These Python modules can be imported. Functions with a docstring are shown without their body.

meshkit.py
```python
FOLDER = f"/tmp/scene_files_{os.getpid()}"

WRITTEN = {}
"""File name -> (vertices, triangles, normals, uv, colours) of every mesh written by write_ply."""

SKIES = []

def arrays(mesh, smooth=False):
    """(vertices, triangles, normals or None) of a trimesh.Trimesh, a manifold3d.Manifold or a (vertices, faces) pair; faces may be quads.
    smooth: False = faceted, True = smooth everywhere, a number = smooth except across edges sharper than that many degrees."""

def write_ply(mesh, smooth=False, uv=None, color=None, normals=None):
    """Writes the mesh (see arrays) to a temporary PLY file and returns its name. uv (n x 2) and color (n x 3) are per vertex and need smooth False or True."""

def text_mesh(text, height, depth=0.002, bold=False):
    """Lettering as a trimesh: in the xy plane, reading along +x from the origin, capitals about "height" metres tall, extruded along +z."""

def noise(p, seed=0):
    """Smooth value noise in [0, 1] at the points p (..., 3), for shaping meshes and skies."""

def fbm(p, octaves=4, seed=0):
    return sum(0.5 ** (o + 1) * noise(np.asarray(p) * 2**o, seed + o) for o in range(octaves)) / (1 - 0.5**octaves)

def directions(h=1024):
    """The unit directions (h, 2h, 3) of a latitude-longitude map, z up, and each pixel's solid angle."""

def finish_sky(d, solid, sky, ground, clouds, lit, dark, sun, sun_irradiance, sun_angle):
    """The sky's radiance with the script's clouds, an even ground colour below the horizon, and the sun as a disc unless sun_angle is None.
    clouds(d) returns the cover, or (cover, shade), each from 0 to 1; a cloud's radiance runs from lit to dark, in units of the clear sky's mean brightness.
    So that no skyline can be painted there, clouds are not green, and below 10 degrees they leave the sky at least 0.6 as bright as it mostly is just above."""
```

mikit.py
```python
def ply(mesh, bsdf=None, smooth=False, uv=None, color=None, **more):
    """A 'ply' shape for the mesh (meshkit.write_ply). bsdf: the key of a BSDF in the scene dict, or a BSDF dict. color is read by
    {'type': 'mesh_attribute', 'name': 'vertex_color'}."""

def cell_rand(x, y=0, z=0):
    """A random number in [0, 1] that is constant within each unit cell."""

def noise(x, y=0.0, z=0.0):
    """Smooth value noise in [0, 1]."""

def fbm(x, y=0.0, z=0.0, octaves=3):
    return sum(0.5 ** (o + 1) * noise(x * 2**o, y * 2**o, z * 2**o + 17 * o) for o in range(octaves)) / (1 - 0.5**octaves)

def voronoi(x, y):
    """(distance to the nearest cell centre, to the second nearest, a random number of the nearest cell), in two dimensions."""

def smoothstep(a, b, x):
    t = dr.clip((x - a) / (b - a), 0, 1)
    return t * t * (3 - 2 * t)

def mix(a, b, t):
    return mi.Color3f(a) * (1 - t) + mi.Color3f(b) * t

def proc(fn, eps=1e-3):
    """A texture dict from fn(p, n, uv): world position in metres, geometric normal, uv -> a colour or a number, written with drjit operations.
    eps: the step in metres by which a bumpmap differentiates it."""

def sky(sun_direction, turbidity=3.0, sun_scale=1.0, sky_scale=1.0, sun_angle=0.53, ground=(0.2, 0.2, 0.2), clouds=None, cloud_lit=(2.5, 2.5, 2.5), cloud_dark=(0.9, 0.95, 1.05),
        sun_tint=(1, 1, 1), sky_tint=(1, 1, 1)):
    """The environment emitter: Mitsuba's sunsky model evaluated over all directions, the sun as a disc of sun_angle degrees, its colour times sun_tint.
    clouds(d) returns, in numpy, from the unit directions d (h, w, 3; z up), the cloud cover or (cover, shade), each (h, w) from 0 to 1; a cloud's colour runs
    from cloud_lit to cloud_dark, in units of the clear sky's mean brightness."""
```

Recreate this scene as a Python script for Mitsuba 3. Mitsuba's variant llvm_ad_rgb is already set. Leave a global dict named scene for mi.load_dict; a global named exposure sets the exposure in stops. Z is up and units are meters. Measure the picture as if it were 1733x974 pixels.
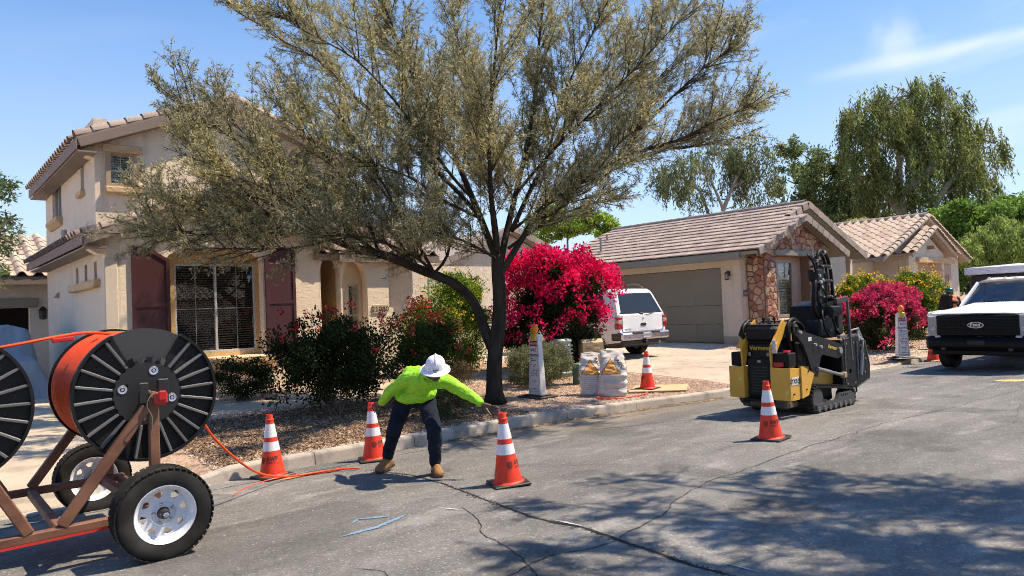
import math, numpy as np, trimesh, mitsuba as mi, drjit as dr, mikit, meshkit
import manifold3d as m3
from shapely.geometry import Polygon, Point, LineString, box as sbox
from shapely.ops import unary_union
from shapely import affinity
from scipy.spatial import ConvexHull, Voronoi
from scipy.interpolate import PchipInterpolator

T = mi.ScalarTransform4f
scene, labels = {}, {}
PI = math.pi

# ------------------------------------------------------------------ camera, sky, exposure
EYE = np.array([0.0, 0.0, 1.61])
_y, _p, _r = map(math.radians, (40.0, 1.53, 2.3))
FW = np.array([math.sin(_y) * math.cos(_p), math.cos(_y) * math.cos(_p), math.sin(_p)])
_rt = np.array([math.cos(_y), -math.sin(_y), 0.0])
_up = np.cross(_rt, FW)
UP = _up * math.cos(_r) + _rt * math.sin(_r)
scene['camera'] = {'type': 'perspective', 'fov': 70.33, 'fov_axis': 'x', 'near_clip': 0.05, 'far_clip': 5000.0,
                   'to_world': T().look_at(origin=EYE.tolist(), target=(EYE + FW).tolist(), up=UP.tolist())}
SUN = np.array([0.52, -0.31, 1.0]); SUN /= np.linalg.norm(SUN)

def clouds(d):
    az = np.arctan2(d[..., 0], d[..., 1]); el = np.arcsin(np.clip(d[..., 2], -1, 1))
    q = np.stack([az * 5 + el * 3, el * 26 - az * 4.5, az * 0], -1)
    n = meshkit.fbm(q, 5, 3)
    n2 = meshkit.fbm(np.stack([az * 2.2, el * 5, az * 0], -1), 3, 9)
    wisp = np.clip((n - 0.52) * 3.2, 0, 1) * np.clip((n2 - 0.45) * 4, 0, 1) * 0.34 * np.clip((az - 0.35) * 1.6, 0.12, 1)
    # a thin streak of cirrus
    s = el - (0.273 + (az - 1.20) * 0.045)
    t = np.exp(-(s / (0.006 + 0.004 * n)) ** 2) * np.clip((az - 1.09) * 9, 0, 1) * np.clip((1.45 - az) * 6, 0, 1)
    t2 = np.exp(-((az - 1.197) / 0.03) ** 2 - ((el - 0.297) / 0.022) ** 2) * np.clip((meshkit.fbm(np.stack([az * 34, el * 16 + az * 10, az * 0], -1), 4, 5) - .42) * 4, 0, 1)
    hz = np.clip(1 - el / 0.52, 0, 1) ** 1.6 * (0.66 + 0.22 * n2)
    return np.clip(wisp * np.clip(el * 5, 0.25, 1) + t * 0.55 * (0.2 + 1.1 * n) + t2 * 0.4 + hz, 0, 0.8), np.clip(0.15 * n2, 0, 1)

scene['sky'] = mikit.sky(SUN.tolist(), turbidity=2.6, clouds=clouds, cloud_lit=(2.15, 2.4, 2.55), cloud_dark=(1.3, 1.4, 1.5), ground=(0.22, 0.2, 0.17), sky_tint=(0.66, 0.90, 1.10))
exposure = 2.38

# ------------------------------------------------------------------ helpers
def C(h):
    h = h.lstrip('#'); v = np.array([int(h[i:i + 2], 16) for i in (0, 2, 4)]) / 255.0
    return np.where(v < 0.04045, v / 12.92, ((v + 0.055) / 1.055) ** 2.4)

_cnt = {}
def numbered(name):
    n = _cnt.get(name, 0); _cnt[name] = n + 1
    return name if n == 0 else f'{name}_{n:03d}'

def new(name, label, cat, group=None, kind=None):
    key = numbered(name)
    labels[key] = {'label': label, 'category': cat}
    if group: labels[key]['group'] = group
    if kind: labels[key]['kind'] = kind
    return key

def cat(ms):
    ms = [m for m in ms if m is not None]
    vs, fs, n = [], [], 0
    for m in ms:
        v, f = (m.vertices, m.faces) if hasattr(m, 'vertices') else m
        v = np.asarray(v, float); f = np.asarray(f, int)
        if f.shape[1] == 4: f = np.vstack([f[:, [0, 1, 2]], f[:, [0, 2, 3]]])
        vs.append(v); fs.append(f + n); n += len(v)
    return (np.vstack(vs), np.vstack(fs))

def vf(m):
    if hasattr(m, 'to_mesh'):
        q = m.to_mesh(); return np.asarray(q.vert_properties[:, :3], float), np.asarray(q.tri_verts, int)
    if hasattr(m, 'vertices'): return np.asarray(m.vertices, float), np.asarray(m.faces, int)
    return cat([m])

VC = {'blk', 'vc', 'vcg', 'vcs', 'leaf', 'petal', 'tile', 'stonevc', 'matte'}
def shape(mesh, mat, color=None, smooth=False):
    """One ply dict. Materials in VC take a colour per mesh (or per vertex)."""
    if mat in VC:
        v, f = vf(mesh)
        if smooth not in (False, True):
            m = trimesh.graph.smooth_shade(trimesh.Trimesh(v, f, process=False), angle=math.radians(smooth), facet_minarea=None)
            v, f = np.array(m.vertices), np.array(m.faces); smooth = True
        col = np.asarray((0.5, 0.5, 0.5) if color is None else color, float)
        if col.ndim == 1: col = np.tile(col, (len(v), 1))
        return mikit.ply((v, f), mat, smooth=smooth, color=col)
    return mikit.ply(vf(mesh), mat, smooth=smooth)

def put(key, mesh, mat, color=None, smooth=False, M=None):
    d = mesh if isinstance(mesh, dict) else shape(mesh, mat, color, smooth)
    if M is not None: d = {**d, 'to_world': T(np.asarray(M, float))}
    scene[key] = d
    return key

def part(owner, name, mesh, mat=None, color=None, smooth=False, M=None, kind=None, label=None):
    key = numbered(owner + '__' + name)
    put(key, mesh, mat, color, smooth, M)
    if kind: labels.setdefault(key, {})['kind'] = kind
    if label: labels.setdefault(key, {})['label'] = label
    return key

def struct(name, mesh, mat, color=None, smooth=False):
    key = numbered(name); put(key, mesh, mat, color, smooth); labels[key] = {'kind': 'structure'}
    return key

def nrm(v): v = np.asarray(v, float); return v / np.linalg.norm(v)
def frame(o, x, y, z=None):
    x = np.asarray(x, float); y = np.asarray(y, float)
    z = np.cross(x, y) if z is None else np.asarray(z, float)
    M = np.eye(4); M[:3, 0], M[:3, 1], M[:3, 2], M[:3, 3] = x, y, z, o
    return M
def move(m, M):
    v, f = vf(m); M = np.asarray(M, float)
    v = v @ M[:3, :3].T + M[:3, 3]
    if np.linalg.det(M[:3, :3]) < 0: f = f[:, ::-1]
    return (v, f)
def tr(x, y, z, rz=0.0, s=1.0):
    c, q = math.cos(rz) * s, math.sin(rz) * s
    return np.array([[c, -q, 0, x], [q, c, 0, y], [0, 0, s, z], [0, 0, 0, 1.0]])
def rotm(axis, deg):
    return trimesh.transformations.rotation_matrix(math.radians(deg), axis)

def _bevtopo():
    p = []
    for sx in (-1, 1):
        for sy in (-1, 1):
            for sz in (-1, 1):
                for ax in range(3): p.append((sx, sy, sz, ax))
    pts = np.array([[s[k] * (1 if k == s[3] else 0.8) for k in range(3)] for s in p])
    h = ConvexHull(pts); f = h.simplices.copy()
    for i, t in enumerate(f):
        a, b, c = pts[t]
        if np.dot(np.cross(b - a, c - a), a + b + c) < 0: f[i] = t[::-1]
    return np.array([s[:3] for s in p], float), np.array([[k == s[3] for k in range(3)] for s in p]), f
_BS, _BA, _BF = _bevtopo()
_CV = np.array([[x, y, z] for x in (-1, 1) for y in (-1, 1) for z in (-1, 1)], float)
_CF = np.array([[0, 1, 3], [0, 3, 2], [4, 6, 7], [4, 7, 5], [0, 4, 5], [0, 5, 1], [2, 3, 7], [2, 7, 6], [0, 2, 6], [0, 6, 4], [1, 5, 7], [1, 7, 3]])
def bx(lo, hi, bev=0.0):
    lo, hi = np.minimum(lo, hi).astype(float), np.maximum(lo, hi).astype(float)
    c, h = (lo + hi) / 2, (hi - lo) / 2
    if bev <= 0: return (_CV * h + c, _CF)
    b = min(bev, h.min() * 0.9)
    return (_BS * np.where(_BA, h, h - b) + c, _BF)
def beam(p0, p1, w, h, up=(0, 0, 1), bev=0.0):
    p0, p1 = np.asarray(p0, float), np.asarray(p1, float); z = p1 - p0; L = np.linalg.norm(z); z /= L
    x = np.cross(up, z)
    if np.linalg.norm(x) < 1e-4: x = np.cross((0, 1, 0), z)
    x = nrm(x); y = np.cross(z, x)
    return move(bx((-w / 2, -h / 2, 0), (w / 2, h / 2, L), bev), frame(p0, x, y, z))
def tube(path, r, n=8, cap=True):
    P = np.asarray(path, float); k = len(P); r = np.broadcast_to(np.asarray(r, float), (k,))
    t = np.gradient(P, axis=0); t /= np.linalg.norm(t, axis=1, keepdims=True) + 1e-12
    a = np.cross(t[0], (0, 0, 1) if abs(t[0][2]) < 0.9 else (1, 0, 0)); a = nrm(a)
    an = np.arange(n) * 2 * PI / n; rings = []
    for i in range(k):
        a = a - t[i] * (a @ t[i]); a = nrm(a); b = np.cross(t[i], a)
        rings.append(P[i] + r[i] * (np.cos(an)[:, None] * a + np.sin(an)[:, None] * b))
    v = np.vstack(rings); f = []
    i = np.arange(n); j = (i + 1) % n
    for s in range(k - 1):
        o = s * n
        f.append(np.stack([o + i, o + j, o + n + j], 1)); f.append(np.stack([o + i, o + n + j, o + n + i], 1))
    f = np.vstack(f)
    if cap:
        v = np.vstack([v, P[0], P[-1]]); c0, c1 = len(v) - 2, len(v) - 1; o = (k - 1) * n
        f = np.vstack([f, np.stack([j, i, np.full(n, c0)], 1), np.stack([o + i, o + j, np.full(n, c1)], 1)])
    return (v, f)
def cyl(p0, p1, r, n=16): return tube([p0, p1], r, n)
def lathe(prof, n=32, M=None):
    """profile (r, z) from bottom to top, outside; closed at r = 0 ends if given."""
    prof = np.asarray(prof, float); k = len(prof); an = np.arange(n) * 2 * PI / n
    v = np.stack([prof[:, 0][:, None] * np.cos(an), prof[:, 0][:, None] * np.sin(an), np.repeat(prof[:, 1][:, None], n, 1)], -1).reshape(-1, 3)
    i = np.arange(n); j = (i + 1) % n; f = []
    for s in range(k - 1):
        o = s * n
        if prof[s, 0] > 1e-9: f.append(np.stack([o + i, o + j, o + n + j], 1))
        if prof[s + 1, 0] > 1e-9: f.append(np.stack([o + i, o + n + j, o + n + i], 1))
    m = (v, np.vstack(f))
    return m if M is None else move(m, M)
def prism(poly, d, M=None):
    """shapely polygon (or points) extruded by d along +z of the frame M."""
    if not hasattr(poly, 'exterior') and not hasattr(poly, 'geoms'): poly = Polygon(poly)
    if not poly.is_valid: poly = poly.buffer(0)
    ms = [vf(trimesh.creation.extrude_polygon(g, d, engine='earcut')) for g in getattr(poly, 'geoms', [poly]) if g.area > 1e-9]
    m = cat(ms)
    return m if M is None else move(m, M)
def hull(pts):
    h = ConvexHull(pts); f = h.simplices.copy(); c = pts.mean(0)
    a, b, d = pts[f[:, 0]], pts[f[:, 1]], pts[f[:, 2]]
    fl = np.einsum('ij,ij->i', np.cross(b - a, d - a), a - c) < 0
    f[fl] = f[fl][:, ::-1]
    used, inv = np.unique(f, return_inverse=True)
    return (pts[used], inv.reshape(f.shape))
def arc(cx, cy, r, a0, a1, n=12):
    a = np.radians(np.linspace(a0, a1, n)); return [(cx + r * math.cos(t), cy + r * math.sin(t)) for t in a]
def spline(pts, n=40):
    p = np.asarray(pts, float); t = np.r_[0, np.cumsum(np.linalg.norm(np.diff(p, axis=0), axis=1))]
    from scipy.interpolate import CubicSpline
    return CubicSpline(t, p)(np.linspace(0, t[-1], n))
def ico(r=1.0, sub=2): return vf(trimesh.creation.icosphere(subdivisions=sub, radius=r))
def text(s, h, M, bold=True, depth=0.002, center=True):
    v, f = vf(meshkit.text_mesh(s, h, depth, bold))
    if center: v = v - [(v[:, 0].min() + v[:, 0].max()) / 2, 0, 0]
    return move((v, f), M)
# wall frames: plane facing -Y (towards the street) and plane facing -X
def FY(x, y, z): return frame((x, y, z), (1, 0, 0), (0, 0, 1), (0, -1, 0))
def FX(x, y, z): return frame((x, y, z), (0, -1, 0), (0, 0, 1), (-1, 0, 0))

# ------------------------------------------------------------------ materials
nz, fbm, sst, mix = mikit.noise, mikit.fbm, mikit.smoothstep, mikit.mix
def rgb(c): return {'type': 'rgb', 'value': [float(x) for x in c]}
def P_(color, rough=0.7, spec=0.4, **k):
    return {'type': 'twosided', 'bsdf': {'type': 'principled', 'base_color': color if isinstance(color, dict) else rgb(color), 'roughness': rough, 'specular': spec, **k}}
def bump(b, fn, scale, eps=2e-3): return {'type': 'bumpmap', 'arbitrary': mikit.proc(fn, eps), 'scale': scale, 'bsdf': b}
ATT = {'type': 'mesh_attribute', 'name': 'vertex_color'}
scene['vc'] = P_(ATT, 0.72, 0.35)
scene['matte'] = P_(ATT, 0.95, 0.1)
scene['vcs'] = P_(ATT, 0.45, 0.5)
scene['blk'] = P_(ATT, 0.5, 0.22)
scene['vcg'] = P_(ATT, 0.22, 0.5, clearcoat=0.5, clearcoat_gloss=0.9)
scene['leaf'] = {'type': 'principledthin', 'base_color': ATT, 'roughness': 0.6, 'diff_trans': 0.95, 'spec_trans': 0.0, 'eta': 1.4}
scene['petal'] = {'type': 'principledthin', 'base_color': ATT, 'roughness': 0.8, 'diff_trans': 0.8, 'spec_trans': 0.0, 'eta': 1.3}

def _asph(p, n, uv):
    g = nz(p.x * 150, p.y * 150) * 0.55 + nz(p.x * 60, p.y * 60) * 0.45; md = fbm(p.x * 7, p.y * 11, 0.0, 3)
    big = fbm(p.x * 0.45, p.y * 0.9, 0.0, 4)
    strk = fbm(p.x * 0.8 + 9, p.y * 5.0, 0.0, 4)
    spec = sst(0.76, 0.88, nz(p.x * 55 + 3, p.y * 55))
    scuff = sst(0.62, 0.85, fbm(p.x * 2.3 + 31, p.y * 4.6, 0.0, 4))
    v = 0.152 * (0.64 + 0.64 * g) * (0.85 + 0.30 * md) * (0.60 + 0.76 * big) * (0.72 + 0.52 * strk) + 0.13 * spec * g + 0.06 * scuff
    tar = sst(0.60, 0.72, fbm(p.x * 0.23 + 40, p.y * 0.55, 0.0, 3)); v = v * (1 - 0.22 * tar); oil = sst(0.74, 0.82, nz(p.x * 1.3 + 7, p.y * 1.3 + 2)); v = v * (1 - 0.25 * oil)
    dust = sst(1.1, 0.0, dr.abs(p.y - 8.1)) * sst(4.0, 9.0, p.x) * (0.4 + 0.8 * nz(p.x * 1.7, p.y * 6))
    return mix(mi.Color3f(v * 1.0, v * 0.985, v * 0.945), mi.Color3f(0.27, 0.22, 0.16), dr.clip(dust * 0.55, 0, 0.75))
scene['asphalt'] = P_(mikit.proc(_asph), 0.82, 0.35)
scene['asphalt'] = {'type': 'twosided', 'bsdf': bump(scene['asphalt']['bsdf'], lambda p, n, uv: nz(p.x * 130, p.y * 130) + 0.7 * nz(p.x * 55, p.y * 55), 0.0035, 3e-3)}
def _conc(p, n, uv):
    a = fbm(p.x * 1.3 + p.z * 2, p.y * 1.3, p.z * 1.5, 4); g = nz(p.x * 90, p.y * 90, p.z * 90)
    st = sst(0.55, 0.8, fbm(p.x * 3 + 5, p.y * 3, p.z * 6, 4))
    v = (0.80 + 0.36 * a) * (0.9 + 0.2 * g) * (1 - 0.28 * st)
    return mi.Color3f(0.37, 0.315, 0.245) * v
scene['concrete'] = P_(mikit.proc(_conc), 0.85, 0.25)
def _kerb(p, n, uv):
    a = fbm(p.x * 2.1, p.y * 2.1, p.z * 3, 4); g = nz(p.x * 110, p.y * 110, p.z * 110)
    drip = sst(0.45, 0.8, fbm(p.x * 7, p.y * 2, p.z * 2 + 4, 4))
    v = (0.7 + 0.55 * a) * (0.85 + 0.3 * g) * (1 - 0.4 * drip)
    return mi.Color3f(0.40, 0.365, 0.315) * v
scene['kerb_concrete'] = P_(mikit.proc(_kerb), 0.88, 0.2)
def _soil(p, n, uv):
    a = fbm(p.x * 0.7, p.y * 0.7, 0.0, 4)
    c1, c2, r = mikit.voronoi(p.x * 30, p.y * 30)
    shade = 0.65 + 0.6 * r
    return mix(mi.Color3f(0.27, 0.185, 0.13), mi.Color3f(0.42, 0.31, 0.23), a) * shade
scene['soil'] = P_(mikit.proc(_soil), 0.95, 0.1)
def _stucco(p, n, uv):
    a = fbm(p.x * 0.8, p.y * 0.8, p.z * 0.8, 3); d = fbm(p.x * 9 + p.y * 9, p.z * 2.0, 3.0, 3)
    g = nz(p.x * 45, p.y * 45, p.z * 45)
    st = sst(0.56, 0.85, fbm((p.x + p.y) * 3.2, p.z * 0.35, 5.0, 4)); low = sst(0.55, 0.0, p.z) * nz((p.x + p.y) * 4, p.z * 3)
    return mi.Color3f(0.74, 0.625, 0.485) * (1 - 0.16 * st - 0.28 * low) * (0.88 + 0.2 * a) * (0.93 + 0.14 * g) * (0.96 + 0.08 * d)
def _stucco_h(p, n, uv):
    s = p.x + p.y
    return fbm(s * 6.0, p.z * 26.0, 1.7, 3) * 0.75 + nz(s * 40, p.z * 60) * 0.25
scene['stucco'] = {'type': 'twosided', 'bsdf': bump(P_(mikit.proc(_stucco), 0.9, 0.15)['bsdf'], _stucco_h, 0.010, 4e-3)}
def _stucco2(p, n, uv):
    a = fbm(p.x * 0.8, p.y * 0.8, p.z * 0.8, 3); g = nz(p.x * 50, p.y * 50, p.z * 50)
    st = sst(0.56, 0.85, fbm((p.x + p.y) * 3.2, p.z * 0.35, 5.0, 4)); low = sst(0.6, 0.0, p.z) * nz((p.x + p.y) * 4, p.z * 3)
    return mi.Color3f(0.59, 0.51, 0.41) * (1 - 0.15 * st - 0.3 * low) * (0.88 + 0.2 * a) * (0.92 + 0.16 * g)
scene['stucco_smooth'] = {'type': 'twosided', 'bsdf': bump(P_(mikit.proc(_stucco2), 0.9, 0.15)['bsdf'], lambda p, n, uv: nz((p.x + p.y) * 45, p.z * 45) + 0.5 * nz((p.x + p.y) * 14, p.z * 14), 0.004, 4e-3)}
def _gold(p, n, uv):
    g = nz(p.x * 40, p.y * 40, p.z * 40)
    return mi.Color3f(0.50, 0.33, 0.16) * (0.85 + 0.3 * g)
scene['gold_stucco'] = P_(mikit.proc(_gold), 0.9, 0.15)
def _trimst(p, n, uv):
    a = fbm(p.x * 5 + p.y * 5, p.z * 9, 0.3, 3)
    return mi.Color3f(0.50, 0.36, 0.21) * (0.75 + 0.5 * a)
scene['trim_stone'] = {'type': 'twosided', 'bsdf': bump(P_(mikit.proc(_trimst), 0.9, 0.15)['bsdf'], lambda p, n, uv: fbm((p.x + p.y) * 12, p.z * 20, 0.0, 3), 0.02, 4e-3)}
def _tilemat(p, n, uv): return 0.78 + 0.44 * fbm(p.x * 7, p.y * 7, p.z * 7, 3)
scene['tile'] = P_(ATT, 0.88, 0.2)
scene['stonevc'] = {'type': 'twosided', 'bsdf': bump(P_(ATT, 0.9, 0.2)['bsdf'], lambda p, n, uv: fbm((p.x + p.y) * 16, p.z * 16, p.y * 9, 3), 0.035, 4e-3)}
def _bark(p, n, uv):
    a = fbm(p.x * 22 + p.y * 22, p.z * 3.5, 2.0, 4)
    return mix(mi.Color3f(0.018, 0.015, 0.012), mi.Color3f(0.075, 0.06, 0.047), a)
scene['bark'] = {'type': 'twosided', 'bsdf': bump(P_(mikit.proc(_bark), 0.95, 0.1)['bsdf'], lambda p, n, uv: fbm(p.x * 26 + p.y * 26, p.z * 4, 2.0, 3), 0.03, 4e-3)}
def _rust(p, n, uv):
    a = fbm(p.x * 6, p.y * 6, p.z * 6, 4); b = fbm(p.x * 25, p.y * 25, p.z * 25, 2)
    return mix(mi.Color3f(0.085, 0.030, 0.018), mi.Color3f(0.24, 0.12, 0.07), a * 0.8 + 0.2 * b)
def _cone(p, n, uv):
    a = fbm(p.x * 13, p.y * 13, p.z * 10, 4); sc = sst(0.60, 0.74, fbm(p.x * 34, p.y * 34, p.z * 11, 3)); dk = sst(0.62, 0.8, fbm(p.x * 6 + 3, p.y * 6, p.z * 5, 3))
    return mix(mi.Color3f(0.74, 0.05, 0.02) * (0.78 + 0.4 * a), mi.Color3f(0.22, 0.07, 0.045), sc * 0.5 + dk * 0.35)
scene['cone_plastic'] = P_(mikit.proc(_cone), 0.5, 0.35)
scene['rust_steel'] = P_(mikit.proc(_rust), 0.6, 0.4)
def _blk(p, n, uv):
    a = fbm(p.x * 9, p.y * 9, p.z * 9, 4); s = sst(0.72, 0.8, fbm(p.x * 60, p.y * 22, p.z * 70, 2))
    v = 0.007 + 0.012 * a * a + 0.04 * s * a
    return mi.Color3f(v, v, v * 1.02)
scene['black_plastic'] = P_(mikit.proc(_blk), 0.45, 0.28)
def _rub(p, n, uv):
    a = fbm(p.x * 8, p.y * 8, p.z * 8, 4)
    v = 0.013 + 0.04 * a * a + 0.02 * sst(0.5, 0.8, fbm(p.x * 3, p.y * 3, p.z * 3, 3))
    return mi.Color3f(v * 1.05, v, v * 0.93)
scene['rubber'] = P_(mikit.proc(_rub), 0.85, 0.15)
scene['glass'] = {'type': 'thindielectric', 'int_ior': 1.5}
scene['chrome'] = {'type': 'roughconductor', 'material': 'Cr', 'alpha': 0.12}
scene['steel'] = {'type': 'roughconductor', 'material': 'Al', 'alpha': 0.3}
def _den(p, n, uv):
    a = fbm(p.x * 7, p.y * 7, p.z * 9, 4); b = nz(p.x * 300, p.y * 300, p.z * 80)
    return mix(mi.Color3f(0.004, 0.006, 0.012), mi.Color3f(0.020, 0.028, 0.044), a) * (0.75 + 0.5 * b)
scene['denim'] = P_(mikit.proc(_den), 0.9, 0.15)
# ------------------------------------------------------------------ ground, road, kerb
_K = PchipInterpolator([-60, -10, 3.5, 6.6, 8.7, 11.8, 18.2, 20, 45, 120], [8.5, 8.5, 8.47, 8.52, 8.33, 7.87, 7.70, 7.62, 7.2, 6.4])
def Yc(x): return _K(np.clip(x, -60, 120))
def roadz(x, y): return -0.027 * np.minimum(np.abs(y), 8.6) + 0 * np.asarray(x, float)
def smooth01(t): t = np.clip(t, 0, 1); return t * t * (3 - 2 * t)
def apron(x): x = np.asarray(x, float); return np.maximum(smooth01((3.0 - x) / 0.9) * smooth01((x + 7) / 0.8), smooth01((x - 12.3) / 0.6) * smooth01((19.2 - x) / 0.7))
def zg(x, y):
    x, y = np.asarray(x, float), np.asarray(y, float)
    t = y - Yc(x)
    z = -0.075 + 0.235 * smooth01((t - 0.2) / 7.5)
    return z - apron(x) * 0.145 * (1 - smooth01(t / 1.3))
def grid(xs, ys, zf, yf=None):
    X, Yv = np.meshgrid(xs, ys, indexing='ij'); Y = yf(X, Yv) if yf else Yv
    v = np.stack([X, Y, zf(X, Y)], -1).reshape(-1, 3)
    n, m = X.shape; i = np.arange((n - 1) * (m)).reshape(n - 1, m)[:, :-1].ravel()
    return (v, np.vstack([np.stack([i, i + m, i + m + 1], 1), np.stack([i, i + m + 1, i + 1], 1)]))
_xs = np.r_[-2500, -900, -300, -120, -60, -35, -20, np.arange(-14, 30.01, 0.35), np.arange(31, 46, 1.0), 50, 60, 80, 120, 200, 400, 1000, 2500]
_ts = np.r_[-2500, -900, -300, -100, -40, -17.3, -17.2, -12, -8, -4, -1, -0.1, 0.06, 0.11, 0.2, np.arange(0.35, 9, 0.3), 10, 12, 16, 24, 40, 80, 200, 600, 2500]
def _gz(X, Y):
    t = Y - Yc(X)
    return np.where((t < 0.08) & (t > -17.25), np.where(t < -17.1, -0.3, roadz(X, Y) - 0.04), np.where(t <= -17.25, -0.08, zg(X, Y)))
struct('ground', grid(_xs, _ts, _gz, lambda X, t: Yc(X) + t), 'soil', smooth=False)
_rx = np.r_[np.arange(-60, -14, 4.0), np.arange(-14, 40, 0.5), np.arange(40, 121, 4.0)]
struct('road', grid(_rx, np.r_[-17.2, -12, -8.5, -8, -6, -4, -2, -0.5, 0], lambda X, Y: roadz(X, Y), lambda X, t: np.where(t > -8.0, t * (Yc(X) - 0.36 + 8.0) / 8.0 + Yc(X) - 0.36, Yc(X) + t + 0.2)) if False else
       grid(_rx, np.linspace(0, 1, 33), lambda X, Y: roadz(X, Y), lambda X, t: -8.7 + t * (Yc(X) - 0.34 + 8.7)), 'asphalt')
_gut = numbered('gutter')
put(_gut, grid(_rx, np.r_[-0.345, -0.2, 0.0, 0.04], lambda X, Y: roadz(X, Y) + 0.004, lambda X, t: Yc(X) + t), 'asphalt'); labels[_gut] = {'kind': 'structure'}
labels['kerb'] = {'kind': 'structure'}
def kerb_seg(x0, x1):
    n = max(2, int((x1 - x0) / 0.25)); xs = np.linspace(x0 + 0.005, x1 - 0.005, n); v = []
    for x in xs:
        y = float(Yc(x)); d = 1 - float(apron(x)) * 0.93; zt = -0.075 - 0.145 * (1 - d); zb = float(roadz(x, y)) - 0.05
        zr = zb + 0.05 + (zt - zb - 0.05)
        v += [(x, y - 0.012, zb), (x, y + 0.006, zr - 0.035 * d), (x, y + 0.018, zr - 0.012 * d), (x, y + 0.045, zr), (x, y + 0.155, zr + 0.003), (x, y + 0.165, zr - 0.05), (x, y + 0.165, zb)]
    v = np.array(v); f = []
    for s in range(n - 1):
        for k in range(6):
            a, b = s * 7 + k, s * 7 + k + 1
            f += [(a, a + 7, b + 7), (a, b + 7, b)]
    f += [(k + 1, k, 0) for k in range(1, 6)]; o = (n - 1) * 7
    f += [(o, o + k, o + k + 1) for k in range(1, 6)]
    return (v, np.array(f))
_kx = [-9, -7, -5, -3, -1.2, 0.6, 2.2, 3.85, 5.3, 6.85, 8.1, 9.55, 11.2, 12.6, 14.2, 15.8, 17.4, 18.9, 19.9, 21, 22.5, 24, 26, 28, 30, 33, 36, 40, 45]
for a, b in zip(_kx[:-1], _kx[1:]):
    part('kerb', 'segment', kerb_seg(a, b), 'kerb_concrete', smooth=40)

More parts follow.
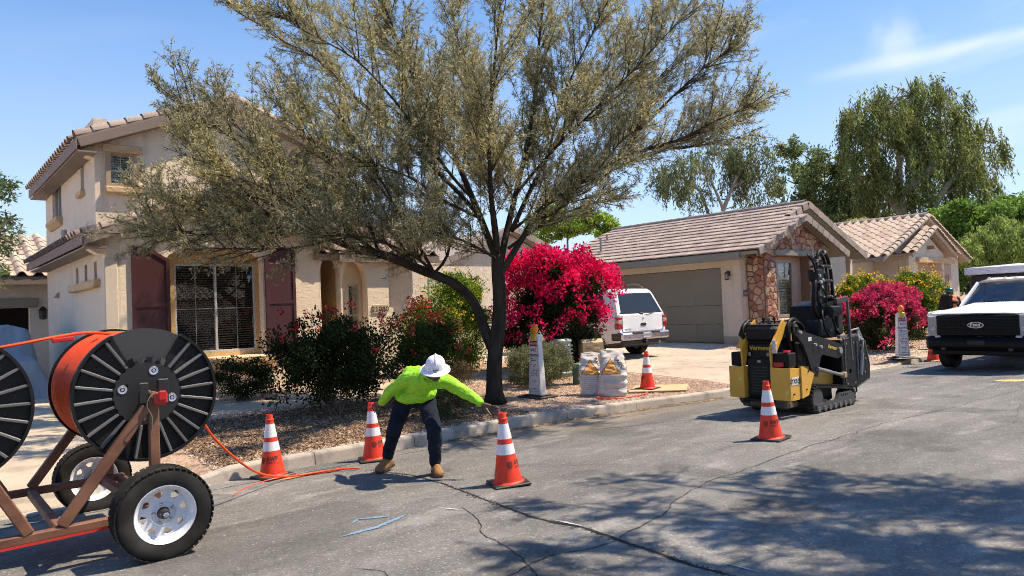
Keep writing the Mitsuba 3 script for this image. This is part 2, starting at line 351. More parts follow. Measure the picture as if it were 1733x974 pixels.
# pavings: sheets that follow the ground, cut into slabs
def slab(x0, x1, t0, t1, dz=0.007, absy=False):
    xs = np.linspace(x0, x1, max(2, int((x1 - x0) / 0.3) + 1)); ts = np.linspace(t0, t1, max(2, int((t1 - t0) / 0.25) + 1))
    yf = (lambda X, t: t) if absy else (lambda X, t: Yc(X) + t)
    m = grid(xs, ts, lambda X, Y: zg(X, Y) + dz, yf); n, k = len(xs), len(ts); v, f = m
    rim = [i * k for i in range(n)] + [(n - 1) * k + j for j in range(1, k)] + [i * k + k - 1 for i in range(n - 2, -1, -1)] + [j for j in range(k - 2, 0, -1)]
    lo = v[rim] - [0, 0, 0.06]; o = len(v); r = len(rim); w = []
    for i in range(r):
        j = (i + 1) % r; w += [(rim[j], rim[i], o + i), (rim[j], o + i, o + j)]
    return (np.vstack([v, lo]), np.vstack([f, w]))
def paving(name, pieces):
    k = numbered(name); labels[k] = {'kind': 'structure'}
    for p in pieces: part(k, 'slab', slab(*p), 'concrete')
g = 0.006
paving('driveway', [(-5.8, -2.0 - g, 0.17, 2.9), (-2.0 + g, 2.35, 0.17, 2.9), (-5.8, -2.0 - g, 2.9 + 2 * g, 6.5), (-2.0 + g, 2.35, 2.9 + 2 * g, 6.5), (-5.8, -2.0 - g, 6.5 + 2 * g, 10), (-2.0 + g, 2.35, 6.5 + 2 * g, 10), (-5.8, 2.35, 10 + 2 * g, 16)])
paving('driveway', [(12.75, 15.8 - g, 0.17, 3.0), (15.8 + g, 18.6, 0.17, 3.0), (12.75, 15.8 - g, 3 + 2 * g, 5.4), (15.8 + g, 18.9, 3 + 2 * g, 5.4), (12.9, 16.5 - g, 5.4 + 2 * g, 11.5), (16.5 + g, 20.45, 5.4 + 2 * g, 11.5)])
paving('walkway', [(a + g, b - g, 12.35, 13.7, 0.006, True) for a, b in zip(np.arange(2.4, 12.5, 1.7), np.arange(2.4, 12.5, 1.7)[1:])])
paving('pavement', [(a + g, b - g, 0.17, 1.5) for a, b in ((18.9, 20.4), (20.4, 21.9), (21.9, 23.4), (23.4, 25), (25, 28), (28, 32), (32, 38))])

# cracks, paint marks: thin ribbons lying on the asphalt
def ribbon(pts, w, dz=0.004, seed=0, wob=0.03, step=0.04):
    r = np.random.default_rng(seed); p = np.asarray(pts, float); L = np.r_[0, np.cumsum(np.linalg.norm(np.diff(p, axis=0), axis=1))]
    n = max(2, int(L[-1] / step)); s = np.linspace(0, L[-1], n); q = np.stack([np.interp(s, L, p[:, k]) for k in (0, 1)], 1)
    t = np.gradient(q, axis=0); t /= np.linalg.norm(t, axis=1, keepdims=True) + 1e-9; nn = np.stack([-t[:, 1], t[:, 0]], 1)
    wv = (meshkit.fbm(np.stack([s * 2.2, s * 0, s * 0 + seed], -1), 4, seed) - 0.5) * wob * 4; q = q + nn * wv[:, None]
    ww = w * (0.55 + 0.9 * r.random(n)) * np.minimum(1, np.minimum(s, L[-1] - s) / 0.15 + 0.12)
    a, b = q + nn * ww[:, None] / 2, q - nn * ww[:, None] / 2
    v = np.vstack([a, b]); v = np.column_stack([v, roadz(v[:, 0], v[:, 1]) + dz]); i = np.arange(n - 1)
    return (v, np.vstack([np.stack([i, i + n, i + n + 1], 1), np.stack([i, i + n + 1, i + 1], 1)]))
CRK = [([(4.1, 7.6), (4.25, 6.9), (4.22, 6.2), (4.1, 5.6), (4.05, 5.2)], 0.035, 0.02),
       ([(4.05, 5.2), (3.95, 4.6), (3.98, 4.0), (3.9, 3.4), (3.85, 2.9), (3.8, 2.2), (3.7, 1.5)], 0.05, 0.03),
       ([(3.75, 5.35), (3.55, 4.7), (3.3, 4.2), (3.15, 3.75), (2.95, 3.3), (2.9, 2.6)], 0.014, 0.06),
       ([(2.3, 3.55), (2.8, 3.65), (3.35, 3.75), (3.9, 3.6), (4.6, 3.75), (5.6, 4.1), (7.1, 4.25), (9.2, 4.3), (12, 4.1), (16, 3.7)], 0.016, 0.06),
       ([(7.6, 7.4), (9.6, 6.4), (10.3, 5.2), (11.2, 4.1), (12, 3.0), (13, 1.6)], 0.022, 0.04),
       ([(6.7, 6.1), (7.5, 5.4), (8.2, 4.6), (8.6, 3.9), (8.7, 3.5)], 0.012, 0.05),
       ([(5.2, 6.2), (5.7, 5.7), (6.0, 5.2)], 0.010, 0.05), ([(2.3, 4.6), (2.45, 4.35), (2.4, 4.1), (2.55, 3.9)], 0.012, 0.05), ([(1.75, 4.8), (1.95, 4.45), (1.9, 4.2), (2.05, 3.9)], 0.012, 0.06),
       ([(6.3, 7.2), (7.4, 6.9), (8.3, 6.2)], 0.009, 0.05), ([(9.6, 3.2), (10.5, 3.0), (12.4, 3.4), (15, 3.3)], 0.010, 0.05)]
for i, (p, w, wob) in enumerate(CRK):
    part('road', 'crack', ribbon(p, w * .55, 0.004, i + 1, wob * .75), 'matte', (0.028, 0.027, 0.026))
# the raised lip along the widest crack
def lumps(pts, n, seed, r0, r1, off):
    r = np.random.default_rng(seed); p = np.asarray(pts, float); L = np.r_[0, np.cumsum(np.linalg.norm(np.diff(p, axis=0), axis=1))]; out = []
    for s in np.sort(r.random(n)) * L[-1]:
        x, y = np.interp(s, L, p[:, 0]), np.interp(s, L, p[:, 1]); x += r.normal(0, off); y += r.normal(0, off); k = r.uniform(r0, r1)
        v, f = OCT; out.append((v * np.array([k, k, k * 0.6]) * r.uniform(0.7, 1.3, (len(v), 1)) + [x, y, float(roadz(x, y)) + k * 0.15], f))
    return cat(out)
OCT = (np.array([[1, 0, 0], [-1, 0, 0], [0, 1, 0], [0, -1, 0], [0, 0, 1], [0, 0, -1.0]]), np.array([[0, 2, 4], [2, 1, 4], [1, 3, 4], [3, 0, 4], [2, 0, 5], [1, 2, 5], [3, 1, 5], [0, 3, 5]]))
part('road', 'crack_rubble', lumps(CRK[1][0], 420, 5, 0.005, 0.012, 0.018), 'matte', (0.075, 0.073, 0.07), kind='stuff')
part('road', 'crack_rubble', lumps(CRK[0][0], 160, 6, 0.005, 0.013, 0.02), 'matte', (0.06, 0.058, 0.055), kind='stuff')
part('road', 'grit', cat([lumps([(-1, y), (16, y)], 230, 30 + i, 0.003, 0.008, 0.6) for i, y in enumerate(np.arange(1.5, 8, 0.6))]), 'matte', (0.36, 0.34, 0.31), kind='stuff')
BLUE, WHITE, YEL, ORG = (0.15, 0.235, 0.34), (0.48, 0.48, 0.46), (0.46, 0.38, 0.17), (0.62, 0.22, 0.12)
for p, w, c in [([(2.62, 5.35), (2.95, 5.35), (3.32, 5.5)], 0.03, BLUE), ([(2.95, 5.72), (3.2, 5.55)], 0.03, BLUE), ([(2.88, 5.62), (2.98, 5.72)], 0.03, BLUE),
                ([(3.62, 5.45), (3.72, 5.22)], 0.03, WHITE), ([(4.0, 4.35), (4.02, 4.05)], 0.035, WHITE), ([(3.98, 2.75), (3.98, 2.5)], 0.03, WHITE)]:
    part('road', 'paint_mark', ribbon(p, w * (1.7 if c is BLUE else .8), 0.006, int(w * 1e4 + p[0][0] * 10), 0.01, 0.008), 'matte', c)
part('road', 'paint_mark', ribbon([(15.6, 4.7), (15.9, 4.1)], 0.35, 0.006, 3, 0.02, 0.02), 'matte', YEL)
part('road', 'paint_mark', ribbon([(3.2, 7.95), (3.6, 8.0), (4.0, 7.9)], 0.09, 0.008, 8, 0.04, 0.012), 'matte', ORG)

# gravel of the front yards: loose stones, nobody could count them
def stones(n, seed, x0, x1, t0, t1, s0, s1, cols, keep=None, flat=0.7):
    r = np.random.default_rng(seed); x = r.uniform(x0, x1, n); t = t0 + (t1 - t0) * r.random(n) ** 1.25; y = Yc(x) + t
    if keep is not None: k = keep(x, y); x, y = x[k], y[k]
    n = len(x); z = zg(x, y); s = s0 + (s1 - s0) * r.random(n) ** 2.2
    v = OCT[0][None] * r.uniform(0.65, 1.25, (n, 6, 1)) + r.normal(0, 0.13, (n, 6, 3)); a = r.uniform(0, 2 * PI, n); ca, sa = np.cos(a)[:, None], np.sin(a)[:, None]
    v = np.stack([v[..., 0] * ca - v[..., 1] * sa, v[..., 0] * sa + v[..., 1] * ca, v[..., 2] * flat], -1) * s[:, None, None]
    v = v + np.stack([x, y, z + s * 0.28], -1)[:, None]
    f = (OCT[1][None] + (np.arange(n) * 6)[:, None, None]).reshape(-1, 3)
    c = np.asarray(cols)[r.integers(0, len(cols), n)] * r.uniform(0.7, 1.25, (n, 1))
    return (v.reshape(-1, 3), f), np.repeat(c, 6, 0)
def yard(x, y): return ~((y > 12.3) & (y < 13.75)) & ((x < 12.7) | (x > 18.75)) & (apron(x) < 0.5) | ((x > 18.9) & (y > Yc(x) + 1.5))
GR = [(.48, .36, .275), (.39, .275, .20), (.57, .46, .37), (.33, .235, .175), (.53, .385, .29), (.43, .34, .28)]
def gravel(name, *a, **k):
    m, c = stones(*a, **k); key = numbered(name); put(key, m, 'matte', c); labels[key] = {'label': k2[0], 'category': k2[1], 'kind': 'stuff'}
k2 = ('tan and pink crushed rock covering the front yard behind the kerb', 'gravel')
gravel('gravel', 46000, 1, 2.7, 12.72, 0.17, 3.9, 0.009, 0.026, GR, keep=yard)
k2 = ('coarse tan gravel on the yard between walkway and house walls', 'gravel')
gravel('gravel', 12000, 2, 2.6, 12.9, 3.8, 7.0, 0.012, 0.03, GR, keep=yard)
k2 = ('pinkish gravel beside the driveway and along the right side yards', 'gravel')
gravel('gravel', 14000, 3, 18.75, 32, 0.3, 6.0, 0.012, 0.035, GR, keep=yard)
# leaf litter and dry twigs under the shrubs on the left
def litter(n, seed, x0, x1, t0, t1):
    r = np.random.default_rng(seed); x = r.uniform(x0, x1, n); y = Yc(x) + r.uniform(t0, t1, n); z = zg(x, y) + r.uniform(0.008, 0.03, n)
    a = r.uniform(0, 2 * PI, n); L = r.uniform(0.012, 0.04, n); W = r.uniform(0.004, 0.012, n); tw = r.random(n) < 0.12; L[tw] *= 3.2; W[tw] *= 0.4
    d = np.stack([np.cos(a), np.sin(a), r.normal(0, 0.25, n)], -1) * L[:, None]; e = np.stack([-np.sin(a), np.cos(a), r.normal(0, 0.35, n)], -1) * W[:, None]; c = np.stack([x, y, z], -1)
    v = np.stack([c - d, c + e, c + d, c - e], 1).reshape(-1, 3); i = np.arange(n)[:, None] * 4
    f = np.vstack([i + [0, 1, 2], i + [0, 2, 3]])
    col = np.array([(0.16, 0.10, 0.06), (0.10, 0.065, 0.04), (0.30, 0.21, 0.12), (0.40, 0.30, 0.19)])[r.choice(4, n, p=[0.4, 0.35, 0.17, 0.08])] * r.uniform(0.6, 1.3, (n, 1))
    return (v, f), np.repeat(col, 4, 0)
m, c = litter(26000, 4, 2.75, 7.6, 0.17, 3.4); k = numbered('leaf_litter'); put(k, m, 'matte', c)
labels[k] = {'label': 'brown fallen leaves and dry twigs under the dark shrubs', 'category': 'leaf litter', 'kind': 'stuff'}
m, c = litter(1500, 14, 5.8, 11.5, -0.22, -0.02)
m = (m[0] - [0, 0, 0], m[1]); v = m[0]; v[:, 2] = roadz(v[:, 0], v[:, 1]) + 0.012 + np.abs(v[:, 2] - zg(v[:, 0], v[:, 1])) * 0.5; k = numbered('leaf_litter'); put(k, (v, m[1]), 'matte', c * 1.4)
labels[k] = {'label': 'thin line of dry leaves lying in the gutter', 'category': 'leaf litter', 'kind': 'stuff'}
# ------------------------------------------------------------------ building helpers
TILEC = [np.array(c) for c in ((0.36, 0.285, 0.235), (0.33, 0.265, 0.225), (0.39, 0.31, 0.255), (0.31, 0.24, 0.20), (0.35, 0.30, 0.26))]
DARKT = [np.array(c) for c in ((0.23, 0.175, 0.15), (0.20, 0.155, 0.135), (0.26, 0.20, 0.165))]
def half_shell(r0, r1, L, th=0.016, n=9, a0=0, a1=180):
    """barrel tile along +z, open side down (-y); r0 at z=0 (lower, wide end), r1 at z=L."""
    a = np.radians(np.linspace(a0, a1, n)); rows = []
    for r, z in ((r0, 0), (r1, L), (r1 - th, L), (r0 - th, 0)): rows.append(np.stack([r * np.cos(a), r * np.sin(a), a * 0 + z], 1))
    v = np.vstack(rows); f = []; i = np.arange(n - 1)
    for k in range(4):
        o, q = k * n, ((k + 1) % 4) * n
        f += [np.stack([o + i, q + i, q + i + 1], 1)[:, ::-1], np.stack([o + i, q + i + 1, o + i + 1], 1)[:, ::-1]]
    return (v, np.vstack(f))
def s_tile(w, L, h=0.075, th=0.018):
    """one S tile: round cover and pan, front edge at y=0, slope along +y; x across."""
    t = np.linspace(0, 1, 13); x = t * w
    z = np.where(t < 0.6, h * np.sin(np.clip(t / 0.6, 0, 1) * PI) ** 0.8, -0.018 * np.sin((t - 0.6) / 0.4 * PI))
    z = np.nan_to_num(z); n = 13; rows = []
    for y, dz, s in ((0, 0.028, 1), (L, 0, 1), (L, -th, 1), (0, 0.028 - th, 1)): rows.append(np.stack([x, x * 0 + y, z + dz], 1))
    v = np.vstack(rows); f = []; i = np.arange(n - 1)
    for k in range(4):
        o, q = k * n, ((k + 1) % 4) * n
        f += [np.stack([o + i, q + i + 1, q + i], 1), np.stack([o + i, o + i + 1, q + i + 1], 1)]
    f = np.vstack(f)
    return (v, f)
_tc = {}
def tvar(kind, fn, cols):
    if kind not in _tc: _tc[kind] = [shape(fn(), 'tile', c, smooth=True) for c in cols]
    return _tc[kind]
def wall(owner, name, poly, M, th, mat, **k): return part(owner, name, prism(poly, th, M @ tr(0, 0, -th)), mat, **k)
def rect(x0, y0, x1, y1): return sbox(min(x0, x1), min(y0, y1), max(x0, x1), max(y0, y1))
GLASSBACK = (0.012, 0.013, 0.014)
def window(owner, M, w, h, fc=(0.5, 0.5, 0.5), fw=0.045, mull=(), rails=(), deep=0.09, blind=True, bw=0.03, bc=(0.035, 0.034, 0.032), grille=(), name='window', bp=0.045):
    """sits at M (lower left corner, x along the wall, z outwards); the frame's front is at z=0."""
    k = numbered(owner + '__' + name); d = 0.05
    fr = [bx((0, 0, -d), (w, fw, 0), 0.004), bx((0, h - fw, -d), (w, h, 0), 0.004), bx((0, fw, -d), (fw, h - fw, 0), 0.004), bx((w - fw, fw, -d), (w, h - fw, 0), 0.004)]
    part(k, 'frame', move(cat(fr), M), 'vcs', fc)
    for u in mull: part(k, 'mullion', move(bx((u - fw / 2, fw, -d), (u + fw / 2, h - fw, 0.006), 0.004), M), 'vcs', fc)
    for q in rails: part(k, 'rail', move(bx((fw, q - fw / 2, -d + 0.006), (w - fw, q + fw / 2, 0.004), 0.004), M), 'vcs', fc)
    if grille: part(k, 'grille', move(cat([bx((a, fw, -d + .012), (a + .014, h - fw, -d + .02)) for a in grille[0]] + [bx((fw, b, -d + .012), (w - fw, b + .014, -d + .02)) for b in grille[1]]), M), 'vcs', grille[2])
    us = [fw] + [u for u in mull] + [w - fw]
    for a, b in zip(us[:-1], us[1:]): part(k, 'pane', move((np.array([[a, fw, -d + .006], [b, fw, -d + .006], [b, h - fw, -d + .006], [a, h - fw, -d + .006]]), np.array([[0, 1, 2], [0, 2, 3]])), M), 'glass')
    if blind:
        n = int((h - 2 * fw) / bp); sl = []
        for i in range(n):
            y = fw + (i + 0.5) * bp
            sl.append(move(bx((fw, -bw / 2, -0.0012), (w - fw, bw / 2, 0.0012)), frame((0, y, -deep), (1, 0, 0), (0, math.cos(0.9), math.sin(0.9)))))
        part(k, 'blind_slat', move(cat(sl), M), 'vc', bc, kind='stuff')
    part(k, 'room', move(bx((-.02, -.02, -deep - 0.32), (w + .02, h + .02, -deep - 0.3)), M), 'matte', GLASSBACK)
    return k
def rake(owner, name, a, b, dicts, r=0.13, pitch=0.33, lift=0.0, up=(0, 0, 1)):
    """trim tiles along the rake from a (eave) up to b; dicts are half shells along +z with +y up."""
    a, b = np.asarray(a, float), np.asarray(b, float); L = np.linalg.norm(b - a); z = (b - a) / L; x = nrm(np.cross(up, z)); y = np.cross(z, x)
    n = int(L / pitch)
    for i in range(n):
        o = a + z * (i * L / n) + y * lift
        tl = nrm(z + y * -0.05); xx = x; yy = np.cross(tl, xx)
        part(owner, name, dicts[(i * 7 + 3) % len(dicts)], M=frame(o, xx, yy, tl))
WHITEISH = (0.45, 0.44, 0.42)

# ------------------------------------------------------------------ the two storey house on the left
H1 = new('two_storey_house', 'beige stucco two storey house with maroon shutters behind the big tree', 'house')
FA = (0.20, 0.155, 0.13)
LX, Yf, Yu, YB = 2.98, 15.6, 16.4, 22.9
# lower front wall: window part with a gable, arch and windows cut out
arch_in = Polygon([(4.06, 0.82), (6.02, 0.82), (6.02, 2.84)] + [(5.04 + (0.98) * math.cos(t), 2.84 + 0.30 * math.sin(t)) for t in np.linspace(0, PI, 17)] + [(4.06, 2.84)])
low = Polygon([(LX, -0.1), (7.33, -0.1), (7.33, 3.42), (5.10, 4.20), (LX, 3.42)]).difference(arch_in)
M0 = FY(0, Yf, 0)
wall(H1, 'front_wall', low, M0, 0.28, 'stucco')
sur = Polygon([(4.0, 0.7), (6.1, 0.7), (6.1, 3.3), (4.0, 3.3)]).difference(rect(4.27, 0.92, 5.93, 2.78))
wall(H1, 'window_surround', sur, FY(0, Yf + 0.24, 0), 0.12, 'gold_stucco')
window(H1, FY(4.26, Yf + 0.24, 0.915), 1.68, 1.87, fc=(0.42, 0.42, 0.41), mull=(0.83,), grille=([0.42, 1.27], [0.92], (0.20, 0.20, 0.20)), bp=0.05, bc=(0.11, 0.105, 0.10), label=None) if False else window(H1, FY(4.26, Yf + 0.25, 0.915), 1.68, 1.87, fc=(0.42, 0.42, 0.41), mull=(0.83,), grille=([0.42, 1.27], [0.92], (0.22, 0.22, 0.22)), bp=0.05, bc=(0.07, 0.067, 0.063))
sill = Polygon([(0, 0), (0.10, 0), (0.12, 0.07), (0.17, 0.12), (0.18, 0.20), (0.27, 0.23), (0.27, 0.33), (0, 0.35)])
part(H1, 'window_sill', prism(sill, 2.15, frame((6.15, Yf + 0.0, 0.46), (0, -1, 0), (0, 0, 1), (-1, 0, 0))), 'trim_stone')
def shutter(x0, x1, z0, zl, zr, nm):
    n = 8; top = [(x0 + (x1 - x0) * t, zl + (zr - zl) * t + 0.07 * math.sin(t * PI)) for t in np.linspace(1, 0, n)]
    P = Polygon([(x0, z0), (x1, z0)] + top); k = numbered(H1 + '__shutter'); col = (0.062, 0.018, 0.020)
    inner = P.buffer(-0.065, join_style=2)
    part(k, 'frame', prism(P.difference(inner), 0.055, FY(0, Yf - 0.002, 0)), 'vcs', col)
    part(k, 'panel', prism(inner.buffer(0.003), 0.03, FY(0, Yf - 0.002, 0)), 'vcs', np.array(col) * 0.92)
    part(k, 'rail', prism(rect(x0 + .06, 1.90, x1 - .06, 1.975), 0.048, FY(0, Yf - 0.002, 0)), 'vcs', col)
shutter(3.42, 4.11, 0.72, 3.10, 2.84, 'l'); shutter(6.06, 6.74, 0.72, 2.90, 3.10, 'r')
# left wall of the lower storey and the upper storey above it
def side(holes, z0, z1, y0, y1):
    P = rect(-y1, z0, -y0, z1)
    for a in holes: P = P.difference(a)
    return P
hs = [rect(-(16.42 + i * 1.0) - 0.27, 2.52, -(16.42 + i * 1.0) + 0.0, 2.87) for i in range(3)]
wall(H1, 'side_wall', side(hs, -0.1, 3.3, Yf + 0.0, YB), FX(LX, 0, 0), 0.25, 'stucco_smooth')
for i in range(3): part(H1, 'vent_slot', bx((LX + 0.05, 16.38 + i * 1.0, 2.5), (LX + 0.08, 16.72 + i, 2.9)), 'matte', (0.05, 0.03, 0.028))
part(H1, 'slot_sill', bx((LX - 0.13, 16.1, 2.33), (LX + 0.02, 18.95, 2.49), 0.02), 'trim_stone')
part(H1, 'vent_cap', prism([(0, 0), (.12, 0), (.02, .14)], 0.14, frame((LX, 21.0, 2.3), (-1, 0, 0), (0, 0, 1), (0, 1, 0))), 'vc', (0.4, 0.33, 0.26))
uw1, uw2 = rect(-21.75, 4.24, -20.40, 5.16), rect(-17.88, 4.46, -17.52, 5.08)
wall(H1, 'upper_side_wall', side([uw1, uw2], 3.3, 5.75, Yu, YB), FX(LX, 0, 0), 0.25, 'stucco_smooth')
window(H1, FX(LX + 0.05, 21.75, 4.24), 1.35, 0.92, fc=(0.35, 0.35, 0.34), mull=(0.62,), blind=False)
window(H1, FX(LX + 0.04, 17.88, 4.46), 0.36, 0.62, fc=(0.35, 0.35, 0.34), blind=False)
ss = Polygon([(0, 0), (.04, 0), (.14, .12), (.14, .2), (0, .2)])
part(H1, 'window_sill', prism(ss, 1.7, frame((LX, 20.2, 4.03), (-1, 0, 0), (0, 0, 1), (0, 1, 0)) @ np.diag([1, 1, 1, 1.0])), 'trim_stone') if False else part(H1, 'window_sill', prism(ss, 1.7, frame((LX, 21.95, 4.03), (-1, 0, 0), (0, 0, 1), (0, -1, 0))), 'trim_stone')
part(H1, 'window_sill', bx((LX - 0.1, 17.42, 4.33), (LX + .02, 18.0, 4.45), 0.015), 'trim_stone')
# upper front wall with its gable and small window
ridX, rid = 5.7, 6.50
up = Polygon([(LX, 3.2), (8.5, 3.2), (8.5, 5.31), (ridX, rid), (LX, 5.35)]).difference(rect(3.24, 4.42, 3.70, 5.06))
wall(H1, 'upper_front_wall', up, FY(0, Yu, 0), 0.28, 'stucco')
part(H1, 'right_side_wall', bx((8.25, Yu + 0.285, 0), (8.5, YB, 5.25)), 'stucco_smooth')
part(H1, 'back_wall', bx((LX + .26, YB - 0.25, 0), (8.24, YB - .002, 5.25)), 'stucco_smooth')
part(H1, 'window_surround', prism(rect(3.17, 4.36, 3.77, 5.10).difference(rect(3.26, 4.44, 3.68, 5.04)), 0.06, FY(0, Yu - 0.001, 0)), 'vc', (.33, .24, .165))
window(H1, FY(3.25, Yu + 0.03, 4.43), 0.44, 0.62, fc=(0.42, 0.43, 0.42), fw=0.03, rails=(0.29,), grille=([0.21], [], (0.4, 0.42, 0.4)), bc=(0.30, 0.38, 0.36), deep=0.07)
part(H1, 'window_header', bx((3.12, Yu - 0.11, 5.08), (3.83, Yu + 0.01, 5.24), 0.02), 'trim_stone')
part(H1, 'window_sill', bx((3.14, Yu - 0.13, 4.24), (3.82, Yu + 0.01, 4.38), 0.025), 'trim_stone')
# curved corbels under the eaves at the left corners
def corbel(x, z, s, y, d):
    P = Polygon([(x, z), (x, z - 0.62 * s)] + [(x - 0.50 * s * math.sin(t), z - 0.62 * s + 0.47 * s * (1 - math.cos(t))) for t in np.linspace(0.0, PI / 2, 9)] + [(x - 0.50 * s, z)])
    part(H1, 'corbel', prism(P, d, FY(0, y + d, 0)), 'stucco')
corbel(LX + 0.002, 3.40, 0.75, Yf + 0.02, 0.30); corbel(LX + .002, 5.40, 0.72, Yu + 0.02, 0.30)
part(H1, 'corner_moulding', bx((LX - 0.03, Yf - 0.03, -0.1), (LX + 0.2, Yf + 0.16, 2.86), 0.015), 'stucco_smooth')
# roofs: boards and decks
def deck(owner, quad, th, mat='vc', col=FA, name='roof'):
    q = np.asarray(quad, float); n = nrm(np.cross(q[1] - q[0], q[3] - q[0]))
    if n[2] < 0: n = -n
    v = np.vstack([q, q - n * th]); return part(owner, name, hull(v), mat, col)
SL = 0.39
def gable_roof(owner, x0, x1, ze, y0, y1, sl, name, th=0.17, col=FA):
    xm = (x0 + x1) / 2; zr = ze + sl * (x1 - x0) / 2
    deck(owner, [(x0, y0, ze), (x0, y1, ze), (xm, y1, zr), (xm, y0, zr)], th, name=name, col=col)
    deck(owner, [(x1, y0, ze), (x1, y1, ze), (xm, y1, zr), (xm, y0, zr)], th, name=name, col=col)
    return xm, zr
ex, ey = 2.60, 15.40
xm1, zr1 = gable_roof(H1, ex, 7.60, 3.30, ey, Yu - 0.002, SL, 'lower_roof')
deck(H1, [(ex, Yu, 3.30), (ex, YB + 0.45, 3.30), (LX - 0.005, YB + 0.45, 3.30 + SL * .375), (LX - 0.005, Yu, 3.30 + SL * .375)], 0.17, name='skirt_roof')
part(H1, 'fascia', bx((ex - 0.035, ey + 0.003, 3.10), (ex - 0.003, YB + 0.45, 3.30), 0.006), 'vc', FA)
part(H1, 'soffit', bx((ex, ey + 0.01, 3.045), (LX - 0.002, YB + 0.03, 3.075)), 'vc', (0.24, 0.2, 0.17))
ue = 2.64
xm2, zr2 = gable_roof(H1, ue, 2 * ridX - ue, 5.24, Yu - 0.30, YB + 0.045, 0.405, 'upper_roof')
part(H1, 'fascia', bx((ue - 0.035, Yu - 0.297, 5.02), (ue - 0.003, YB + 0.045, 5.24), 0.006), 'vc', FA)
part(H1, 'soffit', bx((ue, Yu - 0.29, 4.985), (LX - 0.002, YB + 0.044, 5.015)), 'vc', (0.22, 0.18, 0.15))
for x0, y0, ze, sl, xm, nm in ((ex, ey, 3.30, SL, xm1, 'l'), (ue, Yu - 0.22, 5.30, 0.405, xm2, 'u')):
    z1 = ze + sl * (xm - x0); dz = 0.20
    for s in (0, 1):
        xa = x0 if s == 0 else 2 * xm - x0
        P = Polygon([(xa, ze - dz), (xm, z1 - dz), (xm, z1), (xa, ze)])
        part(H1, 'rake_board', prism(P, 0.045, FY(0, y0 - 0.003, 0)), 'vc', np.array(FA) * 1.25)
rk = tvar('rake1', lambda: half_shell(0.125, 0.105, 0.40), TILEC)
rke = tvar('eave1', lambda: half_shell(0.098, 0.085, 0.42), DARKT)
for x0, y0, ze, sl, xm in ((ex, ey, 3.30, SL, xm1), (ue, Yu - 0.22, 5.30, 0.405, xm2)):
    zr_ = ze + sl * (xm - x0)
    rake(H1, 'rake_tile', (x0 - .02, y0 + 0.06, ze), (xm, y0 + 0.06, zr_), rk)
    rake(H1, 'rake_tile', (2 * xm - x0 + .02, y0 + 0.06, ze), (xm, y0 + 0.06, zr_), rk)
def eaves(owner, a, b, up_, dicts, pitch, name='eave_tile'):
    a, b = np.asarray(a, float), np.asarray(b, float); L = np.linalg.norm(b - a); d = (b - a) / L; n = int(L / pitch); u = nrm(up_)
    for i in range(n):
        y = nrm(np.cross(u, d)) * -1; y = y if y[2] > 0 else -y
        x = np.cross(y, u)
        part(owner, name, dicts[i % len(dicts)], M=frame(a + d * (i + 0.5) * L / n, x, y, u))
eaves(H1, (ex - 0.09, ey + 0.2, 3.30), (ex - 0.09, YB + 0.45, 3.30), (1, 0, SL), rke, 0.30)
eaves(H1, (ue - 0.09, Yu - 0.1, 5.24), (ue - 0.09, YB + 0.045, 5.24), (1, 0, 0.405), rke, 0.30)
part(H1, 'vent_pipe', cyl((2.75, 18.6, 3.3), (2.75, 18.6, 3.72), 0.06, 10), 'vc', (0.4, 0.35, 0.3))
# porch: openings, golden reveal, inner wall with a window
def archp(x0, x1, z0, zs, rise, n=13): return Polygon([(x0, z0), (x1, z0), (x1, zs)] + [((x0 + x1) / 2 + (x1 - x0) / 2 * math.cos(t), zs + rise * math.sin(t)) for t in np.linspace(0, PI, n)][1:-1] + [(x0, zs)])
a1, a2 = archp(7.36, 7.86, 0, 2.62, 0.36), archp(7.90, 8.56, 0, 2.30, 0.58)
pw = Polygon([(7.335, -0.1), (9.62, -0.1), (9.58, 0.55), (9.44, 1.05), (9.28, 1.52), (9.25, 1.73), (9.14, 1.73), (9.14, 2.98), (7.335, 2.98)]).difference(a1).difference(a2)
wall(H1, 'porch_wall', pw, M0, 0.26, 'stucco')
part(H1, 'porch_return', bx((7.88, Yf + 0.262, 0), (7.98, Yf + 1.4, 2.95)), 'gold_stucco')
pb = rect(7.985, 0, 8.72, 3.0).difference(rect(8.22, 0.95, 8.52, 2.32))
wall(H1, 'porch_back_wall', pb, FY(0, Yf + 0.36, 0), 0.095, 'stucco')
part(H1, 'porch_inner_wall', bx((7.3, Yf + 1.4, 0), (7.88, Yf + 1.5, 2.95)), 'gold_stucco')
part(H1, 'porch_side_wall', bx((9.16, Yf + 0.262, 0), (9.3, Yf + 1.3, 2.9)), 'gold_stucco')
window(H1, FY(8.22, Yf + 0.375, 0.95), 0.30, 1.37, fc=(0.42, 0.40, 0.33), rails=(0.62,), bc=(0.25, 0.30, 0.27))
wall(H1, 'wing_wall', rect(9.16, -0.1, 10.1, 3.0), FY(0, Yf + 0.42, 0), 0.25, 'stucco')
part(H1, 'wing_side_wall', bx((9.86, Yf + 0.675, -0.1), (10.1, YB - 1, 3.0)), 'stucco_smooth')
part(H1, 'address_plate', prism(rect(8.67, 1.61, 9.08, 1.80), 0.03, FY(0, Yf - 0.002, 0)), 'vc', (0.46, 0.37, 0.28))
part(H1, 'house_number', text('21080', 0.108, FY(8.875, Yf - 0.034, 1.65), bold=True, depth=0.004), 'vc', (0.06, 0.045, 0.035))
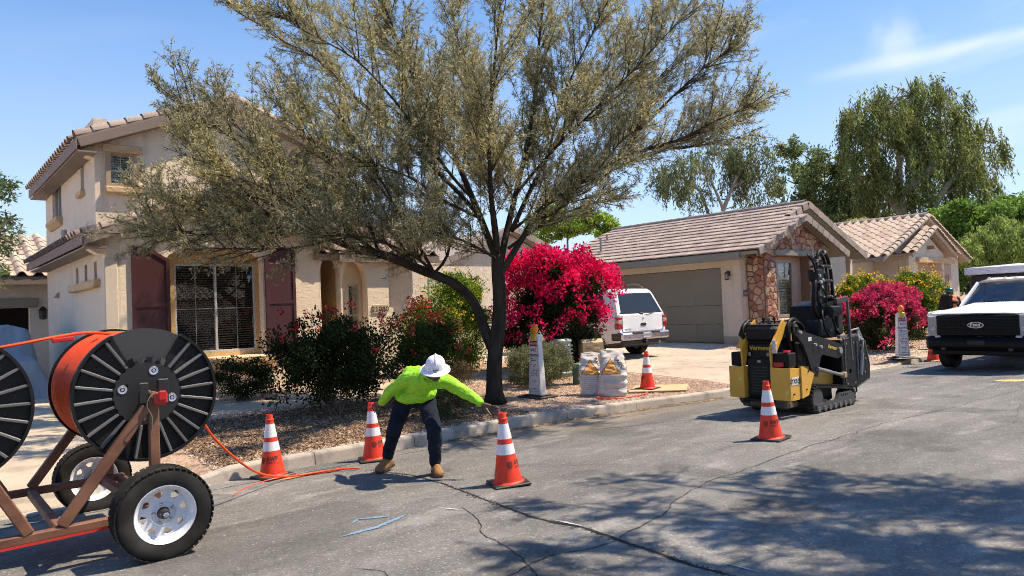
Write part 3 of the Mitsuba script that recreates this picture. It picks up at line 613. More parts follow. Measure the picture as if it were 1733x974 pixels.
# porch roof, courses of barrel tiles rising towards the back
stl = tvar('stile_small', lambda: s_tile(0.30, 0.40), TILEC)
def tile_slope(owner, O, ud, vd, nu, nv, pu, pv, dicts, name='roof_tile', keep=None, far=None):
    ud, vd = nrm(ud), nrm(vd); n = np.cross(ud, vd)
    for j in range(nv):
        for i in range(nu):
            if keep and not keep(i, j): continue
            o = np.asarray(O, float) + ud * (i * pu) + vd * (j * pv)
            part(owner, name, dicts[(i * 5 + j * 3 + (i * j) % 4) % len(dicts)], M=frame(o, ud, vd, n))
deck(H1, [(7.2, 15.44, 3.0), (10.55, 15.44, 3.0), (10.55, 19.6, 4.62), (7.2, 19.6, 4.62)], 0.15, name='porch_roof')
tile_slope(H1, (7.25, 15.40, 3.02), (1, 0, 0), (0, 1, 0.377), 11, 11, 0.30, 0.36, stl)
part(H1, 'fascia', bx((7.76, 15.41, 2.82), (10.55, 15.438, 3.0), 0.005), 'vc', FA)

# ------------------------------------------------------------------ the house with the garage
H2 = new('garage_house', 'beige single storey house with grey green garage door and stone gable', 'house')
GX, GY, GZ = 20.43, 13.02, 0.16
GREEN = (0.165, 0.155, 0.12)
dr_hole = rect(-18.60, GZ - .3, -13.74, 2.64)
wall(H2, 'garage_wall', rect(-21.5, -0.1, -GY, 3.12).difference(dr_hole), FX(GX, 0, 0), 0.25, 'stucco_smooth')
wall(H2, 'front_wall', Polygon([(GX + 0.003, -0.1), (27.56, -0.1), (27.56, 3.1), (24.2, 4.62), (GX + 0.003, 3.12)]), FY(0, GY, 0), 0.25, 'stucco_smooth')
part(H2, 'wall_base', bx((GX - 0.035, GY - 0.035, -0.1), (GX + 0.3, 13.72, 0.40), 0.01), 'concrete')
k = H2 + '__garage_door'; _cnt[k] = 1
part(k, 'backing', bx((GX + .172, 13.6, GZ - .1), (GX + .19, 18.75, 2.75)), 'vc', np.array(GREEN) * .6)
for i in range(4):
    z0 = GZ + 0.02 + i * 0.612
    for j in range(4):
        y0 = 13.75 + j * 1.213
        part(k, 'panel', bx((GX + 0.135, y0 + .004, z0 + .005), (GX + 0.17, y0 + 1.209, z0 + .607), 0.006), 'vcs', np.array(GREEN) * (0.98 + 0.04 * ((i + j) % 2)))
tr_ = []
for j in range(2):
    y0, y1 = 13.78 + j * 2.42, 13.78 + j * 2.42 + 2.36
    for a, b in (((y0, .2), (y0, 2.6)), ((y1, .2), (y1, 2.6)), ((y0, 1.98), (y1, 1.98)), ((y0 + .05, .28), (y0 + 1.15, 1.93)), ((y1 - .05, .28), (y1 - 1.15, 1.93)), (((y0 + y1) / 2, .2), ((y0 + y1) / 2, 2.6))):
        part(k, 'batten', beam((GX + 0.1342, a[0], a[1]), (GX + 0.1342, b[0], b[1]), 0.10, 0.006, up=(1, 0, 0)), 'vcs', np.array(GREEN) * 1.02)
# wall lamp
L = H2 + '__wall_lamp'; _cnt[L] = 1
ly, lz = 13.44, 2.36
part(L, 'bracket', cat([bx((GX - 0.02, ly - .05, lz - .02), (GX - .001, ly + .05, lz + .14), .004), tube([(GX - .02, ly, lz + .1), (GX - .1, ly, lz + .15), (GX - .13, ly, lz + .10)], 0.012, 6)]), 'vcs', (0.012, 0.011, 0.01))
part(L, 'cap', lathe([(0, .12), (.02, .115), (.075, .07), (.08, .06), (0, .06)][::-1], 12, tr(GX - .13, ly, lz)), 'vcs', (0.012, 0.011, 0.01))
part(L, 'cage', cat([cyl((GX - .13 + .06 * math.cos(t), ly + .06 * math.sin(t), lz - .14), (GX - .13 + .065 * math.cos(t), ly + .065 * math.sin(t), lz + .065), .007, 5) for t in np.arange(0, 6.2, PI / 3)] + [lathe([(0, -.16), (.065, -.15), (.065, -.13), (0, -.13)], 12, tr(GX - .13, ly, lz))]), 'vcs', (0.012, 0.011, 0.01))
part(L, 'lamp_glass', lathe([(.05, -.13), (.052, .05)], 12, tr(GX - .13, ly, lz)), 'vcs', (0.3, 0.28, 0.24))
part(H2, 'address_plate', prism(rect(20.52, 1.66, 20.86, 1.86), 0.025, FY(0, GY - 0.002, 0)), 'vc', (0.20, 0.14, 0.11))
part(H2, 'plate_mark', cat([bx((20.55 + i * .058, GY - .033, 1.72), (20.585 + i * .058, GY - .028, 1.80)) for i in range(5)]), 'vc', (0.33, 0.27, 0.22))
# stone gable
SX0, SX1, SYf = 20.80, 25.0, 12.42
sz = lambda x: 4.20 - 0.415 * abs(x - 22.85)
wx0, wx1, wz0, wz1 = 21.47, 23.62, 0.90, 2.93
body = Polygon([(SX0, -0.1), (SX1, -0.1), (SX1, sz(SX1) - .05), (22.85, 4.14), (SX0, sz(SX0) - .05)]).difference(rect(wx0, wz0, wx1, wz1))
MORT = (0.17, 0.115, 0.085)
part(H2, 'stone_wall', prism(body, 0.30, FY(0, SYf + 0.30, 0)), 'matte', MORT)
part(H2, 'stone_wall_left', bx((SX0, SYf + 0.302, -0.1), (SX0 + 0.25, GY - .002, 3.4)), 'matte', MORT)
part(H2, 'stone_wall_right', bx((SX1 - .25, SYf + 0.302, -0.1), (SX1, GY - .002, 3.4)), 'matte', MORT)
STC = [(0.40, 0.225, 0.15), (0.44, 0.29, 0.20), (0.30, 0.15, 0.10), (0.48, 0.34, 0.25), (0.36, 0.20, 0.14), (0.42, 0.25, 0.17), (0.26, 0.14, 0.105), (0.46, 0.31, 0.24)]
def stone_cells(poly, cell, seed, M, owner, aspect=1.15):
    r = np.random.default_rng(seed); x0, y0, x1, y1 = poly.bounds; pts = []
    nx, ny = int((x1 - x0) / cell) + 3, int((y1 - y0) / cell * aspect) + 3
    for j in range(-2, ny):
        for i in range(-2, nx): pts.append((x0 + (i + .5 * (j % 2) + r.uniform(-.36, .36)) * cell * (1.25 if j % 3 else .95), y0 + (j + r.uniform(-.36, .36)) * cell / aspect))
    V = Voronoi(np.array(pts))
    for reg in V.point_region:
        R = V.regions[reg]
        if not R or -1 in R: continue
        P = Polygon(V.vertices[R]).intersection(poly)
        for g in getattr(P, 'geoms', [P]):
            if g.geom_type != 'Polygon' or g.area < 0.004: continue
            q = g.buffer(-0.012, join_style=1).simplify(0.004)
            if q.geom_type != 'Polygon' or q.area < 0.003: continue
            q2 = q.convex_hull.buffer(-0.02).convex_hull if q.convex_hull.area < q.area * 1.12 else None
            if q2 is None or q2.is_empty:
                m = prism(q, r.uniform(.03, .05), M)
            else:
                h = r.uniform(.035, .085); o = np.array(q.convex_hull.exterior.coords)[:-1]; a = np.array(q2.exterior.coords)[:-1]
                tx, ty = r.normal(0, .10, 2); c = a.mean(0)
                top = np.column_stack([a, h + (a - c) @ [tx, ty]]); mid = np.column_stack([o, np.full(len(o), h * .62)]); bot = np.column_stack([o, np.full(len(o), -.01)])
                m = move(hull(np.vstack([top, mid, bot])), M)
            part(owner, 'stone', m, 'stonevc', np.array(STC[r.integers(0, len(STC))]) * r.uniform(.8, 1.15))
stone_cells(body.buffer(-0.004), 0.225, 5, FY(0, SYf, 0), H2)
stone_cells(rect(-GY + .03, -0.05, -SYf - .01, 3.35), 0.215, 8, FX(SX0, 0, 0), H2)
part(H2, 'lintel', bx((wx0 - .12, SYf - 0.12, wz1 + 0.01), (wx1 + .12, SYf + 0.05, wz1 + .19), 0.01), 'vc', (0.22, 0.215, 0.18))
part(H2, 'window_sill', bx((wx0 - .05, SYf - 0.12, wz0 - .10), (wx1 + .05, SYf + 0.06, wz0 - .002), 0.015), 'stucco_smooth')
part(H2, 'window_recess', prism(rect(wx0 - .05, wz0 - .05, wx1 + .05, wz1 + .05).difference(rect(wx0 + 0.02, wz0 + .02, wx1 - .5, wz1 - .1)), 0.05, FY(0, SYf + 0.36, 0)), 'vc', (0.40, 0.27, 0.20))
window(H2, FY(wx0 + .02, SYf + 0.30, wz0 + .02), wx1 - wx0 - .5, wz1 - wz0 - .12, fc=(0.33, 0.27, 0.23), fw=0.10, mull=(0.62,), bc=(0.045, 0.045, 0.04), bp=0.09, grille=([1.15], [], (.2, .18, .16)))
# roof of flat concrete tiles: courses stepping up the left slope
FAG = (0.21, 0.205, 0.175)
x0, ze, xr = 19.93, 3.06, 24.2; sl = 0.415; zr_ = ze + sl * (xr - x0); y0, y1 = GY - 0.32, 21.8
deck(H2, [(x0, y0, ze), (x0, y1, ze), (xr, y1, zr_), (xr, y0, zr_)], 0.12, col=FAG)
deck(H2, [(2 * xr - x0, y0, ze), (2 * xr - x0, y1, ze), (xr, y1, zr_), (xr, y0, zr_)], 0.12, col=FAG)
part(H2, 'fascia', bx((x0 - .035, y0 + .003, ze - .22), (x0 - .003, y1, ze), .006), 'vc', FAG)
part(H2, 'soffit', bx((x0, y0 + .01, ze - .215), (GX - .002, y1, ze - .195)), 'vc', FAG)
us = np.array([1, 0, sl]) / math.hypot(1, sl); ns = np.array([-sl, 0, 1]) / math.hypot(1, sl); SLEN = (xr - x0) * math.hypot(1, sl)
rg = np.random.default_rng(11)
NC = 12; cp = SLEN / NC; tw = 0.335; nt = int((y1 - y0) / tw)
for j in range(NC):
    ms, cs = [], []
    for i in range(nt + (2 if j * cp < 3.05 else 0)):
        o = np.array([x0, y1 - 0.0, ze]) + us * (j * cp - 0.02) + np.array([0, -1, 0]) * (i * tw + (tw / 2 if j % 2 else 0))
        m = move(bx((0.003, 0, 0.006), (tw - .003, cp + .07, 0.04)), frame(o, (0, -1, 0), nrm(us + ns * (-0.095)), nrm(ns + us * .095)))
        m = (m[0] + ns * (0.042 + rg.normal(0, .002)), m[1]); ms.append(m)
        cs.append(np.tile(np.array([(0.33, 0.265, 0.23), (0.29, 0.23, 0.20), (0.37, 0.30, 0.255)][rg.integers(0, 3)]) * rg.uniform(.88, 1.1), (8, 1)))
    part(H2, 'tile_course', cat(ms), 'tile', np.vstack(cs), kind='stuff')
    ms = [move(bx((0.003, 0, 0.0), (tw - .003, cp + .07, 0.036)), frame(np.array([2 * xr - x0, y0, ze]) + us * [-1, 1, 1] * (j * cp - .02) + np.array([0, 1, 0]) * (i * tw) + ns * [-1, 1, 1] * .04, (0, 1, 0), nrm((us + ns * -.085) * [-1, 1, 1]), nrm((ns + us * .085) * [-1, 1, 1]))) for i in range(0, nt)] if j < 2 else None
    if ms: part(H2, 'tile_course', cat(ms), 'tile', (0.30, 0.24, 0.21), kind='stuff')
trim = tvar('trim2', lambda: cat([bx((-0.10, -0.17, 0), (-0.07, 0.06, 0.37), .006), bx((-0.10, 0.03, 0), (0.10, 0.07, 0.37), .01)]), [np.array(c) for c in ((0.30, 0.255, 0.22), (0.27, 0.225, 0.195), (0.33, 0.28, 0.245))])
trimL = tvar('trim2b', lambda: (lambda m: (m[0] * [-1, 1, 1], m[1][:, ::-1]))(cat([bx((-0.10, -0.17, 0), (-0.07, 0.06, 0.37), .006), bx((-0.10, 0.03, 0), (0.10, 0.07, 0.37), .01)])), [np.array(c) for c in ((0.30, 0.255, 0.22), (0.27, 0.225, 0.195), (0.33, 0.28, 0.245))])
ridge2 = tvar('ridge2', lambda: half_shell(0.12, 0.10, 0.42, n=7), [np.array(c) for c in ((0.27, 0.225, 0.19), (0.31, 0.26, 0.22))])
def rake2(a, b, side_):
    a, b = np.asarray(a, float), np.asarray(b, float); L = np.linalg.norm(b - a); z = (b - a) / L; y = np.array([-z[2] * np.sign(z[0]), 0, abs(z[0])]); x = np.cross(y, z); n = int(L / .355)
    ds = trim if x[1] > 0 else trimL
    for i in range(n):
        o = a + z * (i * L / n - 0.01) + y * (0.02); tl = nrm(z - y * 0.06); yy = np.cross(tl, x)
        part(H2, 'rake_tile', ds[(i * 2) % 3], M=frame(o, x, yy, tl))
for xa, yq, zeq, xq, zq in ((x0, y0, ze, xr, zr_), (2 * xr - x0, y0, ze, xr, zr_)):
    P = Polygon([(xa, zeq - .16), (xq, zq - .16), (xq, zq), (xa, zeq)]); part(H2, 'rake_board', prism(P, .04, FY(0, yq - .003, 0)), 'vc', FAG); rake2((xa, yq - .02, zeq) if xa > 22 else (22.9, yq - .02, zeq + sl * (22.9 - xa)), (xq, yq - .02, zq), 1)
# small gable over the stone front
sx, sze, sy0 = 2.92, 3.05, SYf - 0.30; szr = sze + 0.415 * sx
for s in (-1, 1):
    xa = 22.85 + s * sx
    deck(H2, [(xa, sy0, sze), (xa, GY + 0.6, sze), (22.85, GY + 0.6, szr), (22.85, sy0, szr)], 0.11, col=FAG, name='gable_roof')
    P = Polygon([(xa, sze - .16), (22.85, szr - .16), (22.85, szr), (xa, sze)]); part(H2, 'rake_board', prism(P, .04, FY(0, sy0 - .003, 0)), 'vc', FAG); rake2((xa, sy0 - .02, sze), (22.85, sy0 - .02, szr), 1)
for i in range(25): part(H2, 'ridge_tile', ridge2[i % 2], M=frame((xr, y0 + i * .36, zr_ + .02), (-1, 0, 0), (0, .02, 1), (0, 1, 0)))
for vy, vu, vh in ((19.7, 0.3, .5), (20.6, .62, .25), (20.2, .18, .22)):
    q = np.array([x0, vy, ze]) + us * SLEN * vu; part(H2, 'vent_pipe', cat([cyl(q, q + [0, 0, vh + .1], .05, 10), cyl(q + ns * .03, q + ns * .09, .12, 12)]), 'vc', (0.30, 0.25, 0.22))
# rear wing of this house, behind the bougainvillea: gable end towards the street
WY = 20.6
wall(H2, 'wing_wall', Polygon([(14.2, 0), (20.4, 0), (20.4, 3.05), (17.1, 4.35), (14.2, 3.15)]), FY(0, WY, 0), .2, 'stucco_smooth')
wall(H2, 'entry_wall', rect(10.6, 0, 15.2, 3.0), FY(0, 19.0, 0), .2, 'stucco_smooth')
window(H2, FY(12.55, 18.97, 0.9), 0.95, 1.75, fc=(0.36, 0.42, 0.38), mull=(0.45,), bc=(0.3, 0.34, 0.32))
wx, wze, wzr = 17.1, 3.05, 4.55
deck(H2, [(13.5, WY - .35, wze), (13.5, 27, wze), (wx, 27, wzr), (wx, WY - .35, wzr)], .14, name='wing_roof', col=(.30, .25, .21))
deck(H2, [(20.9, WY - .35, wze), (20.9, 27, wze), (wx, 27, wzr), (wx, WY - .35, wzr)], .14, name='wing_roof', col=(.30, .25, .21))
rake2((13.5, WY - .36, wze), (wx, WY - .36, wzr), 1); rake2((20.9, WY - .36, wze), (wx, WY - .36, wzr), 1)
# ------------------------------------------------------------------ the house at the right end of the row
H3 = new('gabled_house', 'beige house with wavy tan roof tiles and two front gables at far right', 'house')
Y3 = 12.5
wall(H3, 'front_wall', Polygon([(31.3, -0.1), (37.55, -0.1), (37.55, 2.95), (33.46, 4.58), (31.3, 3.75)]).difference(rect(34.72, .9, 36.2, 2.30)), FY(0, Y3, 0), .25, 'stucco_smooth')
wall(H3, 'gable_wall', Polygon([(30.9, -0.1), (34.55, -0.1), (34.55, 3.15), (32.83, 3.98), (30.9, 3.2)]).difference(rect(31.75, .1, 34.35, 2.80)), FY(0, Y3 - .45, 0), .4, 'stucco_smooth')
part(H3, 'recess_wall', prism(rect(31.6, 0, 34.5, 2.9).difference(unary_union([rect(31.95 + i * .82, 1.2, 32.22 + i * .82, 2.40) for i in range(3)])), .1, FY(0, Y3 + .02, 0)), 'vc', (.40, .28, .215))
for i in range(3): window(H3, FY(31.95 + i * .82, Y3 - .06, 1.2), .27, 1.2, fc=(.3, .27, .25), fw=.03, blind=False, name='slit_window')
for a, b, y in ((31.6, 34.5, Y3 - .45), (34.62, 36.75, Y3)): part(H3, 'window_header', bx((a, y - .13, 2.78), (b, y + .02, 2.98), .015), 'trim_stone')
window(H3, FY(34.72, Y3 + .06, .9), 1.48, 1.40, fc=(.30, .29, .26), mull=(.55,), bc=(.13, .15, .14))
part(H3, 'window_surround', prism(rect(34.66, .85, 36.5, 2.76).difference(rect(34.72, .9, 36.2, 2.30)), .05, FY(0, Y3 - .001, 0)), 'vc', (.40, .29, .225))
for x, z, y in ((32.9, 3.42, Y3 - .45), (33.5, 3.98, Y3)): part(H3, 'beam_end', beam((x, y + .1, z), (x, y - .28, z - .02), .15, .15, bev=.01), 'vc', (.36, .19, .14))
wall(H3, 'side_wall', rect(-20, -0.1, -13.2, 3.0), FX(28.3, 0, 0), .2, 'stucco_smooth')
wall(H3, 'inner_wall', rect(28.35, -.1, 30.95, 3.0), FY(0, 13.45, 0), .2, 'stucco_smooth')
part(H3, 'return_wall', bx((30.9, 12.46, -.1), (31.1, 13.44, 3.1)), 'stucco_smooth')
wall(H3, 'right_wall', rect(-20, -.1, -12.76, 2.9), FX(37.56, 0, 0), .2, 'stucco_smooth')
F3 = (.34, .28, .23)
t3 = tvar('stile_big', lambda: s_tile(0.36, 0.50, .10, .024), [np.array(c) for c in ((.43, .345, .275), (.40, .32, .26), (.46, .375, .30), (.37, .29, .235), (.44, .36, .30))])
# left slope of the main roof: eave along Y at X=29.5.. ridge X=33.46
e0, z0, rX, rZ = 28.9, 2.98, 33.46, 4.80
deck(H3, [(e0, 12.2, z0), (e0, 21, z0), (rX, 21, rZ), (rX, 12.2, rZ)], .12, col=F3)
deck(H3, [(38.05, 12.2, z0), (38.05, 21, z0), (rX, 21, rZ), (rX, 12.2, rZ)], .12, col=F3)
v_ = np.array([rX - e0, 0, rZ - z0]); LL = np.linalg.norm(v_)
tile_slope(H3, np.array([e0 - .05, 20.6, z0 + .01]), (0, -1, 0), v_, 23, 12, .36, LL / 12, t3)
r3 = tvar('ridge3', lambda: half_shell(.14, .115, .42, .02), [np.array(c) for c in ((.40, .32, .26), (.36, .29, .235), (.43, .35, .285))])
for i in range(24): part(H3, 'ridge_tile', r3[i % 3], M=frame((rX, 12.2 + i * .36, rZ + .02), (-1, 0, 0), (0, .03, 1), (0, 1, 0)))
rake(H3, 'rake_tile', (e0, 12.16, z0), (rX, 12.16, rZ), r3, pitch=.36); rake(H3, 'rake_tile', (38.05, 12.16, z0), (rX, 12.16, rZ), r3, pitch=.36)
# small gable roof
g0, g1, gx, gz, gy = 30.45, 35.2, 32.83, 4.22, Y3 - .45 - .3
for xa in (g0, g1): deck(H3, [(xa, gy, 3.12), (xa, 13.3, 3.12), (gx, 13.3, gz), (gx, gy, gz)], .11, col=F3, name='gable_roof')
gv = np.array([gx - g0, 0, gz - 3.12]); gl = np.linalg.norm(gv)
tile_slope(H3, np.array([g0 - .04, 13.95, 3.13]), (0, -1, 0), gv, 6, 6, .36, gl / 6, t3)
rake(H3, 'rake_tile', (g0, gy - .03, 3.12), (gx, gy - .03, gz), r3, pitch=.34); rake(H3, 'rake_tile', (g1, gy - .03, 3.12), (gx, gy - .03, gz), r3, pitch=.34)
for xa, ya, za, xb, zb in ((e0, 12.2, z0, rX, rZ), (38.05, 12.2, z0, rX, rZ), (g0, gy, 3.12, gx, gz), (g1, gy, 3.12, gx, gz)):
    part(H3, 'rake_board', prism(Polygon([(xa, za - .17), (xb, zb - .17), (xb, zb), (xa, za)]), .04, FY(0, ya - .003, 0)), 'vc', (.42, .36, .29))
part(H3, 'fascia', bx((e0 - .03, 12.2, z0 - .16), (e0 - .002, 21, z0 - .01), .005), 'vc', F3)

# ------------------------------------------------------------------ the shaded garage at the left edge
H4 = new('left_garage', 'shaded beige garage with wavy tile roof at left edge of the street', 'house')
Y4 = 24.6
wall(H4, 'front_wall', rect(-4.5, -.1, 3.9, 3.1).difference(rect(-4.0, -.2, 2.76, 2.16)), FY(0, Y4, 0), .3, 'stucco_smooth')
part(H4, 'lintel', bx((-4.2, Y4 - .12, 2.17), (2.95, Y4 + .01, 2.42), .015), 'vc', (.22, .19, .15))
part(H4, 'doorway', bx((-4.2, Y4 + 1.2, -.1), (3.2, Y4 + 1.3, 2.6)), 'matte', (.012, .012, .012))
deck(H4, [(-5, Y4 - .55, 3.0), (4.4, Y4 - .55, 3.0), (4.4, Y4 + 3.2, 4.5), (-5, Y4 + 3.2, 4.5)], .14, name='roof', col=FA)
part(H4, 'fascia', bx((-5, Y4 - .59, 2.78), (4.4, Y4 - .553, 3.0), .005), 'vc', (.15, .12, .10))
t4 = tvar('stile_left', lambda: s_tile(0.40, 0.55, .11, .024), [np.array(c) for c in ((.40, .32, .26), (.37, .29, .24), (.43, .35, .285))])
tile_slope(H4, (-2.0, Y4 - .62, 3.02), (1, 0, 0), (0, 1, .4), 15, 8, .40, .50, t4)
k = H4 + '__wall_lamp'; _cnt[k] = 1
part(k, 'body', lathe([(0, -.2), (.09, -.18), (.1, .05), (.12, .06), (.04, .17), (0, .18)], 12, tr(3.06, Y4 - .13, 2.0)), 'vcs', (.012, .011, .01)); part(k, 'bracket', bx((3.02, Y4 - .1, 2.0), (3.10, Y4 - .001, 2.12)), 'vcs', (.012, .011, .01))

# ------------------------------------------------------------------ a house across the street (behind the camera), mirrored in the windows
H5 = new('opposite_house', 'beige tile roofed house across the street facing the two storey house', 'house')
part(H5, 'wall', bx((-6, -22, -.2), (17, -15.2, 2.9)), 'stucco_smooth')
for i, x in enumerate((-3.5, .5, 6.5, 12.0)): window(H5, frame((x + 1.8, -15.19, 1.0), (-1, 0, 0), (0, 0, 1), (0, 1, 0)), 1.8, 1.3, fc=(.4, .39, .37), mull=(.9,), blind=False)
deck(H5, [(-6.6, -14.6, 2.85), (17.6, -14.6, 2.85), (17.6, -18.6, 4.6), (-6.6, -18.6, 4.6)], .15); deck(H5, [(-6.6, -22.6, 2.85), (17.6, -22.6, 2.85), (17.6, -18.6, 4.6), (-6.6, -18.6, 4.6)], .15)
for j in range(11):
    part(H5, 'tile_course', cat([move((s_tile(.40, .45)), frame((17.5 - i * .40, -14.6 - j * .365, 2.87 + j * .16), (-1, 0, 0), nrm((0, -1, .4375)), nrm((0, .4375, 1)))) for i in range(60)]), 'tile', TILEC[j % 5] * .9, kind='stuff')
# ------------------------------------------------------------------ vegetation
def leaf_quads(pos, d, L, W, col, rng, jitter=0.18, fold=None):
    n = len(pos); d = d / (np.linalg.norm(d, axis=1, keepdims=True) + 1e-9)
    r = rng.normal(0, 1, (n, 3)); s = np.cross(d, r); s /= np.linalg.norm(s, axis=1, keepdims=True) + 1e-9
    L = np.broadcast_to(L, (n,))[:, None]; W = np.broadcast_to(W, (n,))[:, None]
    v = np.stack([pos, pos + d * L * 0.5 + s * W * 0.5, pos + d * L, pos + d * L * 0.5 - s * W * 0.5], 1).reshape(-1, 3)
    i = np.arange(n)[:, None] * 4; f = np.vstack([i + [0, 1, 2], i + [0, 2, 3]])
    c = np.asarray(col, float)
    if c.ndim == 2 and len(c) != n: c = c[rng.integers(0, len(c), n)]
    c = np.broadcast_to(c, (n, 3)) * np.clip(rng.normal(1, jitter, (n, 1)), .45, 1.7)
    return v, f, np.repeat(c, 4, 0)
def joinq(qs):
    v, f, c, o = [], [], [], 0
    for a, b, k in qs: v.append(a); f.append(b + o); c.append(k); o += len(a)
    return (np.vstack(v), np.vstack(f)), np.vstack(c)
def along(P, s):
    P = np.asarray(P, float); L = np.r_[0, np.cumsum(np.linalg.norm(np.diff(P, axis=0), axis=1))]; s = np.asarray(s) * L[-1]
    p = np.stack([np.interp(s, L, P[:, k]) for k in range(3)], -1)
    q = np.stack([np.interp(np.minimum(s + .05, L[-1]), L, P[:, k]) - np.interp(np.maximum(s - .05, 0), L, P[:, k]) for k in range(3)], -1)
    return p, q / (np.linalg.norm(q, axis=-1, keepdims=True) + 1e-9), L[-1]
def shoots(P, n, s0, l0, l1, rng, fwd=.6, side=.7, upb=.25, sag=0.0, k=5, taper=.6):
    """n shoots that leave the path P; each a path of k points"""
    s = np.sort(rng.uniform(s0, 1, n)); p, t, L = along(P, s); out = []
    for i in range(n):
        r = rng.normal(0, 1, 3); r -= t[i] * (r @ t[i]); r /= np.linalg.norm(r) + 1e-9
        d = nrm(t[i] * fwd + r * side + np.array([0, 0, upb])); le = rng.uniform(l0, l1) * (1 - taper * s[i])
        w = rng.normal(0, .12, (k, 3)).cumsum(0); u = np.linspace(0, 1, k)[:, None]
        q = p[i] + d * u * le + np.array([0, 0, 1]) * (u ** 2) * le * (.12 - sag) + w * u * le * .35; out.append(q)
    return out
def twigs_mesh(paths, r0, r1, n=3): return cat([tube(p, np.linspace(r0, r1, len(p)), n, cap=False) for p in paths])
def spread(paths, per_m, rng, s0=0.0):
    ps, ds = [], []
    for P in paths:
        L = np.linalg.norm(np.diff(P, axis=0), axis=1).sum(); n = max(1, int(per_m * L)); p, t, _ = along(P, rng.uniform(s0, 1.03, n)); ps.append(p); ds.append(t)
    return np.vstack(ps), np.vstack(ds)

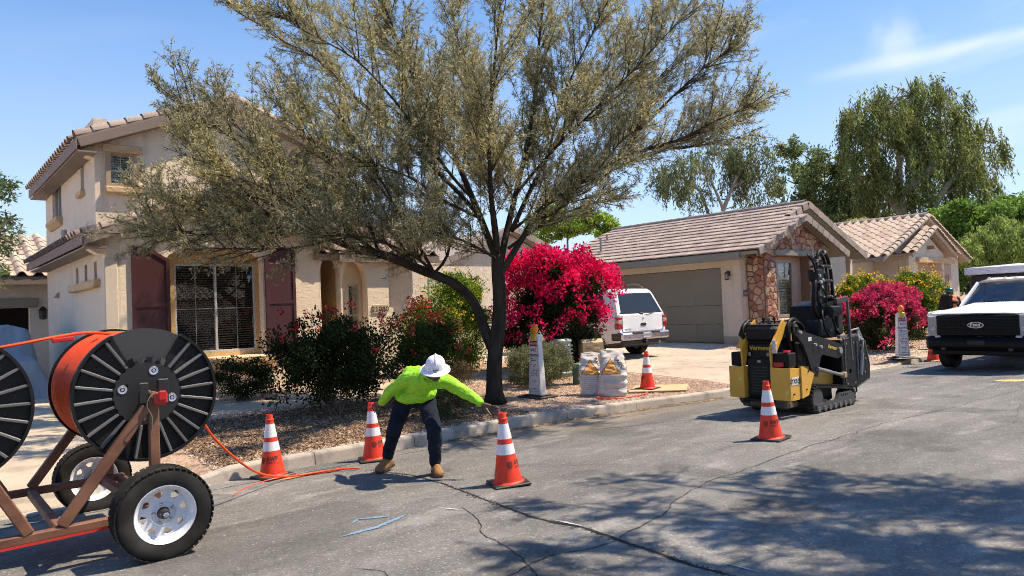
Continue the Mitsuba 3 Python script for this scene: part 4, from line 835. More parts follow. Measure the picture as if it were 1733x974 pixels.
# ---- the big tree in front of the house
LIMBS = {
    'trunk': [(0.0,0.0,-0.04),(-0.0,0.0,0.39),(0.04,0.0,0.85),(0.15,0.0,1.62),(0.14,0.05,2.34),(0.15,0.05,2.55)],
    'left': [(0.04,0.0,0.8),(-0.15,0.05,1.32),(-0.32,0.1,1.74),(-0.62,0.1,2.06),(-0.98,0.1,2.26),(-1.96,0.2,2.64),(-2.81,0.3,2.95),(-3.67,0.4,3.17),(-4.54,0.5,3.38),(-5.52,0.6,3.78),(-6.3,0.7,3.98)],
    'l2': [(-2.38,0.25,2.79),(-2.93,0.0,3.39),(-3.53,-0.3,4.08),(-4.21,-0.6,4.64),(-4.98,-0.8,5.1),(-5.23,-0.9,5.37)],
    'l3': [(-1.34,0.15,2.43),(-1.88,0.5,3.2),(-2.57,0.9,4.16),(-3.17,1.2,5.03),(-3.67,1.5,6.05)],
    'l4': [(-3.22,0.3,3.07),(-4.38,0.7,3.86),(-5.34,1.0,4.39)],
    'l5': [(-0.98,0.1,2.26),(-1.25,-0.5,2.86),(-1.63,-1.1,3.57),(-1.99,-1.5,4.34),(-2.18,-1.8,4.73)],
    'l6': [(-3.67,0.4,3.17),(-4.17,0.0,3.02),(-4.78,-0.5,3.09),(-5.27,-0.9,3.26)],
    'l7': [(-1.96,0.2,2.64),(-2.43,-0.5,3.01),(-3.04,-1.1,3.34),(-3.6,-1.6,3.74),(-4.06,-2.0,3.95)],
    'a': [(0.14,0.05,2.45),(-0.25,-0.1,3.53),(-0.59,-0.3,4.38),(-1.14,-0.6,5.52),(-1.56,-0.8,6.65),(-1.79,-1.0,7.45)],
    'b': [(0.2,0.05,2.44),(0.51,0.3,3.62),(0.87,0.5,5.05),(1.06,0.6,6.38),(1.33,0.7,7.97)],
    'c': [(0.2,0.05,2.24),(0.82,-0.1,3.13),(1.4,-0.2,3.69),(2.21,-0.3,4.02),(2.9,-0.5,4.26),(3.66,-0.7,4.49),(4.4,-0.9,4.83)],
    'd': [(-0.11,0.0,3.18),(-1.08,0.3,4.31),(-2.16,0.7,5.42),(-3.29,1.0,6.56),(-4.33,1.2,7.29),(-4.8,1.3,7.69)],
    'e': [(0.41,0.2,2.97),(1.19,0.8,4.45),(2.09,1.3,5.79),(3.15,1.7,6.95),(4.1,2.0,7.9)],
    'f': [(0.15,0.05,2.55),(0.02,1.0,4.08),(-0.23,1.8,5.66),(-0.54,2.4,7.59),(-0.76,2.8,9.04)],
    'g': [(0.15,0.05,2.55),(0.07,-0.9,3.64),(0.12,-1.8,4.56),(0.24,-2.5,5.37),(0.34,-3.0,6.07)],
    'h': [(1.81,-0.25,3.89),(2.68,0.3,5.04),(3.57,0.7,6.01),(4.64,1.0,6.64)],
    'i': [(2.21,-0.3,4.02),(2.93,-0.9,4.8),(3.59,-1.4,5.3),(3.92,-1.7,5.51)],
    'j': [(0.48,0.3,3.51),(-0.02,0.9,4.62),(-1.14,1.7,6.14),(-2.5,2.3,7.36),(-3.65,2.6,8.14)],
    'k': [(-0.25,-0.1,3.53),(-0.95,-1.0,4.33),(-1.55,-1.8,5.06),(-2.11,-2.4,5.49),(-2.66,-2.8,5.68)],
    'm': [(0.51,0.3,3.62),(1.39,-0.6,4.44),(2.08,-1.4,4.97),(2.62,-2.0,5.39),(3.14,-2.4,5.75)],
    'n': [(2.9,-0.5,4.26),(3.58,-0.2,4.3),(4.32,0.1,4.66),(4.77,0.3,4.97)],
    'o': [(0.34,0.05,2.65),(1.0,0.4,3.08),(1.82,0.8,3.48),(2.41,1.0,3.66)],
    'p': [(0.82,-0.1,3.13),(1.3,-1.0,3.29),(1.78,-1.8,3.78),(2.39,-2.4,4.15)],
    'q': [(-0.98,0.1,2.26),(-0.72,0.6,2.95),(-1.18,1.2,3.82),(-1.56,1.8,4.76)],
    'r': [(-1.34,0.15,2.43),(-2.08,1.0,3.04),(-3.14,1.9,3.76),(-4.27,2.6,4.15),(-5.39,3.0,4.38)],
    't': [(-2.81,0.3,2.95),(-3.69,0.6,4.14),(-4.38,0.5,5.06),(-4.87,0.3,5.51)],
    'u': [(-3.67,0.4,3.17),(-4.23,-0.6,3.95),(-4.68,-1.1,4.53)],
    'v': [(-1.96,0.2,2.64),(-2.38,0.4,3.74),(-2.96,0.3,4.59),(-3.64,0.2,5.44)],
    'w': [(-4.54,0.5,3.38),(-5.47,0.2,3.14),(-6.24,0.0,3.2)],
    'x': [(-2.81,0.3,2.95),(-3.47,-0.3,2.76),(-4.29,-0.8,2.71),(-4.92,-1.1,2.71)],
    'y': [(-0.98,0.1,2.26),(-1.44,-0.6,2.66),(-2.08,-1.3,2.81),(-2.69,-1.8,2.83)],
    'z': [(-0.11,0.0,3.18),(-0.81,-0.8,3.49),(-1.47,-1.5,3.78),(-2.0,-2.0,3.87)],
    'aa': [(0.14,0.05,2.45),(-0.26,-0.6,2.67),(-0.8,-1.2,2.82),(-1.22,-1.6,2.84)],
    'bb': [(0.41,0.2,2.97),(0.93,-0.8,3.24),(1.17,-1.4,3.33)],
    's': [(1.19,0.8,4.45),(1.53,0.4,5.54),(1.98,0.2,6.42),(2.52,0.0,7.39)],
}
def at_tree(P, o, F, R): return np.asarray(o) + P[:, :1] * R + P[:, 1:2] * F + np.stack([P[:, 0] * 0, P[:, 0] * 0, P[:, 2]], 1)
def big_tree():
    a = math.radians(38.7); F, R = np.array([math.sin(a), math.cos(a), 0]), np.array([math.cos(a), -math.sin(a), 0]); o = np.array([7.86, 9.95, 0.0]); rng = np.random.default_rng(21)
    T1 = new('shade_tree', 'large olive leaved desert tree with forked dark trunk beside the kerb', 'tree')
    rad = {'trunk': [.158, .136, .136, .122, .118, .11], 'left': [.09, .088, .084, .08, .076, .064, .055, .04, .03, .02, .01], 'a': (.066, .009), 'b': (.062, .009), 'c': (.06, .008), 'd': (.042, .007), 'e': (.046, .007), 'f': (.052, .007), 'g': (.05, .007)}
    sec, ter, lf = [], [], []
    for kx, P in LIMBS.items():
        P = at_tree(np.array(P, float), o, F, R); r = rad.get(kx, (.030, .006)); m = max(8, int(len(P) * 4)); S = spline(P, m) if len(P) > 2 else P
        if kx not in ('trunk',): S = S + (meshkit.noise(S * 1.6, 3)[:, None] - .5) * .26 * np.linspace(0, 1, m)[:, None]
        rr = np.interp(np.linspace(0, 1, m), np.linspace(0, 1, len(r)), r) * (1 + .12 * (meshkit.noise(S * 4, 7) - .5))
        if kx == 'trunk': rr[0] *= 1.35; rr[1] *= 1.12
        part(T1, 'trunk' if kx == 'trunk' else 'limb', tube(S, rr, 12 if len(r) > 2 or r[0] > .05 else 8, cap=True), 'bark', smooth=True)
        if kx == 'trunk': continue
        L = np.linalg.norm(np.diff(S, axis=0), axis=1).sum()
        q = shoots(S, int(L / .115), .28 if kx in ('left', 'a', 'b', 'c') else .12, .65, 1.85, rng, fwd=.75, side=.62, upb=.30); sec += q
        sec.append(S[int(m * .75):])
    for P in sec: ter += shoots(P, max(3, int(np.linalg.norm(P[-1] - P[0]) / .078)), .12, .18, .56, rng, fwd=.7, side=.7, upb=.15, k=4)
    part(T1, 'branches', twigs_mesh(sec, .011, .004, 4), 'bark', kind='stuff')
    part(T1, 'twigs', twigs_mesh(ter, .0042, .002, 3), 'bark', kind='stuff')
    p, t = spread(ter, 82, rng); p2, t2 = spread(sec, 34, rng, .3); p, t = np.vstack([p, p2]), np.vstack([t, t2])
    n = len(p); d = t * .55 + rng.normal(0, .55, (n, 3)) + [0, 0, -.05]
    gold = meshkit.fbm(p * .55, 3, 5)[:, None] + rng.normal(0, .13, (n, 1)) + (p[:, 2:3] - 4) * .03
    w = np.clip((gold - .46) * 3.0, 0, 1)
    c = np.array([.33, .322, .205]) * (1 - w) + np.array([.50, .445, .20]) * w
    v, f, c = leaf_quads(p + rng.normal(0, .012, (n, 3)), d, rng.uniform(.05, .10, n), rng.uniform(.011, .020, n), c, rng, .36)
    part(T1, 'crown', (v, f), 'leaf', c, kind='stuff')
    return n
big_tree()

# ---- a wide tree across the street (behind the camera): only its shade is seen
def street_tree():
    rng = np.random.default_rng(31); T2 = new('street_tree', 'wide tree across the street that shades the asphalt', 'tree')
    o = np.array([10.5, -9.6, -.1])
    main = [spline([o, o + [0, .2, 1.5], o + [-.1, .8, 3.0], o + [-.3, 2, 4.4]], 14)]
    part(T2, 'trunk', tube(main[0], np.linspace(.3, .2, 14), 12), 'bark', smooth=True)
    top = main[0][-1]; ends = [(6.2, 1.7, 5.6), (6.4, 2.4, 5.6), (7.0, 1.2, 6.0), (7.3, 3.0, 5.5), (8.0, 2.2, 6.3), (8.6, 3.2, 5.9), (9.2, 2.2, 6.4), (8.2, .8, 6.6), (9.6, 1.0, 6.8), (7.2, -.6, 6.6), (8.8, -1, 7.4), (10.4, .6, 7.0), (10.8, -2, 7.6), (7.6, 1.8, 5.6), (6.8, 0, 6.2), (9.9, 1.9, 6.0), (12.5, -2.5, 7.6)]
    sec, ter = [], []
    for e in ends:
        e = np.array(e); mid = top * .5 + e * .5 + [0, 0, .7]; S = spline([top, mid, e], 16); part(T2, 'limb', tube(S, np.linspace(.10, .015, 16), 8), 'bark', smooth=True)
        sec += shoots(S, 24, .45, .6, 1.5, rng, fwd=.7, side=.7, upb=.1)
    for P in sec: ter += shoots(P, 9, .1, .25, .7, rng, k=4)
    part(T2, 'twigs', twigs_mesh(sec + ter, .008, .004, 3), 'bark', kind='stuff')
    p, t = spread(ter, 60, rng); n = len(p)
    v, f, c = leaf_quads(p, t * .4 + rng.normal(0, .6, (n, 3)), rng.uniform(.06, .11, n), rng.uniform(.02, .036, n), (.08, .10, .04), rng)
    part(T2, 'crown', (v, f), 'leaf', c, kind='stuff')
street_tree()

# ---- trees behind the houses
BG = {
    'tall': dict(blobs=[(49.79,20.49,13.48,2.42,1.76),(52.37,19.58,14.85,1.76,1.37),(52.64,18.08,13.92,1.87,1.76),(48.58,21.55,12.18,1.48,1.95),(50.01,21.76,9.39,1.56,2.34),(50.8,19.74,10.7,2.15,2.73),(54.0,18.34,11.18,2.15,2.93),(56.98,17.12,11.88,1.76,1.56),(55.19,17.43,8.73,1.76,2.34),(51.65,19.13,7.54,1.17,1.37),(54.7,17.92,6.56,1.37,1.56),(51.05,20.95,7.55,1.09,1.56)], trunks=[[(50.65,20.1,4.08),(50.74,19.94,6.34),(50.59,20.01,8.18),(50.51,19.97,11.11),(50.09,20.24,13.47)],[(50.74,19.94,6.34),(50.22,20.34,7.42),(49.28,21.06,9.22)],[(51.78,19.08,5.97),(52.62,18.31,7.88),(54.08,17.0,10.14)],[(50.59,20.01,8.18),(51.68,19.06,9.09),(52.63,18.13,12.95)]]),
    'thin': dict(blobs=[(36.67,27.73,9.24,1.39,0.8),(37.65,26.93,8.53,1.17,0.91),(39.51,26.6,10.73,1.65,1.02),(40.2,24.71,10.89,1.39,1.02),(40.74,24.32,9.03,1.39,1.54),(40.64,25.7,9.25,1.02,1.1),(36.15,26.84,9.95,1.28,0.73),(40.08,24.92,7.79,0.51,0.66),(36.12,28.18,9.64,0.8,0.66)], trunks=[[(38.24,26.57,4.77),(38.27,26.47,6.89),(37.92,26.71,8.26),(36.96,27.49,9.3)],[(38.91,26.0,4.74),(39.0,25.85,7.11),(38.68,26.08,8.22),(38.3,26.36,9.16),(37.52,27.0,9.57)],[(39.0,25.85,7.11),(39.47,25.4,8.55),(40.11,24.82,9.98),(40.62,24.36,10.68)],[(39.47,25.4,8.55),(40.46,24.56,9.05)]]),
    'dense': dict(blobs=[(48.82,26.57,12.21,1.06,0.76),(49.91,25.69,11.3,1.69,1.18),(49.01,26.5,9.66,1.48,1.35),(51.6,25.65,9.3,2.33,1.9),(51.84,24.09,10.57,1.48,1.18),(52.07,23.98,8.23,2.11,2.11),(48.51,26.97,8.21,0.93,1.18),(51.72,25.65,6.28,2.96,1.9),(55.23,24.01,6.45,1.9,1.69)], trunks=[[(50.38,25.57,3.25),(50.27,25.55,6.64),(49.99,25.67,10.03)],[(50.27,25.55,6.64),(52.09,23.92,9.5)]]),
    'green1': dict(blobs=[(49.53,15.75,5.86,1.97,1.25),(49.52,17.1,4.91,1.79,1.61),(52.06,14.93,6.06,2.15,1.14),(54.65,14.04,6.46,1.79,1.07),(49.77,15.62,3.7,2.15,1.43),(52.87,14.32,4.01,2.15,1.61),(49.48,15.92,2.28,1.43,1.14),(52.28,14.88,2.03,1.97,1.07)], trunks=[[(49.73,15.77,0.48),(49.83,15.58,3.69),(49.52,15.77,5.5)],[(51.1,14.62,0.41),(51.15,14.46,3.98)]]),
    'willow': dict(blobs=[(41.13,12.42,3.88,1.11,0.88),(41.86,11.8,4.28,1.23,1.0),(42.64,11.14,4.09,1.17,1.0),(41.39,12.23,2.99,1.0,0.76)], trunks=[[(41.82,11.94,1.21),(41.84,11.84,3.26),(41.63,11.99,4.15)]]),
    'behind': dict(blobs=[(29.49,29.93,6.53,1.43,0.96),(30.66,28.96,6.26,1.37,0.82),(28.98,31.68,6.25,1.2,0.96),(31.31,28.42,5.99,0.75,0.61)], trunks=[[(29.44,30.09,3.18),(29.48,29.96,5.91)],[(29.48,29.96,5.91),(30.66,28.96,6.19)]]),
    'left': dict(blobs=[(0.71,13.04,3.72,0.6,0.38),(1.03,13.17,3.67,0.26,0.22),(0.79,13.52,3.04,0.51,0.43),(1.06,12.78,2.95,0.32,0.27),(1.21,13.04,3.21,0.17,0.12),(0.92,12.91,2.55,0.36,0.34)], trunks=[[(-0.21,13.99,-1.27),(-0.1,13.78,2.14),(0.31,13.4,3.14),(0.71,13.05,3.63)],[(0.1,13.59,2.64),(0.7,13.08,2.95),(1.09,12.75,2.95)]]),
    'low': dict(blobs=[(40.28,18.31,5.23,0.98,0.46),(41.28,17.48,5.08,0.72,0.39),(39.53,18.95,4.78,0.81,0.49)], trunks=[[(40.26,18.4,3.12),(40.28,18.32,4.91)]]),
}
def blob_pts(blobs, n, rng, shell=.55, seed=0, clump=26, cs=.28):
    vol = np.array([b[3] ** 2 * b[4] for b in blobs]); vol = vol / vol.sum(); ps, os_ = [], []
    for b, w in zip(blobs, vol):
        m = max(4, int(clump * (len(blobs) * w) ** .5)); k = int(n * w); u = rng.normal(0, 1, (m, 3)); u /= np.linalg.norm(u, axis=1, keepdims=True); rr = (shell + (1 - shell) * rng.random((m, 1))) ** .8
        cc = u * rr * [b[3], b[3], b[4]]; i = rng.integers(0, m, k); sz = rng.uniform(.5, 1.3, m)[i][:, None] * cs
        q = rng.normal(0, 1, (k, 3)); q /= np.linalg.norm(q, axis=1, keepdims=True) + 1e-9; q *= rng.random((k, 1)) ** .45
        ps.append(cc[i] + q * sz * [b[3], b[3], b[4]] + np.array(b[:3])); os_.append(u[i])
    return np.vstack(ps), np.vstack(os_)
def bg_tree(name, label, D, n, L, W, cols, seed, hang=0.0, bark='pale', trunk_r=.28, cs=.3, strands=False):
    rng = np.random.default_rng(seed); K = new(name, label, 'tree'); bc = (.33, .285, .235) if bark == 'pale' else (.12, .095, .07)
    for i, t in enumerate(D['trunks']):
        t = np.array(t); 
        if i == 0: t[0, 2] = .1
        S = spline(t, 14) if len(t) > 2 else np.linspace(t[0], t[1], 6)
        part(K, 'trunk' if i == 0 else 'limb', tube(S, np.linspace(trunk_r * (1 if i == 0 else .7), trunk_r * .22, len(S)), 9), 'vc', bc, smooth=True)
    base = np.array(D['trunks'][0][-1]); st = []
    for b in D['blobs']:
        e = np.array(b[:3]); allp = np.vstack([np.array(t) for t in D['trunks']]); s = allp[np.argmin(np.linalg.norm(allp - e, axis=1) + (allp[:, 2] > e[2]) * 3)]
        st.append(np.stack([s, s * .5 + e * .5 + rng.normal(0, .2, 3), e])); 
        for _ in range(7): u = nrm(rng.normal(0, 1, 3) + [0, 0, .3]); st.append(np.stack([e, e + u * [b[3], b[3], b[4]] * .5, e + u * [b[3], b[3], b[4]] * .95]))
    part(K, 'branches', twigs_mesh(st, trunk_r * .2, .015, 5), 'vc', np.array(bc) * .8, kind='stuff')
    if strands:
        p0, u = blob_pts(D['blobs'], n // 14, rng, .5, cs=cs); m = len(p0); s = np.tile(np.linspace(0, 1, 14), (m, 1)); le = rng.uniform(.5, 1.5, (m, 1)) * hang
        drift = rng.normal(0, .16, (m, 1, 2)) + u[:, None, :2] * .25
        p = np.repeat(p0[:, None], 14, 1); p[..., 2] -= s * le; p[..., :2] += drift * s[..., None]; p = p.reshape(-1, 3) + rng.normal(0, .05, (m * 14, 3)); d = rng.normal(0, .45, (len(p), 3)) + [0, 0, -.9]
        tone = np.repeat(rng.uniform(.6, 1.4, m), 14)[:, None]
    else:
        p, u = blob_pts(D['blobs'], n, rng, .5, cs=cs); d = u * .5 + rng.normal(0, .7, (len(p), 3)) + [0, 0, -hang]; tone = .6 + .8 * meshkit.noise(p * .9, seed)[:, None]
    c = np.asarray(cols, float)[rng.integers(0, len(cols), len(p))] * tone; n = len(p)
    v, f, c = leaf_quads(p, d, rng.uniform(.7, 1.3, n) * L, rng.uniform(.7, 1.3, n) * W, c, rng, .2)
    part(K, 'crown', (v, f), 'leaf', c, kind='stuff')
bg_tree('tall_tree', 'tallest weeping tree with pale trunks behind the far right house', BG['tall'], 47000, .30, .085, [(0.217, 0.258, 0.092), (0.280, 0.307, 0.103), (0.153, 0.197, 0.081)], 41, hang=1.5, strands=True, trunk_r=.42, cs=.30)
bg_tree('thin_tree', 'thin open tree with white branches above the garage roof', BG['thin'], 12000, .24, .075, [(0.217, 0.246, 0.115), (0.153, 0.186, 0.092)], 42, hang=.9, strands=True, trunk_r=.2, cs=.42)
bg_tree('dense_tree', 'dense dark green tree behind the ridge of the garage roof', BG['dense'], 26000, .26, .13, [(.19, .25, .105), (.24, .31, .13), (.16, .21, .10)], 43, hang=.3, bark='dark', cs=.34)
bg_tree('leafy_tree', 'broad mid green tree behind the white truck', BG['green1'], 46000, .25, .12, [(0.178, 0.296, 0.065), (0.229, 0.370, 0.069), (0.128, 0.222, 0.058)], 44, hang=.3, bark='dark', cs=.34)
bg_tree('drooping_tree', 'light green feathery tree at right edge above the white truck', BG['willow'], 20000, .20, .05, [(0.357, 0.444, 0.126), (0.280, 0.370, 0.115)], 45, hang=.7, strands=True, bark='dark', trunk_r=.15)
bg_tree('round_tree', 'bright green tree top seen over the roof left of the garage', BG['behind'], 18000, .20, .10, [(0.332, 0.468, 0.081), (0.255, 0.370, 0.069)], 46, hang=.2, bark='dark', trunk_r=.18)
bg_tree('edge_tree', 'dark leaved tree reaching in at the left edge of the photo', BG['left'], 5200, .075, .024, [(0.114, 0.161, 0.081), (0.153, 0.210, 0.092)], 47, hang=.2, bark='dark', trunk_r=.09, cs=.42)
bg_tree('small_tree', 'pale olive bushy tree just above the right house roof', BG['low'], 7000, .16, .07, [(0.408, 0.419, 0.184), (0.332, 0.345, 0.138)], 48, bark='dark', trunk_r=.08)

# ---- shrubs
def shrub(name, label, c, r, n, L, W, cols, seed, flowers=None, nst=16, clump=40, cs=.3, shell=.5, flat=.92, stem=(.16, .12, .085), cat_='shrub', up=.35, group=None, boxy=0.0):
    """c: centre of the foot on the ground; r: radii (x, y, z); flowers: (clusters, petals, size, colours, min height, spot radius)"""
    rng = np.random.default_rng(seed); K = new(name, label, cat_, group); rx, ry, rz = r; c = np.array([c[0], c[1], float(zg(c[0], c[1]))])
    m = clump; u = rng.normal(0, 1, (m * 3, 3)); u /= np.linalg.norm(u, axis=1, keepdims=True); u = u[u[:, 2] > -flat][:m]; m = len(u); bq = lambda w: w / (np.abs(w) ** 5).sum(1, keepdims=True) ** .2 * boxy + w * (1 - boxy)
    lump = 1 + .34 * (meshkit.noise(u * 2.3, seed)[:, None] - .5) * 2
    rr = (shell + (1 - shell) * rng.random((m, 1)) ** .6) * lump; mid = c + [0, 0, rz * 1.0]
    cc = mid + bq(u) * rr * [rx, ry, rz] * .86; cc[:, 2] = np.maximum(cc[:, 2], c[2] + .10)
    st = [np.stack([c + rng.normal(0, .06, 3) * [1, 1, 0], c * .55 + q * .45 + [0, 0, .08], q]) for q in cc[rng.permutation(m)[:nst]]]
    part(K, 'stems', twigs_mesh(st, .016, .004, 4), 'vc', stem, kind='stuff')
    i = rng.integers(0, m, n); q = rng.normal(0, 1, (n, 3)); q /= np.linalg.norm(q, axis=1, keepdims=True); q *= rng.random((n, 1)) ** .5
    p = cc[i] + q * np.array([rx, ry, rz]) * cs * rng.uniform(.6, 1.25, m)[i][:, None]; p[:, 2] = np.maximum(p[:, 2], c[2] + .02 + .1 * rng.random(n))
    d = q * .8 + rng.normal(0, .5, (n, 3)) + [0, 0, up]
    tone = rng.uniform(.75, 1.25, m)[i][:, None]
    v, f, col = leaf_quads(p, d, rng.uniform(.6, 1.25, n) * L, rng.uniform(.7, 1.2, n) * W, np.asarray(cols)[rng.integers(0, len(cols), n)] * tone, rng, .2)
    part(K, 'foliage', (v, f), 'leaf', col, kind='stuff')
    if flowers:
        nc, npt, fs, fc, hmin, fr = flowers
        uu = rng.normal(0, 1, (nc * 8, 3)); uu /= np.linalg.norm(uu, axis=1, keepdims=True)
        h = (uu[:, 2] + 1) / 2; den = meshkit.noise(uu * 3.1, seed + 5); keep = rng.random(len(uu)) < np.clip((h - hmin) * 2.6 + (den - .5) * 2.0, 0.015, 1); uu = uu[keep & (uu[:, 2] > -flat)][:nc]
        lump = 1 + .34 * (meshkit.noise(uu * 2.3, seed)[:, None] - .5) * 2
        fp = mid + bq(uu) * lump * np.array([rx, ry, rz]) * rng.uniform(.93, 1.12, (len(uu), 1))
        j = np.repeat(np.arange(len(uu)), npt); N = len(j); o = rng.normal(0, 1, (N, 3)); o /= np.linalg.norm(o, axis=1, keepdims=True)
        pp = fp[j] + o * fr * rng.random((N, 1)) ** .5; tone = rng.uniform(.5, 1.3, len(uu))[j][:, None]
        v, f, col = leaf_quads(pp, o + rng.normal(0, .4, (N, 3)), rng.uniform(.7, 1.2, N) * fs, rng.uniform(.6, 1, N) * fs * .8, np.asarray(fc)[rng.integers(0, len(fc), N)] * tone, rng, .15)
        part(K, 'flowers', (v, f), 'petal', col, kind='stuff')
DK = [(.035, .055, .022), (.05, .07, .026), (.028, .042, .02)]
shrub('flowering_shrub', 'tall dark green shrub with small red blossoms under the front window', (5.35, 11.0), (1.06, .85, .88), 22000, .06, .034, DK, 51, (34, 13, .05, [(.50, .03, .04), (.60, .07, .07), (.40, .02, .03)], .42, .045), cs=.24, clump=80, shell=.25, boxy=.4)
shrub('flowering_shrub', 'dark shrub with coral blossoms left of the big tree trunk', (7.35, 11.3), (.76, .65, .86), 13000, .06, .034, [(.075, .115, .03), (.055, .085, .025), (.11, .15, .04)], 52, (64, 18, .05, [(.70, .12, .09), (.60, .06, .07), (.75, .22, .16)], .5, .055), cs=.26, clump=56, shell=.3, boxy=.3)
shrub('yellow_shrub', 'bright green shrub with yellow bells beside the porch wall', (9.95, 14.0), (.98, .8, 1.16), 20000, .09, .034, [(.17, .27, .03), (.22, .33, .04), (.12, .20, .025)], 53, (70, 8, .05, [(.75, .55, .04)], .4, .05), cs=.28, clump=60, shell=.5, boxy=.3)
shrub('boxwood_shrub', 'clipped round grey green shrub behind the left no parking sign', (9.85, 11.0), (.66, .58, .44), 26000, .042, .016, [(.22, .24, .13), (.28, .30, .17), (.15, .17, .085)], 54, cs=.2, clump=150, shell=.78, boxy=.6)
shrub('low_shrub', 'low olive shrub at the kerb beside the worker', (6.35, 9.35), (.55, .45, .26), 7000, .04, .014, [(.11, .13, .05), (.08, .10, .04)], 55, cs=.3)
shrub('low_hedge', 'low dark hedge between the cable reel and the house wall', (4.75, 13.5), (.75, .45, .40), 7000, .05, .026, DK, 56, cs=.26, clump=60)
shrub('dry_grass', 'dry straw coloured grass tuft behind the tree trunk', (8.15, 11.5), (.42, .35, .28), 1600, .22, .006, [(.40, .30, .14), (.32, .24, .12), (.24, .2, .1)], 57, cs=.4, clump=14, cat_='grass', up=1.3)
shrub('dry_grass', 'dry yellow twiggy bush between coral shrub and tree trunk', (8.0, 12.0), (.36, .35, .36), 1500, .12, .012, [(.45, .32, .08), (.36, .28, .12)], 58, cs=.4, clump=14, cat_='bush', up=.9)
MAG = [(.78, .012, .10), (.68, .01, .09), (.85, .03, .14)]
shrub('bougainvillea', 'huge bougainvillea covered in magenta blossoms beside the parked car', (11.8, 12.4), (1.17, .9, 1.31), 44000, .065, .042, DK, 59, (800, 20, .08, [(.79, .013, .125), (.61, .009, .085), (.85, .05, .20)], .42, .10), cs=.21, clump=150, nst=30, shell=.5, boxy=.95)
shrub('bougainvillea', 'pink bougainvillea mound behind the far no parking sign', (21.6, 9.15), (1.55, .85, .86), 22000, .065, .04, [(.06, .08, .03), (.045, .06, .025)], 60, (520, 16, .075, [(.60, .04, .13), (.72, .12, .22), (.5, .03, .11)], .45, .08), cs=.2, clump=100, boxy=.4)
shrub('yellow_shrub', 'yellow flowering shrub left behind the pink mound', (23.9, 10.75), (1.08, .8, 1.10), 22000, .085, .038, [(.13, .21, .03), (.17, .26, .04), (.09, .14, .02)], 61, (150, 7, .065, [(.78, .52, .03), (.80, .60, .06)], .45, .07), cs=.24, clump=80, boxy=.35, shell=.68)
shrub('yellow_shrub', 'yellow flowering shrub right behind the pink mound below the gables', (27.2, 10.4), (1.34, .8, 1.10), 24000, .085, .038, [(.13, .21, .03), (.17, .26, .04), (.09, .14, .02)], 62, (190, 7, .065, [(.78, .52, .03), (.80, .60, .06)], .45, .07), cs=.24, clump=90, boxy=.35, shell=.68)
# ------------------------------------------------------------------ cable reel trailer and its two reels
ORANGE = (.82, .085, .016)
def ring_sector(r0, r1, a0, a1, d, M, n=None):
    n = n or max(3, int(abs(a1 - a0) / 4)); a = np.radians(np.linspace(a0, a1, n))
    P = Polygon([(r1 * math.cos(t), r1 * math.sin(t)) for t in a] + [(r0 * math.cos(t), r0 * math.sin(t)) for t in a[::-1]])
    return prism(P, d, M)
def flange(owner, x, y, z, R, rot=0.0, gap=None, full=False):
    """disc in the plane Y = y, its outer face towards -Y"""
    F = FY(x, y, z); seg = [(0, 360)] if gap is None else [(gap[1], gap[0] + 360)]
    rim, pocket, ribs = [], [], []
    for a0, a1 in seg:
        pocket.append(ring_sector(.24 * R / .534, R - .01, a0, a1, .018, F @ tr(0, 0, -.055)))
        rim.append(ring_sector(R - .022, R, a0, a1, .062, F @ tr(0, 0, -.058)))
    hub = .50 * R
    part(owner, 'flange_plate', cat(pocket), 'black_plastic')
    part(owner, 'rim', cat(rim), 'black_plastic', smooth=30)
    for k in range(24):
        a = rot + k * 15
        if gap is not None and gap[0] - 4 < (a % 360) < gap[1] + 4: continue
        t = math.radians(a); c, s = math.cos(t), math.sin(t)
        part(owner, 'rib', move(bx((hub - .015, -.011, -.04), (R - .02, .011, .0), .004), F @ np.array([[c, -s, 0, 0], [s, c, 0, 0], [0, 0, 1, 0], [0, 0, 0, 1.0]])), 'vcs', np.array((.10, .10, .10)) * (1 + .5 * ((k * 7) % 5) / 5))
    if gap is not None: part(owner, 'inner_disc', cat([ring_sector(.05, R - .012, 0, 360, .012, F @ tr(0, 0, -.085), 72)]), 'vcs', (.045, .045, .047))
    # scalloped hub plate
    P = Point(0, 0).buffer(hub * .93, 48)
    for k in range(24):
        t = math.radians(rot + 7.5 + k * 15); P = P.difference(Point(hub * math.cos(t), hub * math.sin(t)).buffer(hub * .10, 8))
    for q in (35, 150, 260): t = math.radians(rot + q); P = P.difference(Point(hub * .62 * math.cos(t), hub * .62 * math.sin(t)).buffer(.012))
    part(owner, 'hub_plate', prism(P, .05, F @ tr(0, 0, -.05)), 'vcs', (.018, .018, .019))
    for q in (75, 165, 345, 255):
        t = math.radians(q + rot * 0); part(owner, 'bolt', move(cat([lathe([(.018, .004), (.034, .006), (.036, 0)][::-1] + [(.018, .006)], 18), lathe([(0, -.0), (.012, 0), (.012, .010), (0, .010)], 6)]), F @ tr(hub * .70 * math.cos(t), hub * .70 * math.sin(t), .001)), 'steel', smooth=35)
    if gap is not None:
        r = np.random.default_rng(4)   # torn tabs along the broken edge
        for i, a in enumerate(np.linspace(gap[0] + 3, gap[1] - 3, 8)):
            t = math.radians(a); L = r.uniform(.03, .085)
            m = move(bx((0, -.02, -.012), (L, .02 * r.uniform(.5, 1.2), 0)), F @ rotm((0, 0, 1), a) @ tr(hub * .86, 0, -.01) @ rotm((0, 1, 0), r.uniform(-25, 25))); part(owner, 'torn_tab', m, 'black_plastic')
